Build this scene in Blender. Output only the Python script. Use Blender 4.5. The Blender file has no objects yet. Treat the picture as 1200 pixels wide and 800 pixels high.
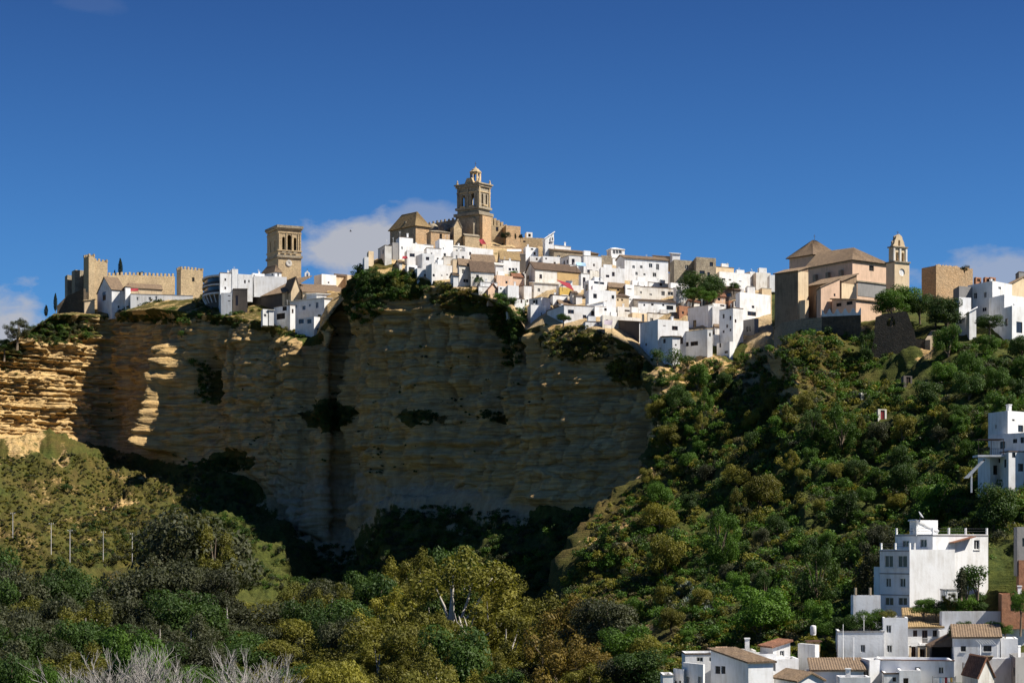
import bpy, bmesh, math, random
import numpy as np
from mathutils import Vector, Matrix, noise
from mathutils.bvhtree import BVHTree
from mathutils.geometry import tessellate_polygon

F, HOR = 2333.0, 640.0            # focal length in photo pixels, row of the horizon (photo is 1200 x 800)
SC = bpy.context.scene
COL = SC.collection
R = random.Random(7)
rad = math.radians
SUN_AZ, SUN_EL = 80.0, 50.0       # degrees to the right of the direction behind the viewer; height

def at(px, py, Y):
    return Vector(((px - 600) / F * Y, Y, (HOR - py) / F * Y))

def lerp(a, b, t): return a + (b - a) * t
def clamp(x, a=0.0, b=1.0): return max(a, min(b, x))
def sstep(a, b, x):
    t = clamp((x - a) / (b - a)); return t * t * (3 - 2 * t)
def interp(tab, x):
    if x <= tab[0][0]: return tab[0][1]
    for (a, b), (c, d) in zip(tab, tab[1:]):
        if x <= c: return b + (d - b) * (x - a) / (c - a)
    return tab[-1][1]

# ------------------------------------------------------------------ materials
def new_mat(name):
    m = bpy.data.materials.new(name); m.use_nodes = True
    nt = m.node_tree; nt.nodes.clear()
    out = nt.nodes.new('ShaderNodeOutputMaterial')
    b = nt.nodes.new('ShaderNodeBsdfPrincipled')
    nt.links.new(b.outputs[0], out.inputs[0])
    b.inputs['Roughness'].default_value = .9
    b.inputs['Specular IOR Level'].default_value = .15
    return m, nt, b, out

class N:
    """small node-tree helper"""
    def __init__(s, nt): s.nt = nt; s.L = nt.links.new
    def node(s, t, **kw):
        n = s.nt.nodes.new(t)
        for k, v in kw.items(): setattr(n, k, v)
        return n
    def inp(s, sock, v):
        if v is None: return
        if isinstance(v, bpy.types.NodeSocket): s.L(v, sock)
        else: sock.default_value = v
    def coord(s, kind='Object'): return s.node('ShaderNodeTexCoord').outputs[kind]
    def pos(s): return s.node('ShaderNodeNewGeometry').outputs['Position']
    def mapping(s, v, scale=(1, 1, 1), rot=(0, 0, 0), loc=(0, 0, 0)):
        n = s.node('ShaderNodeMapping'); s.L(v, n.inputs[0])
        n.inputs['Scale'].default_value = scale; n.inputs['Rotation'].default_value = rot; n.inputs['Location'].default_value = loc
        return n.outputs[0]
    def noise(s, v, scale, detail=4, rough=.6, dist=0):
        n = s.node('ShaderNodeTexNoise'); s.L(v, n.inputs['Vector'])
        n.inputs['Scale'].default_value = scale; n.inputs['Detail'].default_value = detail
        n.inputs['Roughness'].default_value = rough; n.inputs['Distortion'].default_value = dist
        return n.outputs[0]
    def ramp(s, v, *stops):
        n = s.node('ShaderNodeValToRGB'); s.L(v, n.inputs[0]); e = n.color_ramp.elements
        while len(e) < len(stops): e.new(.5)
        for el, (p, c) in zip(e, stops):
            el.position = p; el.color = (c, c, c, 1) if not hasattr(c, '__len__') else tuple(c[:3]) + (1,)
        return n.outputs[0]
    def mix(s, fac, a, b, mode='MIX'):
        n = s.node('ShaderNodeMix', data_type='RGBA', blend_type=mode)
        s.inp(n.inputs[0], fac)
        for i, v in ((6, a), (7, b)):
            s.inp(n.inputs[i], v if isinstance(v, bpy.types.NodeSocket) else tuple(v[:3]) + (1,))
        return n.outputs[2]
    def math(s, op, a, b=None, cl=False):
        n = s.node('ShaderNodeMath', operation=op, use_clamp=cl); s.inp(n.inputs[0], a); s.inp(n.inputs[1], b); return n.outputs[0]
    def attr(s, name): return s.node('ShaderNodeAttribute', attribute_name=name)
    def rnd(s): return s.node('ShaderNodeObjectInfo').outputs['Random']
    def bump(s, h, strength, dist, b):
        n = s.node('ShaderNodeBump'); s.L(h, n.inputs['Height'])
        n.inputs['Strength'].default_value = strength; n.inputs['Distance'].default_value = dist
        s.L(n.outputs[0], b.inputs['Normal'])

def plaster(name, c, dirt=(.42, .38, .32), amt=.55, var=.08):
    m, nt, b, o = new_mat(name); n = N(nt)
    p = n.pos()
    big = n.noise(p, .35, 4, .6)
    st = n.noise(n.mapping(p, (1.6, 1.6, .22)), 1.0, 5, .65)
    f = n.ramp(n.math('MULTIPLY', big, st), (.20, 0.0), (.42, 1.0))
    c2 = n.mix(n.math('MULTIPLY', f, amt), c, dirt)
    v = n.ramp(n.rnd(), (0, 1 - 2 * var), (1, 1.0))
    n.L(n.mix(1.0, c2, v, 'MULTIPLY'), b.inputs['Base Color'])
    n.bump(n.noise(p, 3.0, 5, .6), .35, .06, b)
    return m

def masonry(name, c1, c2, c3, course=.45, block=.9, bump=.25):
    """worn stone or brickwork: courses, blocks and blotches"""
    m, nt, b, o = new_mat(name); n = N(nt)
    p = n.coord('Object')
    sep = n.node('ShaderNodeSeparateXYZ'); n.L(p, sep.inputs[0])
    u = n.math('ADD', sep.outputs[0], n.math('MULTIPLY', sep.outputs[1], .83))
    cmb = n.node('ShaderNodeCombineXYZ'); n.L(u, cmb.inputs[0]); n.L(sep.outputs[2], cmb.inputs[1])
    br = n.node('ShaderNodeTexBrick'); n.L(cmb.outputs[0], br.inputs['Vector'])
    br.inputs['Scale'].default_value = 1.0; br.inputs['Brick Width'].default_value = block; br.inputs['Row Height'].default_value = course
    br.inputs['Mortar Size'].default_value = .04; br.inputs['Mortar Smooth'].default_value = .6
    br.inputs['Color1'].default_value = c1 + (1,); br.inputs['Color2'].default_value = c2 + (1,); br.inputs['Mortar'].default_value = tuple(x * .62 for x in c1) + (1,)
    blot = n.ramp(n.noise(n.pos(), .3, 6, .68), (.36, 0.0), (.64, 1.0))
    fine = n.ramp(n.noise(n.pos(), 1.8, 5, .7), (.3, .62), (.7, 1.18))
    c = n.mix(n.math('MULTIPLY', blot, .75), br.outputs[0], c3)
    c = n.mix(1.0, c, fine, 'MULTIPLY')
    n.L(c, b.inputs['Base Color'])
    n.bump(n.noise(n.pos(), 2.2, 6, .7), .8, bump, b)
    return m

def tiles(name, c1, c2, c3):
    m, nt, b, o = new_mat(name); n = N(nt)
    p = n.coord('Object')
    w = n.node('ShaderNodeTexWave', wave_type='BANDS', bands_direction='X', wave_profile='SIN')
    n.L(p, w.inputs[0]); w.inputs['Scale'].default_value = 1.05; w.inputs['Distortion'].default_value = .6; w.inputs['Detail'].default_value = 2
    big = n.ramp(n.noise(n.pos(), .55, 5, .7), (.36, 0.0), (.62, 1.0))
    fine = n.ramp(n.noise(n.pos(), 3.0, 5, .75), (.32, .45), (.7, 1.35))
    c = n.mix(big, c1, c2)
    c = n.mix(n.math('MULTIPLY', n.ramp(w.outputs[0], (.2, 0.0), (.9, 1.0)), .45), c, c3)
    n.L(n.mix(1.0, c, fine, 'MULTIPLY'), b.inputs['Base Color'])
    n.bump(n.noise(n.pos(), 5.0, 3, .6), .5, .08, b)
    return m

def plain(name, c, rough=.7, metal=0, spec=.3):
    m, nt, b, o = new_mat(name); n = N(nt)
    v = n.ramp(n.noise(n.pos(), 1.3, 5, .6), (.3, .8), (.7, 1.12))
    n.L(n.mix(1.0, c, v, 'MULTIPLY'), b.inputs['Base Color'])
    b.inputs['Roughness'].default_value = rough; b.inputs['Metallic'].default_value = metal
    b.inputs['Specular IOR Level'].default_value = spec
    return m

def leaf_mat(name, c, c2, trans=.25, clump=.28):
    m, nt, b, o = new_mat(name); n = N(nt)
    t = n.attr('tint').outputs['Fac']
    big = n.noise(n.coord('Object'), clump, 3, .6)
    f = n.math('ADD', n.math('MULTIPLY', n.ramp(big, (.34, 0.0), (.66, 1.0)), .6), n.math('MULTIPLY', t, .5), True)
    col = n.mix(f, c, c2)
    v = n.ramp(n.rnd(), (0, .72), (1, 1.22))
    col = n.mix(1.0, col, v, 'MULTIPLY')
    n.L(col, b.inputs['Base Color'])
    b.inputs['Roughness'].default_value = .6; b.inputs['Specular IOR Level'].default_value = .2
    tr = n.node('ShaderNodeBsdfTranslucent'); n.L(n.mix(1.0, col, (1.3, 1.35, .6), 'MULTIPLY'), tr.inputs[0])
    mx = n.node('ShaderNodeMixShader'); mx.inputs[0].default_value = trans
    n.L(b.outputs[0], mx.inputs[1]); n.L(tr.outputs[0], mx.inputs[2]); n.L(mx.outputs[0], o.inputs[0])
    return m

M = {}
M['white'] = plaster('whitewash', (.79, .79, .785))
M['white2'] = plaster('old_whitewash', (.74, .71, .65), (.40, .34, .26), .8)
M['cream'] = plaster('cream_plaster', (.70, .55, .36), (.40, .28, .17), .6)
M['ochre'] = plaster('ochre_plaster', (.52, .36, .17), (.36, .24, .12), .5)
M['pink'] = plaster('pink_plaster', (.72, .50, .35), (.40, .28, .2), .6)
M['cream_shade'] = plaster('cream_plaster_shade', (.36, .25, .16), (.12, .09, .06), .7)  # cream plaster with its shade mixed into the colour
M['grey'] = plaster('grey_and_shade_render', (.30, .29, .28), (.16, .15, .14), .6)  # grey coats; also stands in for shade on some house walls
M['darkwall'] = plaster('dark_and_shade_render', (.13, .11, .095), (.06, .055, .05), .6)  # dark walls; also stands in for shade on paler walls
M['stone'] = masonry('sandstone_blocks', (.62, .47, .28), (.52, .39, .22), (.40, .30, .19))
M['stone_d'] = masonry('weathered_sandstone', (.46, .39, .28), (.35, .29, .21), (.20, .17, .13))
M['stone_o'] = masonry('orange_sandstone', (.64, .42, .23), (.54, .34, .18), (.44, .32, .2))
M['rubble'] = masonry('rubble_masonry', (.44, .35, .24), (.33, .26, .18), (.24, .19, .13), .3, .5, .35)
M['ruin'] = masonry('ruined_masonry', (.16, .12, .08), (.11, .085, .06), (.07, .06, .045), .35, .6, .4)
M['brick'] = masonry('red_brick', (.42, .20, .11), (.34, .15, .08), (.3, .16, .1), .12, .3, .08)
M['tile'] = tiles('weathered_clay_tile', (.27, .19, .12), (.20, .145, .10), (.13, .09, .06))
M['tile_r'] = tiles('red_clay_tile', (.30, .14, .08), (.22, .11, .07), (.12, .06, .04))
M['tile_y'] = tiles('lichen_covered_tile', (.36, .25, .12), (.27, .19, .10), (.17, .12, .07))
M['tile_d'] = tiles('dark_clay_tile', (.17, .115, .08), (.12, .085, .06), (.07, .05, .04))
M['glass'] = plain('window_glass', (.02, .022, .028), .15, 0, .5)
M['void'] = plain('dark_opening', (.012, .011, .010), .9)
M['frame_w'] = plain('white_frame', (.6, .6, .58), .5)
M['frame_b'] = plain('brown_frame', (.10, .05, .03), .5)
M['iron'] = plain('dark_iron', (.03, .03, .032), .5)
M['metal'] = plain('galvanised_metal', (.45, .46, .47), .45, .4)
M['red'] = plain('red_awning_cloth', (.24, .02, .03), .8)
M['yellow'] = plain('yellow_plaster', (.50, .33, .08), .8)
M['blue'] = plain('blue_cloth', (.28, .42, .55), .8)
M['darkwood'] = plain('dark_wood', (.05, .035, .025), .8)
M['concrete'] = plain('concrete', (.36, .35, .32), .9)
M['awning'] = plain('grey_awning_cloth', (.28, .24, .27), .8)
M['bark'] = plain('brown_bark', (.12, .09, .06), .9)
M['pale_bark'] = plain('pale_eucalyptus_bark', (.42, .38, .33), .8)
M['dead'] = plain('dead_grey_wood', (.36, .33, .30), .9)
M['l_olive'] = leaf_mat('olive_leaves', (.085, .088, .013), (.165, .150, .024))
M['l_dark'] = leaf_mat('dark_leaves', (.022, .050, .010), (.055, .095, .016))
M['l_green'] = leaf_mat('fresh_green_leaves', (.038, .086, .009), (.080, .150, .015))
M['l_grey'] = leaf_mat('grey_green_leaves', (.036, .042, .020), (.066, .070, .034))
M['l_yell'] = leaf_mat('yellow_green_leaves', (.135, .130, .016), (.22, .195, .028))
M['l_rust'] = leaf_mat('rusty_leaves', (.115, .082, .016), (.185, .130, .026))
M['l_cyp'] = leaf_mat('cypress_leaves', (.010, .022, .010), (.022, .036, .014))
M['l_agave'] = leaf_mat('agave_leaves', (.14, .17, .15), (.24, .27, .23), .1)
M['l_dry'] = leaf_mat('dry_scrub', (.10, .085, .035), (.17, .14, .06))

# ------------------------------------------------------------------ objects
def tag(o, label=None, cat=None, group=None, kind=None):
    if label:
        o['label'] = label
    if cat: o['category'] = cat
    if group: o['group'] = group
    if kind: o['kind'] = kind
    return o

def empty(name, loc, rz=0):
    o = bpy.data.objects.new(name, None); COL.objects.link(o)
    o.location = loc; o.rotation_euler = (0, 0, rz); o.empty_display_size = 1
    return o

class MB:
    """collects geometry in one bmesh"""
    def __init__(s): s.bm = bmesh.new(); s.mi = 0
    def f(s, pts):
        try:
            fc = s.bm.faces.new([s.bm.verts.new(p) for p in pts]); fc.material_index = s.mi; return fc
        except ValueError: pass
    def hexa(s, p):            # p: 4 bottom corners, 4 top corners (same winding)
        v = [s.bm.verts.new(q) for q in p]
        for q in ((0, 3, 2, 1), (4, 5, 6, 7), (0, 1, 5, 4), (1, 2, 6, 5), (2, 3, 7, 6), (3, 0, 4, 7)):
            fc = s.bm.faces.new([v[i] for i in q]); fc.material_index = s.mi
    def box(s, a, b):
        (x0, y0, z0), (x1, y1, z1) = a, b
        s.hexa([Vector(q) for q in ((x0, y0, z0), (x1, y0, z0), (x1, y1, z0), (x0, y1, z0), (x0, y0, z1), (x1, y0, z1), (x1, y1, z1), (x0, y1, z1))])
    def tube(s, pts, rs, n=8, cap=True):
        pts = [Vector(p) for p in pts]; rings = []
        if not hasattr(rs, '__len__'): rs = [rs] * len(pts)
        for i, p in enumerate(pts):
            d = (pts[min(i + 1, len(pts) - 1)] - pts[max(i - 1, 0)])
            if d.length < 1e-6: d = Vector((0, 0, 1))
            q = d.to_track_quat('Z', 'Y')
            rings.append([s.bm.verts.new(p + q @ Vector((math.cos(k * 2 * math.pi / n) * rs[i], math.sin(k * 2 * math.pi / n) * rs[i], 0))) for k in range(n)])
        for a, b in zip(rings, rings[1:]):
            for k in range(n):
                fc = s.bm.faces.new((a[k], a[(k + 1) % n], b[(k + 1) % n], b[k])); fc.material_index = s.mi; fc.smooth = True
        if cap:
            for r_ in (rings[0], rings[-1]):
                try: fc = s.bm.faces.new(r_); fc.material_index = s.mi
                except ValueError: pass
    def lathe(s, prof, n=16, c=(0, 0), smooth=True, ang=0):
        rings = []
        for r_, z in prof:
            rings.append([s.bm.verts.new((c[0] + r_ * math.cos(ang + k * 2 * math.pi / n), c[1] + r_ * math.sin(ang + k * 2 * math.pi / n), z)) for k in range(n)])
        for a, b in zip(rings, rings[1:]):
            for k in range(n):
                fc = s.bm.faces.new((a[k], a[(k + 1) % n], b[(k + 1) % n], b[k])); fc.material_index = s.mi; fc.smooth = smooth
        for r_ in (rings[0], rings[-1]):
            fc = s.bm.faces.new(r_); fc.material_index = s.mi
    def panel(s, outline, holes, mapf, inward, t):
        """flat face with holes; the holes get reveals t deep towards `inward`"""
        loops = [[Vector((a, b, 0)) for a, b in outline]] + [[Vector((a, b, 0)) for a, b in h] for h in holes]
        flat = [p for l in loops for p in l]
        vs = [s.bm.verts.new(mapf(p.x, p.y)) for p in flat]
        for tri in tessellate_polygon(loops):
            try: fc = s.bm.faces.new([vs[i] for i in tri]); fc.material_index = s.mi
            except ValueError: pass
        for h in holes:
            for (a, b), (c, d) in zip(h, h[1:] + h[:1]):
                s.f([mapf(a, b), mapf(c, d), mapf(c, d) + inward * t, mapf(a, b) + inward * t])
    def build(s, name, mats, parent=None, loc=None):
        me = bpy.data.meshes.new(name); s.bm.to_mesh(me); s.bm.free()
        for m in (mats if isinstance(mats, (list, tuple)) else [mats]): me.materials.append(M[m] if isinstance(m, str) else m)
        o = bpy.data.objects.new(name, me); COL.objects.link(o)
        if parent is not None: o.parent = parent
        if loc is not None: o.location = loc
        return o

def rect(x0, z0, x1, z1): return [(x0, z0), (x1, z0), (x1, z1), (x0, z1)]
def arch(xc, z0, wid, hgt, n=7):
    r_ = wid / 2; zs = z0 + hgt - r_
    return [(xc - r_, z0), (xc + r_, z0)] + [(xc + r_ * math.cos(math.pi * k / n), zs + r_ * math.sin(math.pi * k / n)) for k in range(n + 1)]
def circ(xc, zc, r_, n=14): return [(xc + r_ * math.cos(2 * math.pi * k / n), zc + r_ * math.sin(2 * math.pi * k / n)) for k in range(n)]
# ------------------------------------------------------------------ terrain
def nz(x, y, z): return noise.noise(Vector((x, y, z)))
def fbm(x, y, z, o=4): return noise.fractal(Vector((x, y, z)), .9, 2.1, o)

# cliff massif: columns (px, top py, top Y, base py, base Y)
CLIFF = [(-260, 560, 640, 640, 620), (-140, 470, 690, 560, 672), (-60, 432, 722, 525, 708), (0, 409, 745, 515, 728), (30, 392, 755, 515, 738), (62, 370, 766, 515, 748), (108, 369, 784, 516, 764), (128, 368, 790, 520, 772),
         (180, 362, 764, 532, 745), (240, 368, 742, 545, 722), (300, 376, 724, 562, 702), (340, 390, 713, 600, 688), (368, 394, 707, 632, 676), (382, 374, 692, 636, 664),
         (400, 352, 698, 634, 668), (413, 336, 694, 630, 664), (419, 327, 676, 628, 644), (436, 306, 671, 612, 640), (450, 302, 664, 596, 636), (480, 322, 655, 584, 626), (520, 334, 642, 582, 612),
         (560, 346, 629, 586, 598), (600, 362, 617, 592, 586), (616, 386, 611, 594, 580), (640, 379, 602, 597, 572), (700, 386, 583, 595, 555), (740, 406, 571, 580, 543), (765, 428, 562, 566, 538), (800, 436, 562, 566, 545), (850, 440, 580, 560, 570)]
FOOT = [(-260, 760, 470), (0, 672, 575), (130, 668, 590), (240, 680, 580), (370, 722, 560), (500, 735, 530), (650, 745, 495), (765, 720, 480), (850, 720, 520)]
CREST = [(-260, 560), (0, 407), (30, 391), (62, 368), (100, 364), (135, 356), (240, 350), (330, 345), (400, 340), (436, 305), (450, 300), (500, 288), (560, 283), (620, 287), (690, 305), (765, 325), (850, 330)]

def cliff_ctrl(px):
    top = interp([(c[0], c[1]) for c in CLIFF], px); tY = interp([(c[0], c[2]) for c in CLIFF], px)
    bs = interp([(c[0], c[3]) for c in CLIFF], px); bY = interp([(c[0], c[4]) for c in CLIFF], px)
    fp = interp([(c[0], c[1]) for c in FOOT], px); fY = interp([(c[0], c[2]) for c in FOOT], px)
    cp = min(interp(CREST, px), top)
    cY = tY + (top - cp) * 1.1 + 12
    foot = at(px, fp, fY)
    X = foot.x
    b = at(px, bs, bY); t = at(px, top, tY); c = at(px, cp, cY)
    v2 = Vector((X * .9, fY - 60, -27)); v1 = Vector((X * .62, 290, -36)); v0 = Vector((X * .35, 90, -24)); vv = Vector((X * .3, 25, -6)); vz = Vector((X * .3, -60, -1.8))
    mid = (foot + b) / 2 + Vector((0, 0, -4))
    back1 = c + Vector((0, 70, -6)); back2 = c + Vector((0, 260, -75)); back3 = c + Vector((0, 700, -150))
    if b.z > t.z: b.z = t.z - 1
    return [vz, vv, v0, v1, v2, foot, mid, b, t, c, back1, back2, back3]

CSEG = [3, 6, 10, 12, 10, 26, 34, 190, 16, 6, 6, 5]
def bump_cliff(px, py, P, wc, wt):
    """metres to push outwards (towards the valley)"""
    x, y, z = P
    s = (x - y) * .7
    d = 0
    if wc > 0:
        a = fbm(x / 30, y / 30, z / 80) * 6.0 + fbm(x / 9, y / 9, z / 22) * 2.0
        st = nz(s / 60, 3.1, z / 3.4 + nz(s / 25, 0, z / 30) * .8)
        st2 = nz(s / 22, 7.7, z / 1.3)
        lay = (abs(st) * 2 - .4) * 1.5 + st2 * .8 * (0.5 + nz(s / 40, z / 12, 5))
        fine = fbm(x / 2.2, y / 2.2, z / 1.4) * .42
        a += nz(s / 12, 2.2, z / 150) * 3.6 + nz(s / 5.5, 8.1, z / 70) * 1.2
        a += 5 * math.exp(-((px - 462) / 62) ** 2) * sstep(600, 480, py) - 8 * math.exp(-((px - 398) / 13) ** 2) + 4 * math.exp(-((px - 345) / 24) ** 2) + 4 * math.exp(-((px - 640) / 60) ** 2) - 6 * math.exp(-((px - 574) / 14) ** 2) * sstep(560, 480, py)
        vd, vp = noise.voronoi(Vector((s / 7 + nz(x / 4, y / 4, z / 4) * .35, z / 3.2, 1.7)))
        jt = vd[1] - vd[0]; fine -= max(0, .16 - jt) * 5.5; fine += (noise.cell(vp[0] * 9.7) - .5) * .9
        ck = 1 - abs(nz(s / 9, z / 90, 11.3)) * 2
        crack = -max(0, ck - .90) * 20
        d = a + lay + fine + crack
        # buttress whose right flank catches the sun
        cx = 198 + (py - 450) * -.12 + nz(py / 14, 3, 0) * 4
        wdt = interp([(395, 7), (415, 16), (445, 11), (462, 5), (475, 6), (500, 10), (535, 7)], py)
        q_ = px - cx
        k = (clamp(1 + (q_ - 2) / 30) if q_ < 2 else clamp(1 - (q_ - 2) / (wdt * 1.1))) if 396 < py < 536 else 0
        k *= sstep(396, 408, py) * (1 - sstep(526, 536, py))
        d += 11.0 * k
        # deep hollow
        k = math.exp(-((px - 239) / 9) ** 2 - ((py - 442) / 30) ** 2); d -= 9 * k
        for (hx, hy, sx, sy, am) in ((418, 350, 5, 60, 7), (371, 430, 2.0, 60, 7), (576, 440, 3, 55, 9), (415, 440, 2.2, 130, 8), (520, 420, 2.5, 60, 3), (460, 440, 3, 70, 3), (660, 500, 2.5, 50, 3), (272, 430, 2.5, 50, 4), (745, 520, 9, 40, 4), (300, 480, 3, 30, 2), (610, 400, 7, 30, 7), (410, 600, 5, 25, 5)):
            d -= am * math.exp(-((px - hx) / sx) ** 2 - ((py - hy) / sy) ** 2)
        # ledges that stick out (pale marl apron below)
        d += 5 * math.exp(-((py - 640) / 60) ** 2) * (1 if 290 < px < 430 else 0) * sstep(540, 600, py)
        # lit corner at far side: rough, blocky
        if px < 135:
            v2, p2 = noise.voronoi(Vector((s / 4.2 + nz(x / 3, y / 3, z / 3) * .5, z / 2.0 + nz(s / 9, 1, 1) * .8, 4.4)))
            w2 = sstep(135, 118, px)
            d += w2 * ((-lay) * .95 - st2 * .5 + fbm(x / 7, y / 7, z / 5) * 1.7 + (noise.cell(p2[0] * 7.3) - .5) * 1.1 - max(0, .14 - (v2[1] - v2[0])) * 7 + fbm(x / 1.6, y / 1.6, z / 1.0) * .5) + fbm(x / 5, y / 5, z / 3) * 1.6 + nz(s / 3.3, z / .9, 2) * 1.3 - max(0, nz(s / 7, z / .8, 4) - .28) * 7
        d *= wc
    if wt > 0:
        d += wt * (fbm(x / 40, y / 40, z / 40) * 6 + fbm(x / 8, y / 8, z / 8) * 1.9 + fbm(x / 2.5, y / 2.5, z / 2.5) * .8)
    return d

def make_sheet(name, pxs, ctrl, segs, bumpf, weights, attrs):
    rows = [ctrl(p) for p in pxs]
    nv = sum(segs) + 1
    tab = []
    for k, s_ in enumerate(segs):
        for i in range(s_): tab.append((k, i / s_))
    tab.append((len(segs) - 1, 1.0))
    verts = []; A = []
    for ci, px in enumerate(pxs):
        c = rows[ci]; cl = rows[max(ci - 3, 0)]; cr = rows[min(ci + 3, len(rows) - 1)]
        for (k, t) in tab:
            P = c[k].lerp(c[k + 1], t)
            T = cr[k].lerp(cr[k + 1], t) - cl[k].lerp(cl[k + 1], t)
            up = (c[k + 1] - c[k])
            n_ = T.cross(up)
            if n_.length < 1e-6: n_ = Vector((0, 0, 1))
            n_.normalize()
            q = Vector(P)
            sx = 600 + q.x / max(q.y, 1) * F; sy = HOR - q.z / max(q.y, 1) * F
            wc, wt = weights(k, t)
            if wc > 0: dirn = Vector((n_.x, n_.y, 0)).normalized() if (n_.x or n_.y) else n_
            else: dirn = Vector((n_.x * .4, n_.y * .4, max(n_.z, .3))).normalized()
            q = q + dirn * bumpf(sx, sy, P, wc, wt)
            verts.append(q)
            A.append(attrs(sx, sy, P, k, t))
    faces = []
    for i in range(len(pxs) - 1):
        for j in range(nv - 1):
            a = i * nv + j
            faces.append((a, a + nv, a + nv + 1, a + 1))
    me = bpy.data.meshes.new(name); me.from_pydata(verts, [], faces); me.update()
    for p in me.polygons: p.use_smooth = True
    for idx, an in enumerate(('veg', 'dry', 'marl')):
        at_ = me.attributes.new(an, 'FLOAT', 'POINT')
        at_.data.foreach_set('value', np.array([a[idx] for a in A], dtype=np.float32))
    o = bpy.data.objects.new(name, me); COL.objects.link(o); o['kind'] = 'structure'
    return o, BVHTree.FromPolygons(verts, faces)

def ell(px, py, L):
    m = 0
    for (cx, cy, rx, ry, am) in L:
        dd = ((px - cx) / rx) ** 2 + ((py - cy) / ry) ** 2
        if dd < 4: m = max(m, am * math.exp(-dd * .9))
    return m

VEG_SPOTS = [(60, 385, 55, 16, 1), (20, 410, 20, 12, .8), (240, 450, 10, 30, .8), (390, 485, 26, 20, 1), (270, 540, 40, 14, .9), (230, 640, 40, 50, 1), (420, 330, 25, 25, 1), (470, 335, 40, 18, .9), (550, 355, 40, 16, 1), (590, 375, 25, 22, .9), (580, 400, 14, 22, .7), (575, 490, 16, 8, .9), (495, 490, 20, 12, .8), (680, 405, 40, 18, .7), (730, 435, 25, 18, .8), (640, 400, 20, 18, .6), (350, 385, 20, 10, .9), (310, 378, 22, 8, .8), (160, 372, 30, 8, .7), (430, 560, 4, 40, .3), (280, 375, 40, 7, .8)]
def attrs_cliff(px, py, P, k, t):
    n1 = fbm(P.x / 14, P.y / 14, P.z / 10)
    n2 = fbm(P.x / 5 + 9, P.y / 5, P.z / 5)
    dry = clamp(.5 + n1 * .8)
    marl = 0
    if k < 7:   # valley and talus
        if px < 245 and py < 700:                       # sunlit talus: dry grass, bare clay patches
            bare = sstep(.18, .5, n1 + .5 * n2) * .7
            bare = max(bare, sstep(.35, .8, ell(px, py, [(25, 525, 40, 18, .9), (135, 580, 45, 12, 1), (70, 545, 18, 16, .8), (95, 640, 30, 8, .6)]) + n2 * .3))
            return (1 - bare * .6, clamp(.58 + n1 * .6 - .3 * sstep(150, 250, px)), 0)
        v = .95
        if 270 < px < 620 and k == 6:
            v = 1 - sstep(.62, .95, t + n2 * .22) * .9 * sstep(292, 335, px + n1 * 22 + n2 * 8); marl = 1 - v
        if px < 300: v = .9
        return (v, dry * .35, marl)
    if k >= 8: return ((.62 + .3 * n2 if px < 330 else .25 + .3 * n2), dry * .5 + .45, .7 if px > 460 else 0)
    v = ell(px, py, VEG_SPOTS)
    v = sstep(.3, .6, v + n2 * .35)
    v = max(v, sstep(.30, .5, n1 * .6 + n2 * .5) * .35)
    if k == 7 and t > .93: v = max(v, sstep(-.2, .2, n2 + (t - .96) * 8) )
    line = interp([(280, 640), (330, 560), (350, 545), (415, 545), (430, 552), (520, 560), (620, 590), (700, 600)], px)
    if 270 < px < 700: marl = sstep(-6, 12, py - line + n2 * 8) * sstep(285, 322, px + n1 * 22 + (py - 560) * .25)
    return (v, dry, marl)

pxs = []
x = -260.0
while x < 850:
    pxs.append(x); x += 14 if x < -60 else (3 if x < -5 else (1.3 if x < 135 else (1.6 if x < 775 else 5)))
def wcliff(k, t):
    if k == 7: return (min(sstep(0, .06, t), 1 - .8 * sstep(.94, 1, t)) , .35 * (1 - sstep(0, .1, t)))
    if k in (5, 6): return (0, 1.25 * (1 - .65 * sstep(.9, 1, t) * (k == 6)))
    if k in (3, 4): return (0, .6)
    if k >= 9: return (0, .3)
    if k == 8: return (0, .12)
    return (0, .15)
cliff, BV_C = make_sheet('cliff', pxs, cliff_ctrl, CSEG, bump_cliff, wcliff, attrs_cliff)

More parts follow.
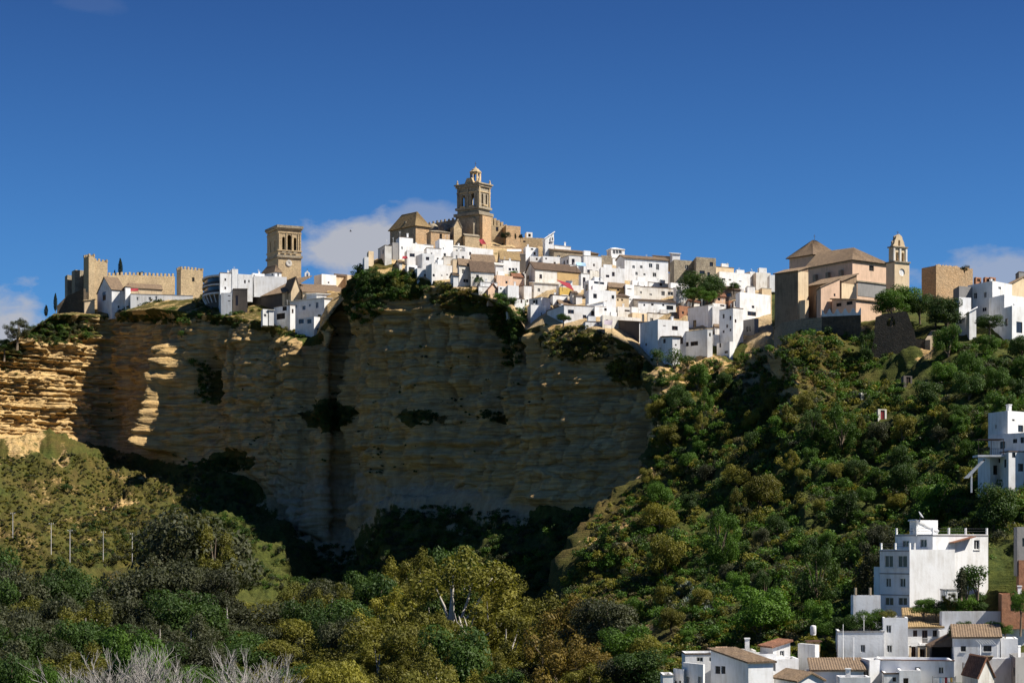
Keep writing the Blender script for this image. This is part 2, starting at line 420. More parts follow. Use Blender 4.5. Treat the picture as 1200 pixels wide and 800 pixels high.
# hillside below the town and the convent church; its left edge is the sunlit spur in front of the cliff
HILL = [
 [(715, 1000, 260), (715, 835, 360), (680, 735, 460), (670, 695, 500), (725, 610, 550), (787, 565, 590), (793, 495, 608), (773, 445, 616), (790, 405, 650), (790, 375, 685), (790, 350, 720), (790, 340, 760)],
 [(690, 1000, 200), (690, 830, 300), (655, 735, 400), (646, 690, 440), (702, 607, 492), (762, 560, 528), (768, 490, 546), (748, 442, 555), (765, 402, 588), (765, 372, 622), (765, 342, 655), (765, 328, 700)],
 [(715, 1000, 196), (715, 828, 285), (700, 740, 372), (700, 690, 412), (738, 612, 462), (785, 560, 500), (790, 495, 524), (775, 441, 548), (785, 401, 583), (785, 371, 617), (785, 341, 652), (785, 327, 700)],
 [(780, 1010, 190), (780, 842, 262), (775, 765, 325), (775, 690, 384), (790, 620, 430), (822, 560, 470), (828, 500, 504), (822, 440, 542), (822, 400, 578), (822, 370, 612), (822, 342, 648), (822, 328, 700)],
 [(880, 1010, 188), (880, 846, 256), (880, 768, 298), (880, 690, 350), (880, 620, 398), (880, 560, 440), (878, 500, 484), (874, 440, 538), (876, 402, 570), (878, 372, 602), (878, 347, 640), (878, 337, 700)],
 [(912, 1010, 188), (912, 846, 255), (912, 768, 294), (912, 690, 340), (912, 620, 390), (912, 560, 430), (912, 500, 472), (910, 440, 524), (908, 402, 556), (906, 374, 590), (906, 350, 640), (906, 340, 700)],
 [(945, 1010, 188), (945, 846, 254), (945, 770, 288), (945, 690, 328), (945, 620, 376), (942, 560, 412), (938, 500, 446), (934, 440, 478), (934, 402, 503), (934, 378, 526), (934, 368, 580), (934, 364, 660)],
 [(1050, 1010, 186), (1050, 848, 252), (1050, 782, 281), (1050, 704, 300), (1050, 620, 358), (1050, 560, 396), (1050, 500, 434), (1050, 440, 468), (1050, 402, 488), (1050, 376, 505), (1050, 352, 545), (1050, 350, 640)],
 [(1200, 1010, 183), (1200, 850, 246), (1200, 785, 275), (1200, 704, 295), (1200, 620, 333), (1200, 560, 360), (1200, 500, 398), (1200, 440, 438), (1200, 408, 468), (1200, 390, 492), (1200, 368, 560), (1200, 366, 650)],
 [(1500, 1010, 178), (1500, 850, 240), (1500, 785, 268), (1500, 704, 290), (1500, 620, 320), (1500, 560, 345), (1500, 500, 375), (1500, 440, 410), (1500, 408, 440), (1500, 395, 470), (1500, 375, 550), (1500, 372, 650)],
]
HU = [0, .4, 1.0, 2.4, 4.6, 5.4, 6.1, 8.8, 12.4, 17]
def hill_ctrl(u):
    for i in range(len(HU) - 1):
        if u <= HU[i + 1]: break
    t = (u - HU[i]) / (HU[i + 1] - HU[i])
    pts = [at(*a).lerp(at(*b), t) for a, b in zip(HILL[i], HILL[i + 1])]
    l = pts[-1]; f0 = pts[0]
    return [Vector((f0.x * .2 + 4, 20, -4)), Vector((f0.x * .6, 110, -22))] + pts + [l + Vector((0, 150, -30)), l + Vector((0, 600, -130))]
HSEG = [2, 5, 10, 16, 18, 24, 22, 22, 24, 18, 14, 10, 6, 3, 4]
def bump_hill(px, py, P, wc, wt):
    x, y, z = P
    d = fbm(x / 38, y / 38, z / 30) * 6.5 + fbm(x / 13, y / 13, z / 12) * 3.2 + fbm(x / 2.6, y / 2.6, z / 2.6) * .6
    d -= 5 * math.exp(-((px - 745) / 30) ** 2 - ((py - 735) / 40) ** 2)
    return d * wt
def attrs_hill(px, py, P, k, t):
    n1 = fbm(P.x / 12, P.y / 12, P.z / 10); n2 = fbm(P.x / 4 + 9, P.y / 4, P.z / 4)
    dry = ell(px, py, [(715, 620, 60, 65, 1), (690, 690, 45, 45, .9), (870, 560, 30, 16, .6), (1000, 520, 40, 14, .5), (960, 430, 50, 40, 1), (900, 480, 60, 40, .5), (820, 440, 40, 25, .6), (1080, 400, 40, 14, .7), (900, 690, 60, 30, .45), (800, 740, 40, 30, .6)])
    rock = ell(px, py, [(735, 640, 14, 18, .8), (700, 650, 20, 16, .6), (775, 440, 16, 26, .9), (870, 450, 22, 30, .8), (895, 410, 26, 30, 1.0), (920, 460, 18, 45, 1.0), (820, 425, 35, 20, .9), (845, 470, 18, 12, .7), (760, 500, 18, 40, .8), (745, 745, 22, 36, .9), (985, 465, 14, 14, .7), (1085, 420, 20, 20, .6), (980, 392, 60, 10, .5), (760, 560, 18, 20, .6)])
    v = 1 - sstep(.32, .62, rock + n2 * .35)
    if k >= 10 and px < 905: return (.2, .3, .7)
    return (v, clamp(dry * .9 + n1 * .5 + .16), 0)
us = []
u = 0.0
while u < 17: us.append(u); u += .055 if u < 13.2 else .4
def whill(k, t):
    if k <= 1: return (0, .1)
    if k >= 11: return (0, .12)
    if k <= 4: return (0, (.1, .1, .25, .25, .35)[k])
    return (0, 1.0 if k < 10 else .5)
hill, BV_H = make_sheet('hillside', us, hill_ctrl, HSEG, bump_hill, whill, attrs_hill)

def rock_ground():
    m, nt, b, o = new_mat('rock_and_scrub_ground'); n = N(nt)
    p = n.pos()
    strata = n.noise(n.mapping(p, (.06, .06, .8)), 1.0, 7, .74, .5)
    strata2 = n.noise(n.mapping(p, (.12, .12, 2.6)), 1.0, 4, .7)
    base = n.ramp(strata, (.30, (.28, .155, .055)), (.42, (.50, .31, .115)), (.56, (.68, .47, .21)), (.70, (.54, .35, .14)))
    fine = n.ramp(strata2, (.3, .62), (.62, 1.15))
    rock = n.mix(1.0, base, fine, 'MULTIPLY')
    streak = n.ramp(n.noise(n.mapping(p, (.22, .22, .02)), 1.0, 5, .7), (.40, 0.0), (.62, 1.0))
    rock = n.mix(n.math('MULTIPLY', streak, .42), rock, (.19, .14, .09))
    blot = n.ramp(n.noise(p, .09, 5, .65), (.45, 0.0), (.7, 1.0))
    rock = n.mix(n.math('MULTIPLY', blot, .45), rock, (.52, .37, .17))
    marl = n.mix(n.ramp(n.noise(n.mapping(p, (.5, .5, .05)), 1.0, 5, .7), (.35, 0.0), (.65, 1.0)), (.36, .265, .15), (.50, .385, .235))
    rock = n.mix(n.attr('marl').outputs['Fac'], rock, marl)
    g1 = n.mix(n.ramp(n.noise(p, .5, 5, .7), (.35, 0.0), (.65, 1.0)), (.030, .046, .010), (.085, .100, .020))
    g2 = n.mix(n.ramp(n.noise(p, .6, 5, .75), (.38, 0.0), (.62, 1.0)), (.070, .060, .014), (.135, .100, .026))
    rust = n.ramp(n.noise(p, .13, 4, .7), (.5, 0.0), (.68, 1.0))
    g2 = n.mix(n.math('MULTIPLY', rust, .6), g2, (.15, .085, .035))
    gr = n.mix(n.attr('dry').outputs['Fac'], g1, g2)
    vn = n.math('ADD', n.attr('veg').outputs['Fac'], n.math('MULTIPLY', n.math('SUBTRACT', n.noise(p, .8, 5, .75), .5), 1.1))
    n.L(n.mix(n.ramp(vn, (.38, 0.0), (.6, 1.0)), rock, gr), b.inputs['Base Color'])
    h = n.math('ADD', n.math('MULTIPLY', strata2, .8), n.noise(p, .9, 8, .72))
    n.bump(h, 1.0, .9, b)
    b.inputs['Roughness'].default_value = 1
    return m
M['ground'] = rock_ground()
cliff.data.materials.append(M['ground']); hill.data.materials.append(M['ground'])

def hit(px, py, which='both'):
    d = at(px, py, 1.0).normalized(); best = None
    for bv in ((BV_C, BV_H) if which == 'both' else ((BV_C,) if which == 'c' else (BV_H,))):
        loc, n_, i, dist = bv.ray_cast(Vector((0, 0, 0)) + d * 120, d, 2000)
        if loc is not None and (best is None or dist < best[1]): best = (loc, dist, n_)
    return (best[0], best[2]) if best else (None, None)
def drop(x, y, z=300):
    best = None
    for bv in (BV_C, BV_H):
        loc, n_, i, dist = bv.ray_cast(Vector((x, y, z)), Vector((0, 0, -1)), 1000)
        if loc is not None and (best is None or loc.z > best.z): best = loc
    return best

# far plain to the horizon
pl = MB(); 
for ring in range(1):
    Rr = 9000
    pl.f([Vector((Rr * math.cos(a * math.pi / 24), Rr * math.sin(a * math.pi / 24), -60)) for a in range(48)])
plain_o = pl.build('plain', 'ground'); plain_o['kind'] = 'structure'
for an, v in (('veg', 1.0), ('dry', .5), ('marl', 0)):
    a_ = plain_o.data.attributes.new(an, 'FLOAT', 'POINT'); a_.data.foreach_set('value', np.full(len(plain_o.data.vertices), v, dtype=np.float32))
# ------------------------------------------------------------------ buildings
def ground_Y(px, py):
    l, n_ = hit(px, py)
    return l.y if l is not None else None

def band(b, z, hh, out, mat, name='string_course'):
    m = MB(); L = b.L; o_ = out; w_, d_ = b.w, b.d
    for (a, c) in (((-o_, -o_), (w_ + o_, -.003)), ((-o_, d_ + .003), (w_ + o_, d_ + o_)), ((-o_, -.003), (-.003, d_ + .003)), ((w_ + .003, -.003), (w_ + o_, d_ + .003))):
        m.hexa([L(a[0], a[1], z), L(c[0], a[1], z), L(c[0], c[1], z), L(a[0], c[1], z), L(a[0], a[1], z + hh), L(c[0], a[1], z + hh), L(c[0], c[1], z + hh), L(a[0], c[1], z + hh)])
    return m.build(name, mat, b.root)
class B:
    """a building standing on its near corner: x runs along the sunlit face, y back along the shaded one"""
    def __init__(s, name, label, cat, px0, pxc, px1, top, bot, Y=None, th=30, group=None, d=None, extra=2.0):
        if Y is None:
            Y = ground_Y(pxc, bot) or ground_Y(pxc, bot + 12) or 700
        s.Y = Y; s.th = rad(th); s.top = top
        C0 = at(pxc, bot, Y); s.zb = C0.z - extra
        ct, st = math.cos(s.th), math.sin(s.th)
        k1 = (px1 - 600) / F
        s.w = (k1 * Y - C0.x) / (ct - k1 * st)
        k0 = (px0 - 600) / F
        den = st + k0 * ct
        dr = (C0.x - k0 * Y) / den if den > .05 else 99
        if d is None: d = clamp(dr, 6.5, 22)
        dl = d * ct
        C3 = Vector((k0 * (Y + dl), Y + dl, 0)); v = C3 - Vector((C0.x, C0.y, 0))
        s.uy = Vector((v.x * ct + v.y * st, -v.x * st + v.y * ct)); s.d = s.uy.length; s.uy.normalize()
        s.root = empty(name, (C0.x, C0.y, s.zb), s.th)
        tag(s.root, label, cat, group)
        s.H = (HOR - top) / F * Y - s.zb; s.pxc = pxc; s.bot = bot; s.base = extra
        s.C = C0
    def L(s, x, y, z): return Vector((x + y * s.uy.x, y * s.uy.y, z))
    def FR(s, x, z): return Vector((x, 0, z))
    def FL(s, y, z): return s.L(0, y, z)
    def FX(s, y, z): return s.L(s.w, y, z)
    def FB(s, x, z): return s.L(x, s.d, z)
    def rx(s, px):
        k = (px - 600) / F; return (k * s.Y - s.C.x) / (math.cos(s.th) - k * math.sin(s.th))
    def rz(s, px, py): return (HOR - py) / F * (s.Y + s.rx(px) * math.sin(s.th)) - s.zb
    def ly(s, px):
        k = (px - 600) / F; ct, st = math.cos(s.th), math.sin(s.th)
        dx = s.uy.x * ct - s.uy.y * st; dy = s.uy.x * st + s.uy.y * ct
        return (k * s.Y - s.C.x) / (dx - k * dy)
    def lz(s, px, py):
        ct, st = math.cos(s.th), math.sin(s.th)
        return (HOR - py) / F * (s.Y + s.ly(px) * (s.uy.x * st + s.uy.y * ct)) - s.zb
    # px rect on a face -> local rect
    def rR(s, x0, y0, x1, y1):
        a, b = s.rx(x0), s.rx(x1); m = (x0 + x1) / 2
        return (a, s.rz(m, y1), b, s.rz(m, y0))
    def rL(s, x0, y0, x1, y1):
        a, b = s.ly(x1), s.ly(x0); m = (x0 + x1) / 2
        return (a, s.lz(m, y1), b, s.lz(m, y0))
    def walls(s, mat='white', h=None, hR=(), hL=(), hX=(), hB=(), prof='flat', rise=0, parapet=.7, name='wall', z0=0, t=.3, mats=None, lowL=0):
        h = h or s.H; m = MB(); w, d = s.w, s.d
        iR = s.L(0, 1, 0) ; iX = Vector((1, 0, 0))
        oR = rect(0, z0, w, h); oL = rect(0, z0, d, h); oB = rect(0, z0, w, h); oX = rect(0, z0, d, h)
        if prof == 'gx': oL = [(0, z0), (d, z0), (d, h), (d / 2, h + rise), (0, h)]; oX = list(oL)
        if prof == 'gy': oR = [(0, z0), (w, z0), (w, h), (w / 2, h + rise), (0, h)]; oB = list(oR)
        if prof == 'shed': oL = [(0, z0), (d, z0), (d, h + rise), (0, h)]; oX = list(oL); oB = rect(0, z0, w, h + rise)
        if prof == 'shedx': oR = [(0, z0), (w, z0), (w, h + rise), (0, h)]; oB = list(oR); oX = rect(0, z0, d, h + rise)
        m.panel(oR, [list(q) for q in hR], s.FR, iR, t)
        m.panel(oL, [list(q) for q in hL], s.FL, iX, t)
        if mats: m.mi = 0
        m.panel(oX, [list(q) for q in hX], s.FX, -iX, t)
        m.panel(oB, [list(q) for q in hB], s.FB, -iR, t)
        if prof == 'flat':
            p = .3; q = [(p, p), (w - p, p), (w - p, d - p), (p, d - p)]; o_ = [(0, 0), (w, 0), (w, d), (0, d)]
            zt = h; zr = h - parapet
            for i in range(4):
                a, b = o_[i], o_[(i + 1) % 4]; c, e = q[(i + 1) % 4], q[i]
                m.f([s.L(a[0], a[1], zt), s.L(b[0], b[1], zt), s.L(c[0], c[1], zt), s.L(e[0], e[1], zt)])
                m.f([s.L(e[0], e[1], zt), s.L(c[0], c[1], zt), s.L(c[0], c[1], zr), s.L(e[0], e[1], zr)])
            m.f([s.L(a, b, zr) for a, b in q])
        return m.build(name, mats or mat, s.root)
    def window(s, r, face='R', fr='frame_b', dep=.2, bars=True, name='window', glass='glass', sill=False):
        """pane and frame set back inside a rectangular hole r on a face"""
        x0, z0, x1, z1 = r; m = MB()
        mp = {'R': s.FR, 'L': s.FL, 'X': s.FX, 'B': s.FB}[face]
        inn = {'R': s.L(0, 1, 0), 'L': Vector((1, 0, 0)), 'X': Vector((-1, 0, 0)), 'B': -s.L(0, 1, 0)}[face]
        m.f([mp(a, b) + inn * dep for a, b in rect(x0, z0, x1, z1)])
        m.mi = 1; b = min(.09, (x1 - x0) * .14)
        def bar(a0, b0, a1, b1):
            P = [mp(a, c) + inn * (dep - .06) for a, c in rect(a0, b0, a1, b1)]; Q = [mp(a, c) + inn * (dep - .005) for a, c in rect(a0, b0, a1, b1)]
            m.hexa(Q + P)
        bar(x0, z0, x1, z0 + b); bar(x0, z1 - b, x1, z1); bar(x0, z0 + b, x0 + b, z1 - b); bar(x1 - b, z0 + b, x1, z1 - b)
        if bars and x1 - x0 > .6: bar((x0 + x1) / 2 - b / 2, z0 + b, (x0 + x1) / 2 + b / 2, z1 - b)
        o = m.build(name, [glass, fr], s.root)
        if sill:
            q = MB(); P = [mp(a, c) for a, c in rect(x0 - .1, z0 - .12, x1 + .1, z0 - .01)]
            q.hexa([p - inn * .12 for p in P] + [p + inn * .02 for p in P]); so_ = q.build('sill', 'white', o)
        return o
    def slab(s, a, b, c, d_, mat, name='roof', thick=.22, per=.36, parent=None, amp=.07):
        """tiled roof plane: eave a->b, ridge d_->c (all local), corrugated"""
        m = MB(); a, b, c, d_ = map(Vector, (a, b, c, d_))
        up = (b - a).cross(d_ - a)
        if up.length < 1e-6: up = (b - a).cross(c - b)
        up.normalize()
        if up.z < 0: up = -up
        n_ = max(2, min(160, int((b - a).length / per))) * 2
        lo = []; hi = []
        for i in range(n_ + 1):
            t = i / n_; o_ = up * (amp if i % 2 else 0)
            lo.append((m.bm.verts.new(a.lerp(b, t) + o_), m.bm.verts.new(d_.lerp(c, t) + o_)))
            hi.append((m.bm.verts.new(a.lerp(b, t) - up * thick), m.bm.verts.new(d_.lerp(c, t) - up * thick)))
        for i in range(n_):
            for q in ((lo[i][0], lo[i + 1][0], lo[i + 1][1], lo[i][1]), (hi[i][0], hi[i][1], hi[i + 1][1], hi[i + 1][0]), (lo[i][0], hi[i][0], hi[i + 1][0], lo[i + 1][0]), (lo[i][1], lo[i + 1][1], hi[i + 1][1], hi[i][1])):
                try: m.bm.faces.new(q)
                except ValueError: pass
        for k in (0, n_):
            try: m.bm.faces.new((lo[k][0], lo[k][1], hi[k][1], hi[k][0]))
            except ValueError: pass
        return m
    def roof(s, kind, rise, mat='tile', over=.35, h=None):
        h = h or s.H; w, d = s.w, s.d; L = s.L; o = over; z = h + .12
        ms = []
        if kind == 'gx':
            sl = rise / (d / 2)
            ms = [s.slab(L(-o, -o, z - o * sl), L(w + o, -o, z - o * sl), L(w + o, d / 2, z + rise), L(-o, d / 2, z + rise), mat),
                  s.slab(L(w + o, d + o, z - o * sl), L(-o, d + o, z - o * sl), L(-o, d / 2 + .02, z + rise), L(w + o, d / 2 + .02, z + rise), mat)]
        elif kind == 'gy':
            sl = rise / (w / 2)
            ms = [s.slab(L(-o, d + o, z - o * sl), L(-o, -o, z - o * sl), L(w / 2, -o, z + rise), L(w / 2, d + o, z + rise), mat),
                  s.slab(L(w + o, -o, z - o * sl), L(w + o, d + o, z - o * sl), L(w / 2 + .02, d + o, z + rise), L(w / 2 + .02, -o, z + rise), mat)]
        elif kind == 'shed':
            sl = rise / d
            ms = [s.slab(L(-o, -o, z - o * sl), L(w + o, -o, z - o * sl), L(w + o, d + o, z + rise + o * sl), L(-o, d + o, z + rise + o * sl), mat)]
        elif kind == 'shedx':
            sl = rise / w
            ms = [s.slab(L(-o, d + o, z - o * sl), L(-o, -o, z - o * sl), L(w + o, -o, z + rise + o * sl), L(w + o, d + o, z + rise + o * sl), mat)]
        elif kind == 'hip':
            r_ = min(w, d) / 2
            if w >= d: p, q = (r_, d / 2), (w - r_, d / 2)
            else: p, q = (w / 2, r_), (w / 2, d - r_)
            A, Bc, C, D = L(-o, -o, z), L(w + o, -o, z), L(w + o, d + o, z), L(-o, d + o, z)
            P, Q = L(p[0], p[1], z + rise), L(q[0], q[1], z + rise)
            if w >= d: ms = [s.slab(A, Bc, Q, P, mat), s.slab(C, D, P, Q, mat), s.slab(D, A, P, P, mat), s.slab(Bc, C, Q, Q, mat)]
            else: ms = [s.slab(D, A, P, Q, mat), s.slab(Bc, C, Q, P, mat), s.slab(A, Bc, P, P, mat), s.slab(C, D, Q, Q, mat)]
        # one roof object
        big = bmesh.new()
        for m in ms:
            me = bpy.data.meshes.new('tmp'); m.bm.to_mesh(me); m.bm.free(); big.from_mesh(me); bpy.data.meshes.remove(me)
        k = MB(); k.bm.free(); k.bm = big
        return k.build('roof', mat, s.root)
    def box(s, name, mat, a, b, parent=None):
        m = MB(); (x0, y0, z0), (x1, y1, z1) = a, b; L = s.L
        m.hexa([L(x0, y0, z0), L(x1, y0, z0), L(x1, y1, z0), L(x0, y1, z0), L(x0, y0, z1), L(x1, y0, z1), L(x1, y1, z1), L(x0, y1, z1)])
        return m.build(name, mat, parent or s.root)
    def chimney(s, x, y, h=1.4, wd=.6, parent=None):
        z = s.H - .3; m = MB(); L = s.L
        for (e, z0, z1) in ((wd / 2, z, z + h), (wd / 2 + .1, z + h, z + h + .15)):
            m.hexa([L(x - e, y - e, z0), L(x + e, y - e, z0), L(x + e, y + e, z0), L(x - e, y + e, z0), L(x - e, y - e, z1), L(x + e, y - e, z1), L(x + e, y + e, z1), L(x - e, y + e, z1)])
        return m.build('chimney', 'white', parent or s.root)
    def antenna(s, x, y, z=None, h=2.6):
        z = s.H - .5 if z is None else z; p = s.L(x, y, z); m = MB()
        m.tube([p, p + Vector((0, 0, h))], .035, 5)
        for k in range(4): m.tube([p + Vector((-.5 + .1 * k, 0, h - .15 - .2 * k)), p + Vector((.5 - .1 * k, 0, h - .15 - .2 * k))], .02, 4)
        return m.build('antenna', 'metal', s.root)
    def dish(s, x, y, z=None, r_=.55):
        z = s.H if z is None else z; p = s.L(x, y, z); m = MB()
        m.tube([p - Vector((0, 0, .6)), p + Vector((0, 0, .4))], .04, 5)
        m.lathe([(.04, 0), (r_ * .5, .06), (r_, .2), (r_ - .04, .22), (r_ * .5, .1), (.03, .04)], 14)
        # tilt the bowl towards the sun side
        q = Matrix.Translation(p + Vector((0, 0, .6))) @ Matrix.Rotation(rad(55), 4, Vector((.8, .6, 0)))
        nb = 14 * 6
        for v in list(m.bm.verts)[-nb:]: v.co = q @ v.co
        return m.build('satellite_dish', 'metal', s.root)

def auto_windows(b, face, rng, dens=.55, fr=None, wall_h=None, lo=0, maxw=99, size=None):
    """a sparse, irregular set of window holes on a face, floor by floor"""
    L_ = b.w if face == 'R' else b.d
    H_ = wall_h or b.H
    out = []
    z = H_ - rng.uniform(2.3, 2.9)
    while z > b.base + .6 + lo:
        x = rng.uniform(.9, 1.8)
        while x < L_ - 1.6 and len(out) < maxw:
            if rng.random() < dens:
                ww, hh = size or rng.choice([(1.0, 1.4), (.9, 1.1), (1.1, 2.0), (.8, .8), (1.3, 1.4), (2.0, 1.2)])
                if z - (hh - 1.1) > b.base + .2:
                    out.append((x, z - max(0, hh - 1.2), x + ww, z + min(hh, 1.2)))
            x += rng.uniform(2.0, 3.6)
        z -= 3.0
    return out

HOUSES = []
def house(px0, pxc, px1, top, bot, roof, wall, label, Y=None, th=None, ridge=None, tile=None, win=None, winL=None, group='white houses of the hill town', dens=.5, extras='', rise=None, d=None, cat='house', name='white_house', fr=None, extra=2.5, parapet=.7, glass='glass'):
    rng = random.Random(int(px0 * 7 + top * 13 + px1))
    if th is None: th = rng.uniform(19, 40)
    b = B(name, label, cat, px0, pxc, px1, top, bot, Y, th, group, d, extra)
    tile = tile or 'tile'
    if roof != 'flat':
        if ridge is not None:
            yy = b.Y + b.d / 2; rise_ = (HOR - ridge) / F * yy - (HOR - top) / F * b.Y
        else: rise_ = rise or (b.d / 2 if roof != 'gy' else b.w / 2) * .42
        rise_ = clamp(rise_, .5, 9)
    else: rise_ = 0
    fr = fr or rng.choice(['frame_b', 'frame_b', 'frame_w', 'iron'])
    if win is None: wr = auto_windows(b, 'R', rng, dens, maxw=9)
    else: wr = [b.rR(*q) for q in win]
    if win == [] and group == 'white houses of the hill town' and b.w > 5 and 'blank' not in label and 'plain' not in label: wr = auto_windows(b, 'R', rng, .5, maxw=5)
    if winL is None: wl = auto_windows(b, 'L', rng, dens * .6, maxw=5) if pxc - px0 > 5 else []
    else: wl = [b.rL(*q) for q in winL]
    if win and group == 'white houses of the hill town' and b.w > 4.5 and len(wr) < 3:
        for q in auto_windows(b, 'R', rng, .7, maxw=8):
            if all(q[2] < p[0] - .4 or q[0] > p[2] + .4 or q[3] < p[1] - .4 or q[1] > p[3] + .4 for p in wr) and q[2] < b.w - .4: wr.append(q)
    wr = [q for q in wr if q[0] > .12 and q[2] < b.w - .12 and q[3] < b.H - .1]; wl = [q for q in wl if q[0] > .1 and q[2] < b.d - .1 and q[3] < b.H - .1]
    b.walls(wall, hR=[rect(*q) for q in wr], hL=[rect(*q) for q in wl], prof=roof if roof in ('gx', 'gy', 'shed', 'shedx') else ('none' if roof == 'hip' else 'flat'), rise=rise_, parapet=parapet)
    for q in wr: b.window(q, 'R', fr, glass=glass)
    for q in wl: b.window(q, 'L', fr, glass=glass)
    if roof != 'flat': b.roof(roof, rise_, tile)
    else:
        if rng.random() < .35 and wall != 'brick': band(b, b.H - .18, .2, .07, rng.choice(['tile', 'tile_d', 'grey', 'concrete']), 'coping')
        if rng.random() < .65 and b.w > 5.5 and Y is None and top > 296:
            q0 = rng.uniform(.3, b.w - 3.5); b.box('roof_room', 'white', (q0, b.d * .35, b.H - .69), (q0 + rng.uniform(2, 3.2), b.d * .8, b.H + rng.uniform(1.2, 2.0)))
        if rng.random() < .3 and b.Y > 400: b.antenna(rng.uniform(.5, max(.6, b.w - .5)), b.d * .4, None, rng.uniform(2, 3.2))
        if rng.random() < .4 and b.w > 4: b.chimney(rng.uniform(1, b.w - 1), b.d * rng.uniform(.2, .7), rng.uniform(.9, 1.8))
    if 'c' in extras: b.chimney(b.w * .7, b.d * .4, 1.8)
    if 'a' in extras: b.antenna(b.w * .6, b.d * .5)
    if 'd' in extras: b.dish(b.w * .4, .6)
    HOUSES.append(b); return b
# ------------------------------------------------------------------ which part of the view the buildings fill (used to leave their fronts clear of trees)
MASK = np.zeros((820, 1240), dtype=np.float32)
BOXES = []
_B0 = B.__init__
def _B1(s, name, label, cat, px0, pxc, px1, top, bot, *a, **k):
    _B0(s, name, label, cat, px0, pxc, px1, top, bot, *a, **k)
    x0, x1, y0, y1 = int(max(px0, 0)), int(min(px1, 1239)), int(max(top, 0)), int(min(bot, 819))
    m = MASK[y0:y1, x0:x1]; m[m == 0] = 1e9; np.minimum(m, s.Y, out=m)
    BOXES.append((px0, px1, top, bot, s.Y, label))
B.__init__ = _B1
def blocked(x0, x1, y0, y1, Y):
    """share of the rectangle in which a building stands behind distance Y"""
    m = MASK[int(max(y0, 0)):int(min(y1, 819)) + 1, int(max(x0, 0)):int(min(x1, 1239)) + 1]
    return float((m > Y).mean()) if m.size else 0.0
# ------------------------------------------------------------------ the hill town, house by house
T = 'tile'
# --- western tip above the cliff
house(425, 427, 432, 301, 310, 'flat', 'white', 'small white house at the cliff tip, lowest before the open sky')
house(430, 432, 438, 294, 303, 'flat', 'cream', 'pale beige stepped house just above the small house at the cliff tip', name='beige_house')
house(443, 451, 459, 287, 311, 'flat', 'white2', 'white house with a deeply shaded side, second from the cliff tip', win=[(451, 292, 452.5, 295)], d=10)
house(455, 460, 467, 284, 304, 'flat', 'grey', 'narrow house wall painted shade grey beside the tall white house below the yellow roof', name='grey_or_shade_house')  # grey colour stands in for shade on a white side wall
house(464, 468, 484, 277, 304, 'flat', 'white', 'tall blank white house right under the yellow roofed building', win=[(470, 289, 472, 292)], extras='c')
house(480, 483, 497, 285, 302, 'flat', 'white', 'low white house stepping down beside the tall blank white one')
house(474, 477, 497, 293, 312, 'flat', 'white', 'white house with a dark slanted terrace opening above the red awning', win=[(480, 297, 486, 301), (474.5, 293, 476.5, 303)])
house(488, 497, 508, 286, 298, 'flat', 'white', 'white house with a lilac shaded side below the church buttresses')
house(510, 515, 531, 280, 304, 'flat', 'white', 'big plain white block below the stone apse of the hilltop church', win=[(519, 290, 520, 292)], extras='a')
house(487, 495, 509, 297, 320, 'flat', 'white', 'white house with a tall shaded side and one square window', win=[(499, 301, 503, 305)])
house(505, 508, 521, 300, 309, 'flat', 'white', 'small white terrace house with a round dark opening', win=[(512, 302, 514, 305)])
house(518, 520, 531, 300, 311, 'flat', 'white2', 'little off white house with a tiled ledge among terraces', name='white_house')
house(472, 489, 507, 314, 332, 'flat', 'white', 'white cliff edge house with a black doorway behind the bushes', winL=[(480, 318, 486, 327)], win=[(497, 321, 502, 330)])
house(474, 477, 489, 310, 326, 'flat', 'white', 'small white house with a dark open shed front by the red awning', win=[(479, 313, 486, 320)])
house(499, 506, 530, 309, 334, 'flat', 'white', 'broad white cliff edge house with three tiny square windows', win=[(507, 321, 509.5, 324), (517, 322, 518.5, 323.5), (523, 321, 525, 322.5), (528.5, 324, 529.5, 329)], extra=4)
house(528, 530, 545, 287, 300, 'flat', 'white2', 'white row house with a long dark awning slot', win=[(531, 289, 543, 290.5)])
house(538, 545, 578, 289, 304, 'flat', 'white', 'pale house with a covered roof terrace and wide glazed opening', win=[(560, 290, 574, 296)], d=10)
house(528, 531, 541, 303, 325, 'flat', 'cream', 'narrow beige house beside the twin tiled roof building', name='beige_house')
house(536, 538, 552, 310, 336, 'gx', 'white2', 'white house with a small brown tiled roof attached to the twin roof building', ridge=303, win=[(538, 311, 550, 312.5)], extra=4)
house(551, 554, 580, 307, 318, 'gx', 'white', 'upper white house with a tan tiled roof above the darker one', ridge=298, win=[], d=9)
house(549, 552, 579, 317, 337, 'gx', 'white2', 'large white hall with a dark brown tiled roof, two small trees before it', ridge=306, tile='tile_d', win=[(563, 327, 566, 332)], extra=4)
house(548, 553, 569, 290, 300, 'gy', 'rubble', 'stone gabled house with a brown roof beside the red parasol', ridge=280, tile='tile_d', name='stone_house', Y=706)
house(584, 587, 609, 303, 312, 'gx', 'white', 'white house with an orange tan tiled roof under the fortress wall', ridge=294, tile='tile_y', win=[])
house(600, 606, 616, 297, 316, 'flat', 'darkwall', 'dark shaded narrow house between the orange roof and the tall white block', name='shade_toned_house')  # wall colour darkened to stand in for its shade
house(613, 616, 631, 289, 318, 'flat', 'white', 'tall narrow white tower house with one window near its top', win=[(622, 291, 625, 293)])
house(587, 590, 609, 305, 321, 'flat', 'white', 'white house with a row of four panes above the green tree', win=[(596, 314, 599, 317), (600, 314, 603, 317), (604, 314, 606, 317)])
house(598, 601, 614, 324, 334, 'gx', 'pink', 'small house with a pale pink roof beside the blue windowed tower house', ridge=320, tile='tile_r', name='pink_house')
house(612, 615, 625, 318, 336, 'flat', 'white', 'slim white house with a pair of bluish windows', win=[(617, 319, 620, 323), (622, 319, 624, 323)])
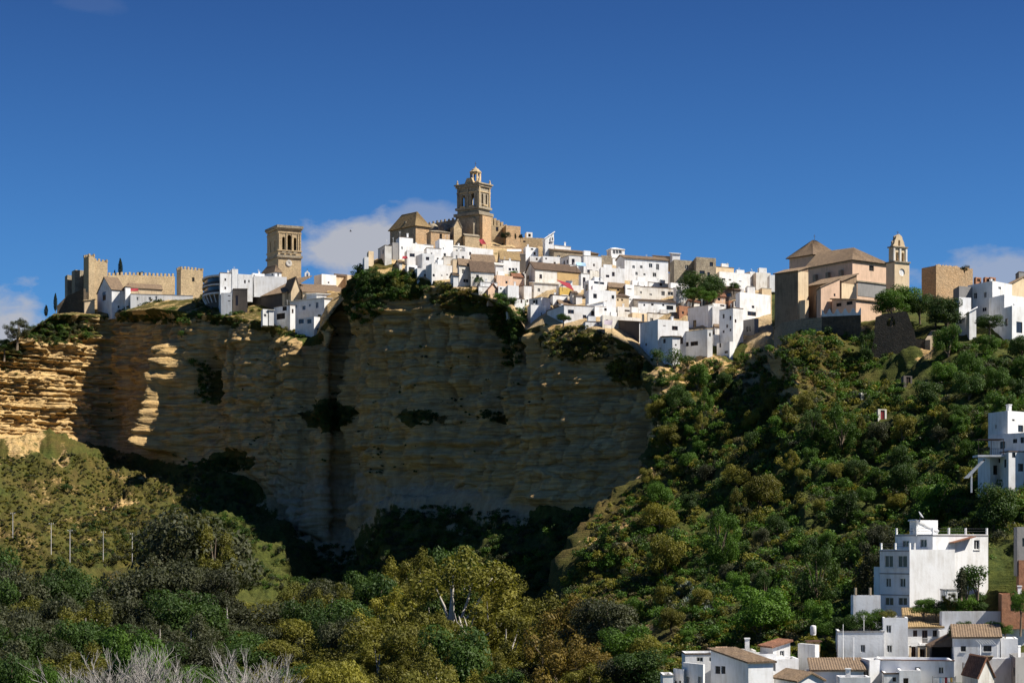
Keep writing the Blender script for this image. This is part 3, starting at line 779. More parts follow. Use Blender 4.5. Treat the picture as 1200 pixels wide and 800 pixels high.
house(551, 553, 562, 335, 345, 'flat', 'ochre', 'tiny ochre house at the foot of the dark roofed hall', name='ochre_house')
house(559, 561, 573, 335, 345, 'flat', 'white', 'low white house on the rim above the green bush', win=[])
house(569, 572, 584, 339, 349, 'gy', 'pink', 'rounded terracotta coloured little house on the cliff rim', name='terracotta_house', rise=2, tile='tile_r')
house(580, 584, 593, 335, 349, 'flat', 'white', 'small white house with one round black window on the rim', win=[(586, 337, 588, 339)])
house(592, 595, 608, 334, 355, 'flat', 'white', 'white cube house over the black gully, left of the blue shaded wall', win=[], extra=5)
house(606, 614, 623, 334, 357, 'flat', 'white', 'white cube house over the black gully with a blue shaded side', win=[(617, 351, 619, 354)], extra=5)
house(600, 603, 615, 349, 359, 'flat', 'white', 'lowest white house hanging over the black gully', win=[(610, 351, 612, 355)], extra=5)
# --- along the fortress wall
house(636, 639, 649, 279, 300, 'shedx', 'white', 'white chapel with an open bell arch on the skyline', rise=2.2, win=[(643, 284, 645, 286)], tile='white', Y=690, extras='a')
house(647, 650, 669, 287, 296, 'flat', 'white', 'white skyline terrace with one square chimney', Y=694, win=[], extras='c')
house(640, 649, 701, 293, 308, 'shed', 'rubble', 'long rubble stone building with a low tiled roof on the skyline', ridge=289, name='stone_building', cat='building', Y=686, win=[(677, 296, 683, 298)], d=9)
house(632, 636, 657, 300, 314, 'flat', 'white', 'white stepped house below the long rubble building', win=[(639, 302, 641, 304)])
house(656, 667, 684, 299, 316, 'flat', 'white', 'white house with a grey shaded side behind the long brown roof', win=[(681, 301, 683, 307)])
house(681, 684, 705, 299, 322, 'flat', 'white', 'large white house above a pale blue canopy', win=[(695, 309, 697, 312)])
house(702, 705, 717, 299, 315, 'flat', 'stone_d', 'brown stone house left of the glazed lookout', name='stone_house', win=[])
b_long = house(616, 627, 680, 315, 345, 'gx', 'white2', 'long house with a brown ridge roof, half white and half tan walled', ridge=307, tile='tile_d', win=[(633, 316, 637, 320), (666, 319, 669, 323)], d=11, extra=3)
b_long.box('wall_panel', 'ochre', (b_long.rx(653), -.06, b_long.rz(666, 331)), (b_long.w - .02, -.003, b_long.H - .35))['label'] = 'tan painted upper wall'
house(702, 704, 732, 313, 333, 'flat', 'white', 'white house with a low parapet and one dark square window', win=[(710, 322, 714, 325)], extras='a')
house(716, 718, 729, 302, 315, 'flat', 'white', 'white wall below the glazed lookout tower', win=[], Y=690)
house(722, 732, 783, 302, 334, 'gx', 'white', 'long tall white house with two small windows under a brown eave', ridge=299, win=[(741, 311, 744, 314.5), (750, 311, 753, 314.5)], extras='a', Y=662)
house(752, 758, 785, 317, 334, 'flat', 'white', 'white block with a dark coping strip in front of the long tall house', win=[(764, 317.4, 767, 318.6), (769, 317.4, 772, 318.6), (776, 326, 779, 328)])
house(738, 741, 759, 328, 341, 'flat', 'white', 'plain low white house before the white block', win=[(748, 330, 749, 334)])
house(757, 760, 786, 330, 342, 'flat', 'white', 'low white terrace house with a red brown shutter', win=[(767, 331, 768, 335), (773, 332, 776, 335)], fr='frame_b')
house(783, 786, 808, 331, 344, 'flat', 'white', 'white house beside the big dark tree, one red window', win=[(795, 333, 798, 335)])
house(742, 745, 791, 335, 352, 'flat', 'white2', 'stained concrete walled house with a small vent', win=[(761, 344, 764, 346)], th=25, d=9)
house(789, 792, 808, 336, 356, 'flat', 'white', 'tall white house left of the big dark tree', win=[(798, 344, 799, 346)])
house(742, 748, 792, 352, 371, 'shed', 'white', 'white house with a long brown eave and three round dark windows', ridge=349, tile='tile_d', win=[(754, 356, 756, 358.5), (763, 355.5, 766, 358), (776, 356, 778.5, 358.5), (781, 358, 789, 363)], d=6)
house(712, 714, 733, 336, 352, 'gx', 'ochre', 'upper ochre house with a brown hipped roof', ridge=331, win=[(723, 338.5, 726, 341), (715, 340, 716, 342)], name='ochre_house')
house(718, 721, 737, 347, 362, 'hip', 'cream', 'lower yellow ochre house with a dark eave and two small windows', ridge=344, win=[(723, 350, 725, 352.5), (728, 350, 730, 352.5)], name='ochre_house', tile='tile_d')
house(730, 733, 743, 333, 356, 'flat', 'white', 'slim white house right of the ochre pair', win=[(735, 338, 740, 339)])
house(740, 742, 750, 334, 352, 'flat', 'white2', 'narrow stained white house beside the concrete walled one', win=[])
house(684, 690, 712, 328, 349, 'flat', 'white', 'white house with stacked dark roof terraces', win=[(696, 330, 708, 333), (696, 336, 702, 337.5)], winL=[(686, 333, 689, 341)])
house(678, 681, 691, 320, 340, 'flat', 'white', 'thin white house right of the tan walled house', win=[(683, 325, 686, 338)])
house(686, 690, 722, 339, 364, 'flat', 'white', 'plain stepped white house below the stacked roof terraces', win=[(708, 356, 710, 359), (712, 357, 713.5, 360)])
house(653, 656, 690, 356, 362, 'shed', 'white', 'low house under a broad grey brown tiled roof', ridge=347, d=14, win=[])
house(686, 689, 710, 357, 366, 'shedx', 'white', 'white sloping roofed house beside the broad tiled roof', rise=1.4, tile='white2', win=[])
house(641, 661, 710, 357, 379, 'flat', 'white', 'big bright white house on the rim with one dark square window', win=[(683, 369, 687, 373), (700, 362, 702, 364)], winL=[], d=17, extra=4, th=22)
house(620, 634, 645, 348, 368, 'flat', 'white', 'white house with a blue shaded garage, left of the big rim house', win=[(637, 348.5, 639, 350)], extra=4, winL=[(624, 351, 630, 357)])
house(618, 622, 640, 357, 379, 'flat', 'white', 'lower white house above the yellow rock outcrop', win=[(634, 366, 635, 370)], extra=5)
house(620, 626, 654, 331, 349, 'shed', 'white2', 'white house wall with a stair line under the tan walled house', rise=.8, tile='white2', win=[(635, 343, 640, 346)])
house(652, 655, 681, 333, 349, 'flat', 'white', 'white base house behind the red awning', win=[])
house(654, 656, 672, 336, 351, 'flat', 'yellow', 'small bright yellow house under the red awning', name='yellow_house', cat='house', win=[])
house(645, 648, 665, 345, 358, 'flat', 'white', 'small white house in front of the yellow one', win=[(648, 347, 650, 352)])
house(703, 706, 751, 369, 384, 'flat', 'white2', 'long low cream white wall house above the shaded gable', win=[(725, 376, 728, 378)], extra=4)
house(736, 741, 758, 366, 380, 'flat', 'cream', 'cream house with a flat roof above the dark shaded gable', name='beige_house', win=[(752, 368, 755, 378)])
house(683, 686, 708, 376, 386, 'flat', 'white', 'low white terrace wall house with a grey awning', win=[(700, 378, 702, 380)], extra=4)
bg = house(722, 749, 762, 377, 406, 'shed', 'darkwall', 'house with a blackish shaded gable and a thin bright white side', Y=581, rise=1.5, tile='tile_d', d=12, winL=[(728, 398, 731, 404)], win=[], extra=6)  # gable shade painted as a dark wall colour
bg.box('wall_panel', 'white', (.02, -.09, 0), (bg.w - .02, -.004, bg.H - .3))['label'] = 'bright white narrow end'  # white of the house laid over the shade-dark wall, sunlit end only
house(750, 771, 807, 374, 404, 'flat', 'white', 'tall white house plunging down the rock with a blue shaded flank', Y=566, d=12, winL=[(756, 402, 758, 405)], win=[(777, 381, 780, 382)], extra=11, extras='c')
house(773, 788, 797, 394, 421, 'shed', 'white', 'narrow lower white house with two round dark windows', Y=560, rise=.6, tile='tile_d', winL=[(777, 397, 780, 402)], win=[(791, 403, 793, 405), (791, 415, 793, 418)], extra=8)
house(797, 829, 835, 385, 414, 'flat', 'white', 'blue shaded house with a covered gallery and two wide dark windows', Y=563, d=10, winL=[(799, 386, 805, 392), (807, 386, 813, 392), (815, 386, 822, 392), (799, 401, 807, 406), (809, 400, 818, 405)], win=[(831, 390, 833, 394)], extra=7, glass='void')
house(806, 830, 836, 357, 384, 'flat', 'white', 'blue shaded house with an arched door and stepped parapet', d=9, winL=[(812, 375, 816, 384)], win=[])
house(829, 835, 852, 355, 368, 'flat', 'white', 'white terrace house with two square openings behind the blue shaded one', win=[(832, 357, 835, 361), (844, 357, 849, 359)])
house(831, 835, 846, 359, 384, 'flat', 'white', 'slim bright white house between two blue shaded walls', win=[], extra=10)
house(843, 859, 871, 360, 415, 'flat', 'white', 'tallest cliffside house, blue shaded front with five stacked windows', d=9, winL=[(847, 368, 849, 373), (851, 380, 853, 384), (855, 385, 857, 388), (847, 387, 849, 390), (855, 370, 857, 375)], win=[(861, 374, 863, 378)], extra=9)
house(840, 855, 859, 400, 421, 'flat', 'white', 'lowest white house wedged against the tallest cliffside house', d=6, winL=[(843, 402, 845, 407), (849, 411, 853, 414)], win=[], extra=6)
house(857, 860, 872, 352, 365, 'flat', 'white2', 'small house with brick coloured trim on the roof of the tallest one', win=[(861, 353, 864, 359), (867, 354, 870, 359)])
house(850, 854, 862, 352, 364, 'flat', 'brick', 'tiny red brick rooftop house beside the brown rubble', name='brick_house', win=[])
house(862, 867, 903, 342, 376, 'flat', 'white', 'large stepped white house beside the dark convent wall', win=[(882, 343.5, 884, 346), (881, 358, 884, 361), (876, 365, 886, 370)], extra=5)
house(862, 884, 889, 373, 392, 'flat', 'grey', 'grey shaded balcony house at the foot of the convent rock', d=9, name='grey_or_shade_house', winL=[(866, 374, 870, 379), (872, 374, 878, 379), (868, 383, 871, 388), (874, 382, 880, 389)], win=[], extra=6, fr='frame_w')
house(839, 843, 879, 318, 338, 'flat', 'white', 'long white terraced house right of the big dark tree', win=[(846, 326, 850, 328), (854, 327, 857, 328.5), (866, 329, 869, 330)], th=30)
house(836, 839, 860, 312, 322, 'flat', 'cream', 'beige upper storey house with a white rooftop box', name='beige_house', win=[], extras='c')
house(870, 879, 885, 318, 338, 'flat', 'white', 'white corner house with two satellite dishes', extras='d', win=[])
house(882, 886, 903, 319, 340, 'flat', 'white2', 'plain off white block left of the convent church', win=[], extras='a')
house(899, 902, 911, 322, 333, 'flat', 'white', 'small white block touching the convent church wall', win=[])
house(858, 861, 872, 338, 347, 'flat', 'white', 'little white patio house beside the brown rubble', win=[(863, 341, 868, 344)], glass='void')
house(876, 879, 887, 344, 352, 'flat', 'brick', 'little red brick rooftop hut on the stepped white house', name='brick_house', win=[])
house(889, 893, 904, 337, 346, 'flat', 'cream', 'beige parapet house on top of the stepped white house', name='beige_house', win=[])
house(793, 796, 811, 358, 374, 'flat', 'brick', 'unfinished orange brick house above the blue shaded wall', name='brick_house', win=[(803, 355, 804, 356)])
house(798, 801, 809, 352, 362, 'flat', 'white2', 'small house right below the tall white house by the tree', win=[])
house(805, 808, 820, 353, 366, 'gx', 'white2', 'low house with a red tiled roof under the dark tree', ridge=351, tile='tile_r', win=[])
house(835, 838, 850, 347, 358, 'gx', 'pink', 'tumbledown terracotta house below the dark tree', ridge=343, tile='tile_r', name='terracotta_house', win=[(841, 349, 844, 352)])
house(845, 848, 868, 338, 354, 'shed', 'darkwall', 'brown ruined house with a collapsed roof', rise=1.5, tile='tile_d', name='ruined_house', win=[])
house(785, 790, 816, 304, 330, 'flat', 'stone_d', 'brown stone palace with two square windows on the skyline', name='stone_building', cat='building', win=[(790, 317, 793, 320.5), (802, 319, 805, 323)], Y=655, d=10)
house(812, 816, 839, 301, 332, 'flat', 'stone_d', 'taller brown stone tower house beside the stone palace', name='stone_building', cat='building', win=[(829, 319, 832, 324)], Y=652, d=9)
house(785, 788, 797, 297, 308, 'shed', 'white', 'tiny white domed house on the stone palace roof', rise=1, tile='white', win=[], Y=672)
house(765, 768, 790, 300, 306, 'shed', 'cream', 'brown tiled shed roof joining the long tall house and the palace', rise=1, win=[], Y=676, name='beige_house')
house(756, 759, 793, 366, 381, 'flat', 'white2', 'white house front with a grey ledge above the plunging house', win=[])
house(695, 697, 722, 359, 372, 'flat', 'white', 'white courtyard house under the yellow ochre one', win=[(708, 361, 711, 364)])
house(720, 724, 745, 359, 371, 'flat', 'white2', 'cluttered white roof house right of the yellow ochre one', win=[(724, 364, 727, 370), (732, 363, 738, 365)])
house(655, 658, 668, 345, 352, 'flat', 'white2', 'tiny grey white house under the tip of the red awning', win=[])
house(560, 563, 583, 330, 340, 'flat', 'white', 'white garden wall house right of the two small trees', win=[(575, 332, 577, 334)])
house(578, 582, 601, 322, 338, 'flat', 'pink', 'terracotta terrace house below the round boulder', name='terracotta_house', win=[])
house(619, 621, 637, 300, 320, 'flat', 'white', 'white filler house between the tall tower house and the brown ridge roof', win=[(628, 302, 630, 305)])
house(497, 500, 517, 290, 306, 'flat', 'white', 'bright stepped house between the lilac shaded house and the big plain block', win=[(505, 296, 506.5, 298)])
house(528, 531, 548, 294, 308, 'flat', 'white', 'white house with dark doorways above the narrow beige house', win=[(534, 299, 536, 304), (541, 300, 544, 306)])
house(664, 668, 690, 310, 325, 'flat', 'white', 'white house touching the right end of the brown ridge roof', win=[(686, 313, 688, 316)])
house(728, 732, 752, 345, 362, 'flat', 'white', 'white house with shelf like balconies under the concrete walled one', win=[(734, 350, 740, 351.5)])

# small loose things of the town
def awning(name, label, pts, mat, group=None, cat='awning'):
    """cloth between four real points, with poles"""
    P = [at(*p) for p in pts]; c = sum(P, Vector()) / 4
    o = empty(name, c); tag(o, label, cat, group)
    m = MB(); n_ = 8
    g = [[None] * (n_ + 1) for _ in range(n_ + 1)]
    for i in range(n_ + 1):
        for j in range(n_ + 1):
            u, v = i / n_, j / n_
            p = P[0].lerp(P[1], u).lerp(P[3].lerp(P[2], u), v) - c
            p.z -= .5 * math.sin(math.pi * u) * math.sin(math.pi * v)
            g[i][j] = p
    for i in range(n_):
        for j in range(n_): m.f([g[i][j], g[i + 1][j], g[i + 1][j + 1], g[i][j + 1]]); m.f([g[i][j] - Vector((0, 0, .03)), g[i][j + 1] - Vector((0, 0, .03)), g[i + 1][j + 1] - Vector((0, 0, .03)), g[i + 1][j] - Vector((0, 0, .03))])
    m.build('cloth', mat, o)
    q = MB(); q.tube([P[2] - c, P[2] - c - Vector((0, 0, 2.2))], .05, 6); q.build('pole', 'iron', o)
    q = MB(); q.tube([P[3] - c, P[3] - c - Vector((0, 0, 2.2))], .05, 6); q.build('pole', 'iron', o)
    return o
awning('awning', 'long dark red awning slanting down over the yellow house', [(652, 327.5, 618), (668, 332, 622), (673, 341, 612), (659, 333, 608)], 'red')
awning('awning', 'small red awning on the cliff rim at the western tip', [(472, 300, 655), (477, 300, 656), (478, 303, 652), (471, 303, 651)], 'red')
awning('awning', 'pale blue canopy below the large white house', [(675, 307, 640), (686, 308, 642), (687, 312, 636), (676, 311, 634)], 'blue')
awning('awning', 'purple grey oval canopy over the terrace on the rim', [(708, 375, 583), (718, 375, 585), (717, 381, 579), (708, 380, 577)], 'awning')
awning('parasol', 'red parasol cloth beside the stone gabled house', [(561, 281, 690), (566, 280, 692), (570, 286, 688), (564, 286, 686)], 'red', cat='parasol')
awning('awning', 'white awning strip above the orange tan roof', [(594, 292, 695), (611, 292, 697), (611, 294.5, 693), (594, 294.5, 691)], 'white')

# fortress wall under the hilltop church, two terraces
b = B('retaining_wall', 'long tan stone retaining wall under the hilltop church', 'wall', 571, 574, 639, 277, 300, 715, 12, None, 6)
hs = [b.rR(588, 285, 591, 287), (b.rR(604, 284, 607, 286)), b.rR(613, 282, 616, 284)]
b.walls('stone', hR=[rect(*q) for q in hs]); [b.window(q, 'R', 'iron') for q in hs]
b = B('retaining_wall', 'lower orange stone terrace wall with a rough top', 'wall', 571, 576, 625, 289, 304, 704, 14, None, 5)
b.walls('stone_o')
b = B('white_kiosk', 'small white rooftop kiosk on the retaining wall against the sky', 'kiosk', 615, 617, 624, 272, 278, 719, 20, None, 4, 1)
q = b.rR(619, 274, 622, 277.5); b.walls('white', hR=[rect(*q)]); b.window(q, 'R', 'iron', glass='void')
# glazed lookout
b = B('lookout', 'white glazed lookout room on the skyline with a wide window band', 'lookout', 711, 716, 732, 291.5, 303, 692, 30, None, 6)
hs = [b.rR(718, 293, 721, 297.5), b.rR(721.6, 293, 724.5, 297.5), b.rR(725, 293, 728.5, 297.5)]
b.walls('white', hR=[rect(*q) for q in hs], prof='none', rise=0); [b.window(q, 'R', 'frame_w') for q in hs]
b.roof('hip', .8, 'white', .25)
# bell arch of the chapel
def bell_gable(name, label, pxc, base, top, wpx, Y, mat='white'):
    c = at(pxc, base, Y); o = empty(name, c, rad(20)); tag(o, label, 'bell gable')
    h = (base - top) / F * Y; w_ = wpx / F * Y; m = MB()
    out = [(-w_ / 2, 0), (w_ / 2, 0), (w_ / 2, h * .7), (w_ * .28, h * .78), (0, h), (-w_ * .28, h * .78), (-w_ / 2, h * .7)]
    ho = arch(0, h * .18, w_ * .4, h * .5)
    m.panel(out, [ho], lambda a, b_: Vector((a, -.3, b_)), Vector((0, 1, 0)), .6)
    m.panel(out, [ho], lambda a, b_: Vector((a, .3, b_)), Vector((0, 1, 0)), 0)
    for (a, b_), (c_, d_) in zip(out, out[1:] + out[:1]): m.f([Vector((a, -.3, b_)), Vector((c_, -.3, d_)), Vector((c_, .3, d_)), Vector((a, .3, b_))])
    m.build('wall', mat, o)
    q = MB(); q.lathe([(.02, h * .55), (w_ * .1, h * .5), (w_ * .12, h * .36), (w_ * .17, h * .28), (.02, h * .28)], 10); q.build('bell', 'iron', o)
    q = MB(); q.tube([(0, 0, h), (0, 0, h + .8)], .05, 5); q.tube([(-.25, 0, h + .5), (.25, 0, h + .5)], .05, 5); q.build('cross', 'iron', o)
bell_gable('bell_gable', 'little white bell gable right of the tall clock tower', 360, 326, 317, 6, 765)
bell_gable('bell_gable', 'white bell arch on the roof corner of the skyline chapel', 647, 283, 276, 4, 691)
# ------------------------------------------------------------------ landmarks
def crenels(m, path, z, step=1.6, wd=.8, h=1.1, t=.5):
    """merlons along a polyline of local points (x, y)"""
    for (a, b) in zip(path, path[1:]):
        A, Bv = Vector((a[0], a[1], 0)), Vector((b[0], b[1], 0)); n_ = max(1, int((Bv - A).length / step)); u = (Bv - A).normalized(); v = Vector((-u.y, u.x, 0)) * t / 2
        for i in range(n_ + 1):
            c = A.lerp(Bv, i / n_); p = [c - u * wd / 2 - v, c + u * wd / 2 - v, c + u * wd / 2 + v, c - u * wd / 2 + v]
            hh = h * R.uniform(.75, 1.1)
            m.hexa([Vector((q.x, q.y, z - .1)) for q in p] + [Vector((q.x, q.y, z + hh)) for q in p])

def castle_tower(px0, pxc, px1, top, bot, Y, label, th=35, mat='stone', wins=(), merl=True, h=None, extra=11, parent=None):
    b = B('castle_tower', label, 'castle tower', px0, pxc, px1, top, bot, Y, th, 'towers and walls of the castle', None, extra)
    hs = [b.rR(*q) for q in wins]
    b.walls(mat, hR=[rect(*q) for q in hs], parapet=1.0)
    for q in hs: b.window(q, 'R', 'iron', glass='void')
    if merl:
        m = MB(); c = [b.L(.3, .3, 0), b.L(b.w - .3, .3, 0), b.L(b.w - .3, b.d - .3, 0), b.L(.3, b.d - .3, 0)]
        crenels(m, [(p.x, p.y) for p in c + c[:1]], b.H, 1.5, .8, 1.1); m.build('battlement', mat, b.root)
    return b
# castle, from the far corner of the hill to the second tower
castle_tower(98, 104, 111, 300, 365, 800, 'tallest slender castle tower with battlements', 40)
castle_tower(108, 111, 126, 306, 350, 803, 'broad battlemented castle tower beside the slender one', 35)
castle_tower(84, 88, 103, 316, 362, 806, 'low dark castle bastion behind the slender tower', 40, 'stone_d', merl=False)
castle_tower(76, 79, 88, 322, 358, 812, 'outermost ruined castle corner above the cypresses', 40, 'stone_d', merl=False)
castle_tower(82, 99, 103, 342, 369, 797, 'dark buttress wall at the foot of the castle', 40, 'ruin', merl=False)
castle_tower(207, 212, 238, 315, 345, 790, 'square eastern castle tower with a dark window and hanging balcony', 35, wins=[(225, 325, 228, 330)])
def wall_run(label, pts, mat, h=None, thick=1.2, merl=True, group='towers and walls of the castle', name='castle_wall', cat='wall', step=1.7):
    """pts: (px, py top, py bottom, Y)"""
    A = [at(p[0], p[1], p[3]) for p in pts]; Bt = [at(p[0], p[2], p[3]) for p in pts]
    c = Bt[0]; o = empty(name, c); tag(o, label, cat, group)
    m = MB()
    for i in range(len(A) - 1):
        a0, a1, b0, b1 = A[i] - c, A[i + 1] - c, Bt[i] - c, Bt[i + 1] - c
        u = Vector((a1.x - a0.x, a1.y - a0.y, 0)).normalized(); v = Vector((-u.y, u.x, 0)) * thick
        m.hexa([b0, b1, b1 + v, b0 + v, a0, a1, a1 + v, a0 + v])
    m.build('wall', mat, o)
    if merl:
        m = MB()
        for i in range(len(A) - 1):
            a0, a1 = A[i] - c, A[i + 1] - c; L_ = (a1 - a0).length; n_ = max(1, int(L_ / step)); u = Vector((a1.x - a0.x, a1.y - a0.y, 0)).normalized(); v = Vector((-u.y, u.x, 0)) * .5
            for k in range(n_):
                q = a0.lerp(a1, (k + .25) / n_); r_ = a0.lerp(a1, (k + .75) / n_); hh = Vector((0, 0, R.uniform(.9, 1.3)))
                m.hexa([q, r_, r_ + v, q + v, q + hh, r_ + hh, r_ + v + hh, q + v + hh])
        m.build('battlement', mat, o)
    return o
wall_run('long battlemented castle curtain wall between the two towers', [(126, 323, 345, 806), (150, 322, 345, 812), (205, 324, 345, 824)], 'stone')
wall_run('broken dark edge wall climbing from the hillside to the castle', [(67, 358, 385, 796), (78, 347, 390, 797), (98, 338, 395, 792)], 'ruin', merl=False)
# white convent-like house below the castle: hipped brown roof, long low wing
b = house(114, 131, 146, 339, 366, 'gx', 'white', 'tall white house with a brown hipped roof below the castle', Y=786, ridge=325, th=32, win=[(138, 358, 140, 361)], winL=[(120, 342, 124, 352)], d=16, group='white houses of the castle quarter')
house(145, 147, 153, 336, 365, 'hip', 'white', 'white stair turret house against the brown hipped roof', Y=785, ridge=333, group='white houses of the castle quarter', win=[])
house(150, 153, 190, 337, 346, 'gx', 'cream', 'low building with a tan roof under the castle curtain wall', Y=806, ridge=332, group='white houses of the castle quarter', win=[], name='beige_house')
house(151, 153, 226, 344, 366, 'flat', 'white', 'long low white wing with small black windows on the cliff edge', Y=783, th=14, group='white houses of the castle quarter', win=[(160, 348, 162, 352), (161, 357, 163, 362), (174, 348, 177, 352), (174, 358, 177, 362), (182, 347, 184, 361)], d=10)
house(96, 99, 111, 352, 370, 'shedx', 'cream', 'pale buttress of the castle catching the sun', Y=790, rise=.6, group='white houses of the castle quarter', win=[], tile='stone', name='beige_house')
awning('awning', 'red awning on the roof terrace below the castle', [(153, 338, 797), (162, 338, 800), (162, 341, 795), (153, 341, 792)], 'red')

# curved hotel with three dark balcony bands
c = at(257, 358, 744); o = empty('curved_hotel', c, 0); tag(o, 'curved hotel with three dark balcony bands hanging over the cliff', 'hotel')
Rr = 18.0; cx, cy = 1.5, Rr + 1.0     # centre behind the facade
def ring_band(r0, r1, z0, z1, a0=-200, a1=-88, n_=22):
    m = MB()
    for i in range(n_):
        q = []
        for a in (a0 + (a1 - a0) * i / n_, a0 + (a1 - a0) * (i + 1) / n_):
            q.append([Vector((cx + r_ * math.cos(rad(a)) * .58, cy + r_ * math.sin(rad(a)), 0)) for r_ in (r0, r1)])
        (a_, b_), (c_, d_) = q
        m.hexa([Vector((p.x, p.y, z0)) for p in (a_, b_, d_, c_)] + [Vector((p.x, p.y, z1)) for p in (a_, b_, d_, c_)])
    return m
zz = lambda py: (358 - py) / F * 744
for (t_, b_) in ((323, 331.5), (333, 341.5)):
    ring_band(Rr - 1.6, Rr - 1.4, zz(b_), zz(t_)).build('glass_band', 'glass', o)
    ring_band(Rr - .15, Rr - .05, zz(b_) + .1, zz(b_) + 1.0).build('railing', 'iron', o)
for (t_, b_) in ((321, 323), (331.5, 333), (341.5, 343.2)):
    ring_band(0.5, Rr + .1, zz(b_), zz(t_)).build('balcony_slab', 'white', o)
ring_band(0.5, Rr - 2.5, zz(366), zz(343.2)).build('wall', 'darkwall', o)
for k in range(9):
    a = rad(-196 + k * 12); m = MB(); p = Vector((cx + (Rr - 2.4) * math.cos(a) * .58, cy + (Rr - 2.4) * math.sin(a), zz(352))); q = Vector((cx + (Rr - .2) * math.cos(a) * .58, cy + (Rr - .2) * math.sin(a), zz(343.4)))
    m.tube([p, q], .22, 6); m.build('strut', 'white', o)
b = house(255, 258, 272, 319, 362, 'flat', 'white', 'white end wall of the curved hotel with two small windows', Y=742, th=28, group='white houses of the castle quarter', win=[(263, 326, 265, 329), (263, 336, 265, 339)], winL=[], extra=2, d=12)
b = B('stair_tower', 'white stair tower beside the curved hotel', 'tower', 268, 272, 279, 315, 345, 744, 28, None, 8); b.walls('white'); b.antenna(1, 1, h=1.5)
house(276, 279, 296, 321, 345, 'flat', 'white', 'white hotel wing with three tall windows', Y=745, th=25, group='white houses of the castle quarter', win=[(278.5, 327, 280, 331), (286, 328, 288, 332), (291, 328, 292.5, 331)])
house(293, 296, 310, 320, 340, 'flat', 'white', 'white terrace house with a cluttered roof before the clock tower', Y=752, group='white houses of the castle quarter', win=[(297, 322, 299, 325)], extras='a')
house(306, 322, 330, 319, 328, 'hip', 'white', 'small white lantern house with a tiled hip roof', Y=760, ridge=312, group='white houses of the castle quarter', th=35, win=[(325, 320, 327, 324)], winL=[(313, 320, 316, 323), (318, 320, 320, 323)], d=9)
house(295, 298, 336, 323, 340, 'flat', 'white', 'long plain white terrace wall below the lantern house', Y=750, th=18, group='white houses of the castle quarter', win=[], d=7)
# clock tower
b = B('clock_tower', 'tall square tan clock tower with three arched belfry windows', 'tower', 313, 326, 353, 269, 332, 770, 26, None, None, 4)
H0 = b.H; zf = lambda py: b.rz(339, py)
zc = zf(301); ws = [(332.3, 278, 293, 3.2), (339, 275, 293, 4.3), (345.8, 278, 293, 3.2)]
hR = []
for (pc, t_, b_, wd) in ws:
    hR.append(arch(b.rx(pc), zf(b_), wd / F * b.Y * 1.06, zf(t_) - zf(b_)))
hL = [arch(b.d * q, zf(293), 1.1, 4.2) for q in (.3, .7)]
b.walls('stone', hR=hR, hL=hL, hB=[arch(b.w * .5, zf(293), 1.4, 5)], prof='none')
m = MB(); w_, d_ = b.w, b.d
m.f([b.L(.01, .01, H0 - .3), b.L(w_ - .01, .01, H0 - .3), b.L(w_ - .01, d_ - .01, H0 - .3), b.L(.01, d_ - .01, H0 - .3)])
m.f([b.L(.01, .01, zc), b.L(w_ - .01, .01, zc), b.L(w_ - .01, d_ - .01, zc), b.L(.01, d_ - .01, zc)])
m.build('floor_slab', 'stone_d', b.root)
def course(b, z0, z1, out, name='cornice', mat='stone', inner=True):
    return b.box(name, mat, (-out, -out, z0), (b.w + out, b.d + out, z1))
b.box('cornice', 'stone_d', (-.7, -.7, zf(267.5)), (w_ + .7, d_ + .7, zf(264.5)))
b.box('cornice', 'stone', (-.35, -.35, zf(269.3)), (w_ + .35, d_ + .35, zf(267.5) - .003))
for k in range(4):
    pass
band(b, zf(302), .9, .45, 'stone_d'); band(b, zf(294.5), .45, .3, 'stone'); band(b, zf(273.5), .3, .2, 'stone')
for (pc, t_, b_, wd) in ws:     # balconies under the windows, pilasters between
    x = b.rx(pc); m = MB(); m.box((x - .75, -.5, zf(297)), (x + .75, -.31, zf(295.2))); m.build('balcony', 'stone_d', b.root)
for pc in (327.2, 335.8, 342.4, 349.5, 352.3):
    x = min(b.rx(pc), w_ - .3); m = MB(); m.box((x - .22, -.22, zf(294.2)), (x + .22, -.004, zf(274))); m.build('pilaster', 'stone', b.root)
m = MB(); x = b.rx(338.5); z = zf(308.5)
m.bm.free(); m.bm = bmesh.new()
prof = [(0.001, -.28), (1.05, -.28), (1.05, -.22), (1.25, -.2), (1.25, 0)]
ring = []
for r_, y_ in prof: ring.append([m.bm.verts.new((x + r_ * math.cos(k * math.pi / 12), y_, z + r_ * math.sin(k * math.pi / 12))) for k in range(24)])
for a, c_ in zip(ring, ring[1:]):
    for k in range(24): m.bm.faces.new((a[k], a[(k + 1) % 24], c_[(k + 1) % 24], c_[k]))
ck = m.build('clock_face', 'white2', b.root)
m = MB(); m.box((x - .06, -.36, z - .1), (x + .06, -.3, z + .8)); m.box((x - .1, -.36, z - .06), (x + .55, -.3, z + .06)); m.build('clock_hand', 'iron', ck)
m = MB(); ww = .16
for k in range(12):
    a = k * math.pi / 6; p = Vector((x + .88 * math.cos(a), -.3, z + .88 * math.sin(a))); m.box((p.x - .06, -.32, p.z - .06), (p.x + .06, -.29, p.z + .06))
m.build('hour_mark', 'iron', ck)
m = MB(); m.lathe([(.01, zf(297)), (.5, zf(297) + .1), (.62, zf(295)), (.4, zf(290)), (.15, zf(289)), (.01, zf(289))], 12, (b.rx(339), 1.6)); m.build('bell', 'iron', b.root)

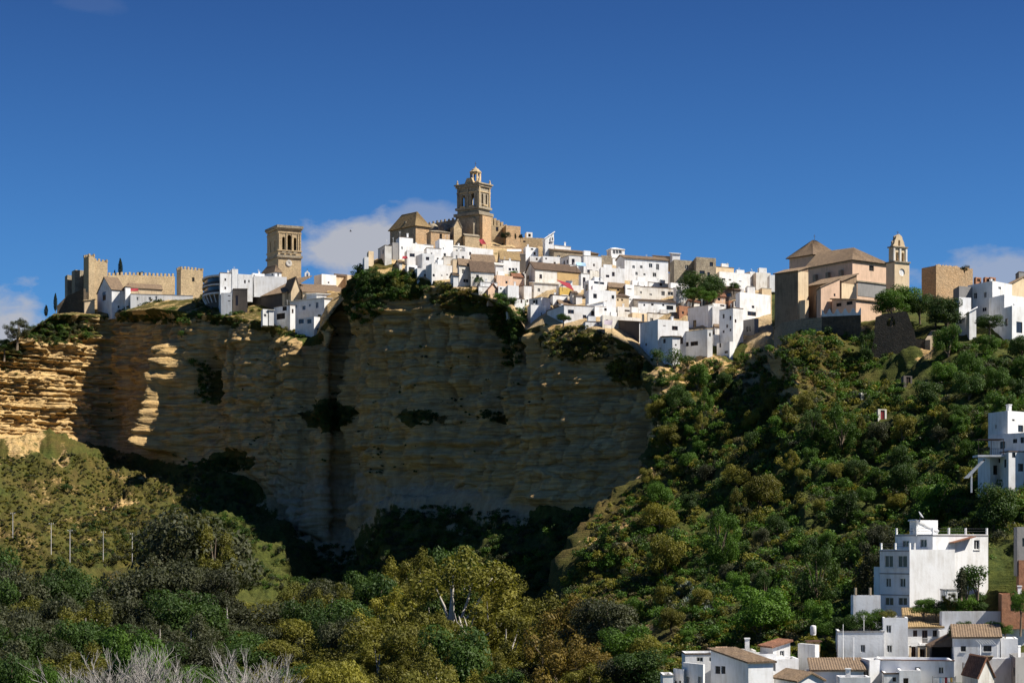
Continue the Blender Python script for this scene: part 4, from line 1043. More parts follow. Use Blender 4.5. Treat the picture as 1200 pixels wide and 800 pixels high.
# broad church below the clock tower, shade painted dark on its long walls
gk = 'broad tan church below the clock tower'
b = B('church', 'broad church with long dark shaded walls and tan tiled roofs', 'church', 287, 334, 341, 343, 372, 740, 42, None, 26, 3)
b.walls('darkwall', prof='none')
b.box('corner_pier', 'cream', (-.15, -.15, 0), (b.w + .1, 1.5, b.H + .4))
L = b.L; rz_ = (HOR - 324) / F * (740 + 14) - b.zb
m = b.slab(L(-.6, b.d + .6, b.H), L(-.6, -.6, b.H), L(12, -.6, rz_ - .5), L(12, b.d + .6, rz_ - .5), T); m.build('roof', 'tile', b.root)
b2 = B('church_nave', 'eastern tan roofed nave of the broad church with a shaded gable end', 'church', 341, 354, 400, 340, 352, 742, 20, None, 20, 6)
b2.walls('cream', prof='gx', rise=3.6); b2.roof('gx', 3.6, 'tile')
b2 = B('church_nave', 'low gabled cream transept of the broad church', 'church', 331, 341, 353, 341, 370, 737, 30, None, 12, 3)
b2.walls('cream', prof='gy', rise=5.5); b2.roof('gy', 5.5, 'tile', .25)
house(353, 355, 401, 342, 354, 'shed', 'cream', 'long cream wall with a tan lean-to roof beside the broad church', Y=734, th=14, ridge=334, d=9, win=[], name='beige_house', group='white houses of the castle quarter')
house(340, 380, 402, 349, 372, 'shed', 'white', 'long blue shaded house with four windows under the broad church', Y=716, th=42, d=20, rise=.5, tile='concrete', group='white houses of the castle quarter', winL=[(345, 357, 348, 361), (354, 358, 358, 363), (362, 356, 364, 359), (370, 354, 373, 361)], win=[], extra=5)
house(357, 371, 400, 344, 352, 'shed', 'white', 'low white house with a bluish front behind the long shaded house', Y=728, th=22, rise=.6, tile='white', d=8, group='white houses of the castle quarter', winL=[(360, 345, 364, 349)], win=[])
house(321, 340, 346, 357, 378, 'flat', 'white', 'stacked open terraces with white railings over the cliff', Y=716, th=40, d=9, group='white houses of the castle quarter', winL=[(323, 358, 328, 363), (331, 359, 336, 364), (324, 367, 334, 374)], win=[(342, 362, 344, 367)], glass='void', extra=4)
house(346, 368, 375, 371, 388, 'flat', 'white', 'lowest white house with a bright thin end wall on the cliff edge', Y=706, th=42, d=9, group='white houses of the castle quarter', winL=[(350, 374, 356, 379), (360, 374, 365, 379)], win=[], extra=4)
house(306, 308, 314, 362, 373, 'flat', 'white', 'left one of two tiny white huts on the cliff top', Y=712, group='white houses of the castle quarter', win=[(309, 368, 312, 371)])
house(313, 315, 321, 363, 373, 'shed', 'white', 'right one of two tiny white huts on the cliff top', Y=713, rise=.4, tile='white2', group='white houses of the castle quarter', win=[])
house(257, 259, 272, 343, 361, 'flat', 'white', 'white basement house under the hotel end wall with slit windows', Y=738, th=2, group='white houses of the castle quarter', win=[(267, 346, 270, 347), (267, 352, 270, 353)])
house(271, 273, 290, 338, 360, 'flat', 'darkwall', 'dark shaded house with round white lamps beside the hotel', Y=741, th=2, name='shade_toned_house', group='white houses of the castle quarter', win=[(276, 346, 279, 358)])  # shade painted on as a dark wall colour
house(368, 377, 394, 321, 335, 'flat', 'white', 'white house standing alone on the skyline behind the broad church', Y=772, group='white houses of the castle quarter', win=[(384, 330, 386, 332)])
house(391, 394, 407, 323, 338, 'gx', 'cream', 'beige house with a dark roof half hidden by the cliff shoulder', Y=776, ridge=321, name='beige_house', group='white houses of the castle quarter', tile='tile_d')
house(404, 407, 416, 322, 336, 'flat', 'cream', 'pale skyline house touching the cliff shoulder', Y=774, name='beige_house', group='white houses of the castle quarter')

# ---- hilltop church of the main rock
# west block with the yellow pyramid roof
b = B('stone_hall', 'stone hall with a yellow lichened pyramid roof', 'church', 457, 487, 503, 265, 290, 700, 40, None, None, 3)
b.walls('stone_d', prof='none')
b.box('wall_panel', 'stone_o', (0.02, -.06, 0), (b.w - .02, -.004, b.H - .1))
b.roof('hip', (HOR - 251) / F * (700 + b.d * .6) - b.zb - b.H, 'tile_y', .6)
m = MB(); p = b.L(-.5, b.d * .45, b.H + 1.6); m.box((p.x + .9, p.y - .5, p.z - .4), (p.x + 2.0, p.y + .5, p.z + .9)); m.build('dormer', 'stone_d', b.root)
# nave with flying buttresses and small domes
b = B('church_nave', 'weathered stone nave with parapet and flying buttresses', 'church', 490, 540, 560, 256, 285, 712, 50, None, 26, 3)
b.walls('stone_d'); m = MB(); crenels(m, [tuple(b.L(0, 0, 0))[:2], tuple(b.L(0, b.d, 0))[:2]], b.H, 2.0, .7, .7, .4); m.build('pinnacle', 'stone_d', b.root)
for k, (pc, t_) in enumerate(((507, 268), (519, 267), (532, 266), (541, 264))):
    y_ = b.ly(pc); m = MB(); z1 = b.lz(pc, t_ - 4)
    for side in (0,):
        m.hexa([b.L(-5.5, y_ - .7, 0), b.L(-4, y_ - .7, 0), b.L(-4, y_ + .7, 0), b.L(-5.5, y_ + .7, 0), b.L(-5.5, y_ - .7, z1 - 3), b.L(-4, y_ - .7, z1 - 2), b.L(-4, y_ + .7, z1 - 2), b.L(-5.5, y_ + .7, z1 - 3)])
        m.hexa([b.L(-4.02, y_ - .4, z1 - 3.3), b.L(-.01, y_ - .4, z1 - 1), b.L(-.01, y_ + .4, z1 - 1), b.L(-4.02, y_ + .4, z1 - 3.3), b.L(-4.02, y_ - .4, z1 - 2.2), b.L(-.01, y_ - .4, z1), b.L(-.01, y_ + .4, z1), b.L(-4.02, y_ + .4, z1 - 2.2)])
    m.build('buttress', 'stone_d', b.root)
for pc in (513, 526):
    y_ = b.ly(pc); m = MB(); c_ = b.L(-2.6, y_, 0); z1 = b.lz(pc, 270)
    m.lathe([(2.2, z1 - 4), (2.2, z1), (2.05, z1 + .8), (1.5, z1 + 1.5), (.8, z1 + 2), (.05, z1 + 2.2)], 14, (c_.x, c_.y)); m.build('dome', 'stone_d', b.root)
b = B('church_chapel', 'orange stone chapel at the foot of the buttresses', 'church', 500, 505, 527, 271, 284, 692, 30, None, 8, 3)
q = b.rR(515, 274, 518, 281); b.walls('stone_o', prof='none', hR=[rect(*q)]); b.window(q, 'R', 'iron', glass='void'); b.roof('hip', 1.0, 'stone_d', .3)
b = B('church_chapel', 'stone chapel with a small gable under the bell tower', 'church', 528, 532, 541, 265, 281, 696, 35, None, 7, 3)
b.walls('stone', prof='gy', rise=2.6); b.roof('gy', 2.6, 'stone_d', .25)
b = B('church_chapel', 'low stone sacristy in front of the bell tower', 'church', 541, 545, 562, 276, 284, 694, 30, None, 6, 3)
b.walls('stone', prof='none'); b.roof('gx', 1.0, 'stone_d', .2)
# bell tower
b = B('bell_tower', 'great stone bell tower with arched openings and a small lantern on top', 'tower', 536, 561, 574, 217, 284, 704, 52, None, None, 3)
zl = lambda py: b.lz(549, py); zr_ = lambda py: b.rz(567, py)
hL = [arch(b.ly(543), zl(241), 1.5, 4.0), arch(b.ly(553.5), zl(241), 1.5, 4.4)]
hR = [arch(b.rx(565.3), zr_(239), .9, 3.6), arch(b.rx(570), zr_(239), .9, 3.6)]
b.walls('stone_d', hL=hL, hR=hR, hX=[arch(b.d * .3, zl(241), 1.5, 4), arch(b.d * .7, zl(241), 1.5, 4)], hB=[arch(b.w * .5, zl(241), 1.5, 4)], prof='none', t=.9)
m = MB()
for z in (zl(217), zl(243)): m.f([b.L(.01, .01, z), b.L(b.w - .01, .01, z), b.L(b.w - .01, b.d - .01, z), b.L(.01, b.d - .01, z)])
m.build('floor_slab', 'stone_d', b.root)
band(b, zl(219.5), 1.3, .5, 'stone_d', 'cornice'); b.box('cornice', 'stone_d', (-.9, -.9, zl(216.9)), (b.w + .9, b.d + .9, zl(215.4)))
band(b, zl(245.5), .8, .6, 'stone_d'); band(b, zl(253), 1.0, 1.0, 'stone_d'); band(b, zl(226), .4, .25, 'stone')
for f_ in (0.04, .5, .96):
    y_ = b.d * f_; b.box('pilaster', 'stone_d', (-.3, y_ - .35, zl(243)), (-.004, y_ + .35, zl(220)))
for x_ in (.3, b.w - .3): b.box('pilaster', 'stone', (x_ - .3, -.3, zl(243)), (x_ + .3, -.004, zl(220)))
for y_ in (b.ly(543), b.ly(553.5)): b.box('balcony', 'stone', (-.7, y_ - 1.1, zl(243.5)), (-.005, y_ + 1.1, zl(241.5)))
b.box('balcony', 'stone', (b.w * .5 - 1.3, -.7, zr_(241.5)), (b.w * .5 + 1.3, -.005, zr_(239.8)))
b.box('base_pier', 'stone_o', (.4, -1.4, 0), (b.w - .9, -.005, zr_(254)))
b.box('base_pier', 'stone_d', (-1.5, 1.2, 0), (-.005, 3.4, zl(257)))
c_ = b.L(b.w * .52, b.d * .42, 0); m = MB(); zb_ = zl(215.3)
for k in range(8):
    a = k * math.pi / 4 + .2; p = Vector((c_.x + 1.75 * math.cos(a), c_.y + 1.75 * math.sin(a), 0)); m.tube([(p.x, p.y, zb_ + 1.0), (p.x, p.y, zb_ + 4.0)], .3, 6)
m.lathe([(2.2, zb_), (2.2, zb_ + 1.0), (1.9, zb_ + 1.05)], 8, (c_.x, c_.y), False, .2)
m.lathe([(2.15, zb_ + 4.0), (2.25, zb_ + 4.5), (1.6, zb_ + 5.0), (1.35, zb_ + 5.4), (.6, zb_ + 5.8), (.25, zb_ + 6.2), (.08, zb_ + 6.6)], 8, (c_.x, c_.y), False, .2)
m.build('lantern', 'stone', b.root)
m = MB(); m.tube([(c_.x, c_.y, zb_ + 6.4), (c_.x, c_.y, zb_ + 8.2)], .07, 5); m.tube([(c_.x - .5, c_.y, zb_ + 7.6), (c_.x + .5, c_.y, zb_ + 7.6)], .07, 5); m.build('cross', 'iron', b.root)
m = MB()
for (x_, y_) in ((0, 0), (b.w, 0), (0, b.d), (b.w, b.d), (0, b.d / 2)):
    q = b.L(x_, y_, 0); m.lathe([(.45, zb_), (.45, zb_ + .5), (.2, zb_ + .8), (.3, zb_ + 1.1), (.05, zb_ + 1.6)], 8, (q.x, q.y))
m.build('pinnacle', 'stone', b.root)
q = b.L(-.2, b.d * .35, 0); m = MB(); m.hexa([b.L(-.5, b.d * .2, zb_), b.L(.4, b.d * .2, zb_), b.L(.4, b.d * .62, zb_), b.L(-.5, b.d * .62, zb_), b.L(-.5, b.d * .3, zb_ + 1.9), b.L(.4, b.d * .3, zb_ + 1.9), b.L(.4, b.d * .52, zb_ + 1.9), b.L(-.5, b.d * .52, zb_ + 1.9)]); m.build('pediment', 'stone', b.root)
# buttresses and body east of the tower
b = B('church_apse', 'stepped stone apse right of the bell tower, falling towards the wall', 'church', 573, 576, 609, 264, 280, 716, 25, None, 12, 3)
hs = [b.rR(581, 266, 584, 271)]
b.walls('stone', hR=[rect(*q) for q in hs]); [b.window(q, 'R', 'iron') for q in hs]
m = MB()
for k, (pc, t_) in enumerate(((575, 251), (579, 254), (583, 256), (587, 258), (591, 261))):
    x_ = max(b.rx(pc), -.5); m.hexa([b.L(x_, .4, b.H - .5), b.L(x_ + 1.0, .4, b.H - .5), b.L(x_ + 1.0, 5, b.H - .5), b.L(x_, 5, b.H - .5)] + [b.L(x_, .4, b.H + (263 - t_) * .3), b.L(x_ + 1.0, .4, b.H + (264 - t_) * .27), b.L(x_ + 1.0, 5, b.H + (264 - t_) * .3), b.L(x_, 5, b.H + (265 - t_) * .3)])
m.build('stepped_gable', 'stone', b.root)
b = B('church_annex', 'orange stone annex at the east end of the hilltop church', 'church', 588, 593, 610, 264, 279, 712, 28, None, 8, 3); b.walls('stone_o')

# ---- convent church on the bluff
g = 'convent'
b = B('convent_church', 'convent church with long shaded walls and lichened tile roofs', 'church', 945, 999, 1041, 305, 372, 540, 38, None, 21, 6)
q = b.rR(1018.5, 311.5, 1024, 317.5)
vL = [b.rL(955, 313, 959, 321), b.rL(968, 314, 972, 321), b.rL(980, 313, 984, 319)]
mats = MB()
b.walls('pink', hR=[rect(*q)], hL=[], prof='none'); b.window(q, 'R', 'iron', glass='void')
rise_ = 4.6
L = b.L; w_, d_, H_ = b.w, b.d, b.H
# roof ridge runs back along y; hip at the front
P1, P2 = L(w_ * .38, w_ * .36, H_ + rise_), L(w_ * .38, d_ + 1, H_ + rise_ + .6)
A, Bq, C, D = L(-.6, -.6, H_ + .1), L(w_ + .6, -.6, H_ + .1), L(w_ + .6, d_ + .6, H_ + .1), L(-.6, d_ + .6, H_ + .1)
for nm, sl_ in (('roof', (D, A, P1, P2)), ('roof', (A, Bq, P1, P1)), ('roof', (Bq, C, P2, P1))): b.slab(*sl_, 'tile').build(nm, 'tile', b.root)
b.box('cornice', 'stone_d', (-.3, -.3, H_ - .3), (w_ + .3, d_ + .3, H_ + .05))
for y_ in (.22, .5, .78): b.box('buttress', 'stone_d', (-.9, d_ * y_ - .6, 0), (-.005, d_ * y_ + .6, H_ - 2.2))
b.box('stucco_panel', 'grey', (b.rx(1005), -.08, b.rz(1018, 348)), (w_ - .3, -.004, b.rz(1018, 332)))
b.box('ledge', 'stone_d', (b.rx(1003), -.35, b.rz(1018, 331.5)), (w_, -.004, b.rz(1018, 330)))
# crossing lantern with pyramid roof
b = B('crossing_tower', 'square crossing tower of the convent church under a pyramid roof', 'church', 925, 953, 984, 299, 330, 566, 38, None, None, 4)
b.walls('pink', prof='none'); b.roof('hip', (HOR - 281) / F * (566 + b.d * .55) - b.zb - b.H, 'tile', .8)
m = MB(); p = b.L(b.w / 2, b.d / 2, (HOR - 281) / F * (566 + b.d * .55) - b.zb); m.tube([p, p + Vector((0, 0, 1.8))], .06, 5); m.tube([p + Vector((-.4, 0, 1.3)), p + Vector((.4, 0, 1.3))], .06, 5); m.build('cross', 'iron', b.root)
# west transept: shade painted into the side walls, tan front
b = B('convent_transept', 'tall shaded western block of the convent church with a lean-to roof', 'church', 908, 935, 947, 317, 385, 531, 40, None, None, 8)
MASK[364:442, 1012:1094] = 480
b.walls('cream_shade', prof='shedx', rise=1.3); b.roof('shedx', 1.3, 'tile', .4)
b.box('wall_panel', 'cream', (.02, -.08, 0), (b.w - .02, -.004, b.H - .1))  # cream without the painted shade, sunlit face only
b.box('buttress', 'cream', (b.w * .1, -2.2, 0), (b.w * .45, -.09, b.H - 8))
# side aisle with long sloping tan roof, front gable
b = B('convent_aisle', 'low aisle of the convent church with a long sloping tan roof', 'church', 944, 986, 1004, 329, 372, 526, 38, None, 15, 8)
b.walls('cream_shade', prof='shedx', rise=2.2); b.roof('shedx', 2.2, 'tile', .4)  # aisle walls carry painted shade
for y_ in (.12, .4, .68, .95): b.box('buttress', 'cream_shade', (-.8, b.d * y_ - .5, 0), (-.005, b.d * y_ + .5, b.H - 3))
b.box('wall_panel', 'cream', (.02, -.08, 0), (b.w - .02, -.004, b.H - .6))  # unshaded cream tone laid over the sunlit face
b = B('convent_porch', 'small pink gabled house against the convent aisle', 'church', 957, 962, 984, 336, 371, 514, 32, None, 8, 6)
q = b.rR(977, 344, 979, 347); b.walls('pink', hR=[rect(*q)], prof='shedx', rise=2.6); b.window(q, 'R', 'iron'); b.roof('shedx', 2.6, 'tile', .3)
b = B('convent_lodge', 'low pink lodge with scalloped garden wall under the convent', 'house', 975, 1003, 1033, 351, 366, 508, 36, None, None, 4)
hR = [b.rR(1014, 352.5, 1023, 356.5)]; hL = [b.rL(980, 355, 986, 359), b.rL(992, 353, 999, 357)]
b.walls('pink', hR=[rect(*q) for q in hR], hL=[rect(*q) for q in hL], prof='shed', rise=1.0); [b.window(q, 'R', 'iron', glass='void') for q in hR]; [b.window(q, 'L', 'iron', glass='void') for q in hL]
b.roof('shed', 1.0, 'tile', .4)
# scalloped wall
o = empty('garden_wall', at(963, 371, 505)); tag(o, 'dark garden wall with white scalloped top in front of the pink lodge', 'wall')
m = MB(); A = at(963, 371, 505); Bp = at(1009, 369, 497); c = A
n_ = 40
for i in range(n_):
    for side in (0, 1):
        pass
    u0, u1 = i / n_, (i + 1) / n_
    p, q = A.lerp(Bp, u0) - c, A.lerp(Bp, u1) - c
    h0 = .6 + 1.3 * abs(math.cos(u0 * 5 * math.pi)) ** 3; h1 = .6 + 1.3 * abs(math.cos(u1 * 5 * math.pi)) ** 3
    v = Vector((0, .35, 0)); dn = Vector((0, 0, 0))
    m.hexa([p + dn, q + dn, q + v + dn, p + v + dn, p + Vector((0, 0, h0)), q + Vector((0, 0, h1)), q + v + Vector((0, 0, h1)), p + v + Vector((0, 0, h0))])
m.build('scalloped_top', 'white', o)
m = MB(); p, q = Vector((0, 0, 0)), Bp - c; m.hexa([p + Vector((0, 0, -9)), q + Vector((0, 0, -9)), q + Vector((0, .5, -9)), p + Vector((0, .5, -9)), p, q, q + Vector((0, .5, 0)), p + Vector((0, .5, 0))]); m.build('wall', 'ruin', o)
# lookout retaining walls under the convent, dark
wall_run('brown retaining wall on the rock under the convent church', [(907, 388, 420, 536), (916, 378, 425, 524), (940, 373, 425, 510), (963, 372, 410, 505)], 'rubble', merl=False, group=None, name='retaining_wall')
# espadana
c = at(1052, 332, 528); o = empty('bell_gable', c, rad(30)); tag(o, 'cream three bell gable tower of the convent church', 'bell gable')
u = 528 / F; m = MB()
def EX(a): return a * u * 1.02
z = lambda py: (332 - py) * u
out = [(EX(-11), z(340) - 9), (EX(11), z(340) - 9), (EX(11), z(309)), (EX(-11), z(309))]
hc = circ(0, z(320), 1.0)
def thick_panel(out, holes, y0, y1, mat, name):
    m = MB()
    m.panel(out, holes, lambda a, b_: Vector((a, y0, b_)), Vector((0, 1, 0)), y1 - y0)
    m.panel(out, holes, lambda a, b_: Vector((a, y1, b_)), Vector((0, 1, 0)), 0)
    for (a, b_), (c_, d_) in zip(out, out[1:] + out[:1]): m.f([Vector((a, y0, b_)), Vector((c_, y0, d_)), Vector((c_, y1, d_)), Vector((a, y1, b_))])
    return m.build(name, mat, o)
thick_panel(out, [hc], -1.7, 1.7, 'cream', 'wall')
m = MB(); m.box((-1.1, -1.5, z(320) - 1.1), (1.1, -1.4, z(320) + 1.1)); m.build('oculus', 'white', o)
m = MB(); m.box((EX(-12), -2.0, z(308.8)), (EX(12), 2.0, z(307.3))); m.build('cornice', 'stone_d', o)
out = [(EX(-10), z(307.2)), (EX(10), z(307.2)), (EX(10), z(291)), (EX(-10), z(291))]
thick_panel(out, [arch(EX(-4.2), z(306.5), EX(3.6), z(296) - z(306.5)), arch(EX(4.2), z(306.5), EX(3.6), z(296) - z(306.5))], -.9, .9, 'cream', 'belfry')
for a in (-9, 0, 9):
    m = MB(); m.box((EX(a) - .28, -1.15, z(307)), (EX(a) + .28, -.905, z(291.5))); m.build('pilaster', 'white2', o)
m = MB(); m.box((EX(-11), -1.3, z(290.8)), (EX(11), 1.3, z(289.5))); m.build('cornice', 'stone_d', o)
out = [(EX(-9.5), z(289.3)), (EX(9.5), z(289.3)), (EX(7.2), z(286)), (EX(6.2), z(282)), (EX(5), z(280.5)), (EX(4), z(277)), (EX(2), z(276)), (0, z(274.5)), (EX(-2), z(276)), (EX(-4), z(277)), (EX(-5), z(280.5)), (EX(-6.2), z(282)), (EX(-7.2), z(286))]
thick_panel(out, [arch(0, z(288.5), EX(3), z(281.5) - z(288.5))], -.6, .6, 'cream', 'gable')
for (a, zz_) in ((-4.2, 303), (4.2, 303)):
    m = MB(); hh = 1.5; z0 = z(305.5); m.lathe([(.02, z0 + hh), (.3, z0 + hh - .1), (.38, z0 + .5), (.55, z0), (.02, z0)], 10, (EX(a), 0)); m.build('bell', 'iron', o)
for a, t_ in ((-8.5, 284), (8.5, 284), (-5.5, 278), (5.5, 278)):
    m = MB(); zb_ = z(289.4) if abs(a) > 6 else z(282); m.lathe([(.22, zb_), (.22, z(t_) - .4), (.3, z(t_) - .2), (.04, z(t_) + .4)], 8, (EX(a), 0)); m.build('pinnacle', 'stone_d', o)
m = MB(); m.tube([(0, 0, z(275)), (0, 0, z(271))], .06, 5); m.tube([(-.4, 0, z(272.3)), (.4, 0, z(272.3))], .06, 5); m.build('cross', 'iron', o)

# square ruined tower block
b = B('stone_block', 'square orange stone block with a crumbled top right of the convent', 'tower', 1080, 1097, 1140, 311, 352, 555, 30, None, None, 12)
b.walls('stone_o', parapet=1.2)
m = MB(); 
for k in range(26):
    x_ = R.uniform(0, b.w - .8); m.hexa([b.L(x_, .0, b.H - .05), b.L(x_ + .8, .0, b.H - .05), b.L(x_ + .8, .4, b.H - .05), b.L(x_, .4, b.H - .05)] + [b.L(x_ + .1, .05, b.H + R.uniform(.1, .5)), b.L(x_ + .7, .05, b.H + R.uniform(.1, .5)), b.L(x_ + .7, .35, b.H + .2), b.L(x_ + .1, .35, b.H + .2)])
m.build('broken_crest', 'stone_o', b.root)
# dark ruined wall with a hole
c = at(1015, 432, 484); o = empty('ruined_wall', c, rad(-8)); tag(o, 'dark ruined stone wall with a ragged hole near its top', 'ruin')
u = 484 / F
pts = [(1015, 432), (1023, 402), (1026, 372), (1036, 368), (1050, 367), (1060, 365.5), (1063, 369), (1066, 378), (1070, 388), (1072, 398), (1080, 399), (1088, 399), (1092, 436), (1055, 445), (1015, 445)]
out = [((a - 1015) * u, (432 - b_) * u) for a, b_ in pts]
hole = [((a - 1015) * u, (432 - b_) * u) for a, b_ in ((1038, 382), (1040, 375), (1045, 371.5), (1048, 376), (1049, 381), (1044, 384))]
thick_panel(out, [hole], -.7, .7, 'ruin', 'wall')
wall_run('low crumbling wall stub right of the dark ruined wall', [(1090, 398, 440, 480), (1096, 388, 440, 490), (1106, 382, 430, 510)], 'rubble', merl=False, group=None, name='ruined_wall', cat='ruin')
for (pc, t_, b_, Y_, lab, wmat) in ((1012, 460, 468, 430, 'small white door frame ruin on the green slope', 'white2'), (1032, 479, 492, 418, 'tiny white hut with a rusty red door on the slope', 'white2'), (1062, 440, 452, 462, 'dark open shed with a pale roof on the slope', 'darkwall')):
    bb = B('hut', lab, 'hut', pc - 6, pc - 3, pc + 7, t_, b_ + 2, None, 25, None, 3, 2)
    q = bb.rR(pc, t_ + 1.5, pc + 5, b_); bb.walls(wmat, hR=[rect(*q)]); bb.window(q, 'R', 'frame_b', glass='red' if 'rusty' in lab else 'void', name='door'); 
# ------------------------------------------------------------------ houses right of the convent
ge = 'white houses of the eastern slope'
house(1117, 1124, 1140, 335, 372, 'flat', 'grey', 'dark shaded house below the square stone block', th=30, name='grey_or_shade_house', group=ge, win=[], d=8, Y=505)  # grey wall colour stands in for the shade on this house
house(1134, 1163, 1186, 329, 386, 'flat', 'white', 'white house with orange brick dormers and a blue shaded front', th=46, group=ge, Y=500, d=13, winL=[(1141, 343, 1145, 350), (1153, 342, 1156, 349), (1151, 360, 1156, 365)], win=[(1170, 336, 1173, 339)])
house(1120, 1124, 1138, 348, 382, 'flat', 'white', 'small white stepped house left of the blue shaded front', th=25, group=ge, Y=492, win=[(1121.5, 364, 1123.5, 368), (1136, 360, 1138, 365)])
house(1159, 1177, 1205, 345, 386, 'flat', 'white', 'bright white house with a small square window at the right edge', th=40, group=ge, Y=488, d=9, winL=[], win=[(1184, 346, 1186.5, 348.5)])
house(1174, 1186, 1215, 358, 392, 'flat', 'white', 'lowest white block of the eastern slope with a dark doorway', th=40, group=ge, Y=480, d=8, winL=[(1178, 373, 1181, 382)], win=[(1191, 377, 1198, 390)])
house(1132, 1136, 1144, 365, 386, 'shedx', 'white', 'thin white buttress like house behind the dark shrub', th=25, rise=1, tile='white', group=ge, Y=486, win=[])
house(1170, 1184, 1215, 333, 350, 'gy', 'cream', 'cream gabled house with a tan tiled roof at the right edge', th=40, group=ge, Y=512, name='beige_house', ridge=325, d=14, win=[], winL=[])
house(1190, 1194, 1230, 318, 332, 'flat', 'grey', 'grey skyline house at the far right edge', th=30, group=ge, Y=545, name='grey_or_shade_house', win=[])
for px_, lab in ((1141, 'left brick dormer box on the blue shaded house'), (1152, 'middle brick dormer box on the blue shaded house'), (1158, 'right brick dormer box on the blue shaded house')):
    bb = B('brick_dormer', lab, 'dormer', px_, px_ + 2.5, px_ + 9, 324.5, 331, 507, 40, 'brick dormers', 2.5, .5)
    q = bb.rR(px_ + 4, 326.5, px_ + 7.5, 330); bb.walls('brick', hR=[rect(*q)], parapet=.2); bb.window(q, 'R', 'frame_b', glass='void')
# house with the cantilever terrace (right edge, middle)
b = B('white_house', 'blue shaded white house with a projecting dark balcony and slanting stair', 'house', 1158, 1181, 1215, 481, 508, 352, 42, ge, 9, 2)
hR = [b.rR(1186, 491, 1189, 493), b.rR(1193, 498, 1199, 506)]; hL = [b.rL(1166, 497, 1168, 502)]
b.walls('white', hR=[rect(*q) for q in hR], hL=[rect(*q) for q in hL], parapet=.9)
for q in hR: b.window(q, 'R', 'iron')
for q in hL: b.window(q, 'L', 'frame_w', sill=True)
b.chimney(3, 3, 1.6, .9); 
house(1160, 1214, 1222, 506, 548, 'flat', 'white', 'wide blue shaded white body below the bright upper storey', th=52, group=ge, Y=345, d=13, winL=[(1172, 517, 1178, 525), (1187, 514, 1192, 519), (1196, 512, 1200, 519), (1170, 537, 1173, 542), (1184, 531, 1190, 540)], win=[], extra=4, fr='iron')
house(1146, 1160, 1172, 534, 562, 'flat', 'white', 'lower white wing carrying the projecting balcony', th=42, group=ge, Y=350, d=6, winL=[(1152, 538, 1154, 541)], win=[(1164, 545, 1170, 556)], glass='void', extra=3)
o = empty('balcony', at(1146, 535, 347)); tag(o, 'projecting covered balcony with dark railings on the blue shaded house', 'balcony')
m = MB(); m.box((0, 0, 0), (4.6, 4, .35)); m.build('slab', 'white', o)
m = MB(); m.box((.1, .2, 3.0), (4.6, 4, 3.15)); m.build('roof', 'darkwood', o)
m = MB()
for k in range(16): m.box((.05 + k * .3, .02, .35), (.09 + k * .3, .06, 1.4))
m.box((0, 0, 1.4), (4.6, .08, 1.47)); m.build('railing', 'iron', o)
for x_ in (.1, 2.3, 4.45): m = MB(); m.box((x_, .1, .36), (x_ + .1, .2, 2.99)); m.build('post', 'darkwood', o)
o = empty('outdoor_stair', at(1131, 560, 346)); tag(o, 'slanting white stair ramp below the projecting balcony', 'stairs')
m = MB(); m.hexa([Vector(p) for p in ((0, 0, 0), (.6, 0, 0), (.6, 1.2, 0), (0, 1.2, 0), (3.0, 0, 3.0), (3.4, 0, 3.0), (3.4, 1.2, 3.0), (3.0, 1.2, 3.0))]); m.build('ramp', 'white', o)
m = MB(); m.box((1.0, .1, -2.5), (1.3, .4, 1.1)); m.build('post', 'white', o)
house(1172, 1182, 1220, 528, 556, 'flat', 'white', 'white annex with potted plants and a terrace at the right edge', th=25, group=ge, Y=345, d=6, win=[(1186, 530, 1190, 536), (1193, 543, 1199, 552)], extra=3)

# ------------------------------------------------------------------ valley houses, bottom right
gv = 'white houses in the valley'
# big three storey house
b = B('white_house', 'big three storey white house with roof terrace posts and a blank sunlit wall', 'house', 1031, 1066, 1119, 643.5, 716, 292, 32, gv, None, 3)
ZL = lambda px, py: b.lz(px, py)
hL = [b.rL(1036.5, 650.5, 1046.5, 664.5), b.rL(1052, 650.5, 1063, 664.5), b.rL(1038, 677, 1044, 687.5), b.rL(1054.5, 677, 1061, 687.5), b.rL(1037, 699.5, 1047, 709), b.rL(1052.5, 699.5, 1063, 709)]
b.walls('white', hL=[rect(*q) for q in hL], parapet=.25, hX=[])
for q in hL: b.window(q, 'L', 'frame_w', sill=True, dep=.15)
for py_ in (645, 671.5, 696.5):
    z_ = b.lz(1048, py_); b.box('string_course', 'grey', (-.06, .0, z_ - .12), (-.004, b.d, z_ + .05))
def posts(b, L_, h=.95, mat='white', z=None):
    z = b.H if z is None else z
    for (x_, y_) in L_: b.box('parapet_post', mat, (x_ - .13, y_ - .13, z - .02), (x_ + .13, y_ + .13, z + h))
    m = MB()
    for (a, c_) in zip(L_, L_[1:]):
        for zz_ in (.45, .85): m.tube([b.L(a[0], a[1], z + zz_), b.L(c_[0], c_[1], z + zz_)], .025, 5)
    m.build('railing', 'iron', b.root)
posts(b, [(.15, b.d - .15), (.15, b.d * .5), (.15, .15), (b.w * .12, .15)])
b2 = B('white_house', 'white upper storey set back on the big three storey house', 'house', 1049, 1093, 1158, 625.5, 690, 296, 32, gv, 9, 1)
hL = [b2.rL(1057, 633, 1065, 641), b2.rL(1078, 631.5, 1086, 641)]; hR = [b2.rR(1141.5, 632.5, 1148, 643.5)]
b2.walls('white', hL=[rect(*q) for q in hL], hR=[rect(*q) for q in hR], parapet=.25)
for q in hL: b2.window(q, 'L', 'frame_w', sill=True)
for q in hR: b2.window(q, 'R', 'frame_w', sill=True)
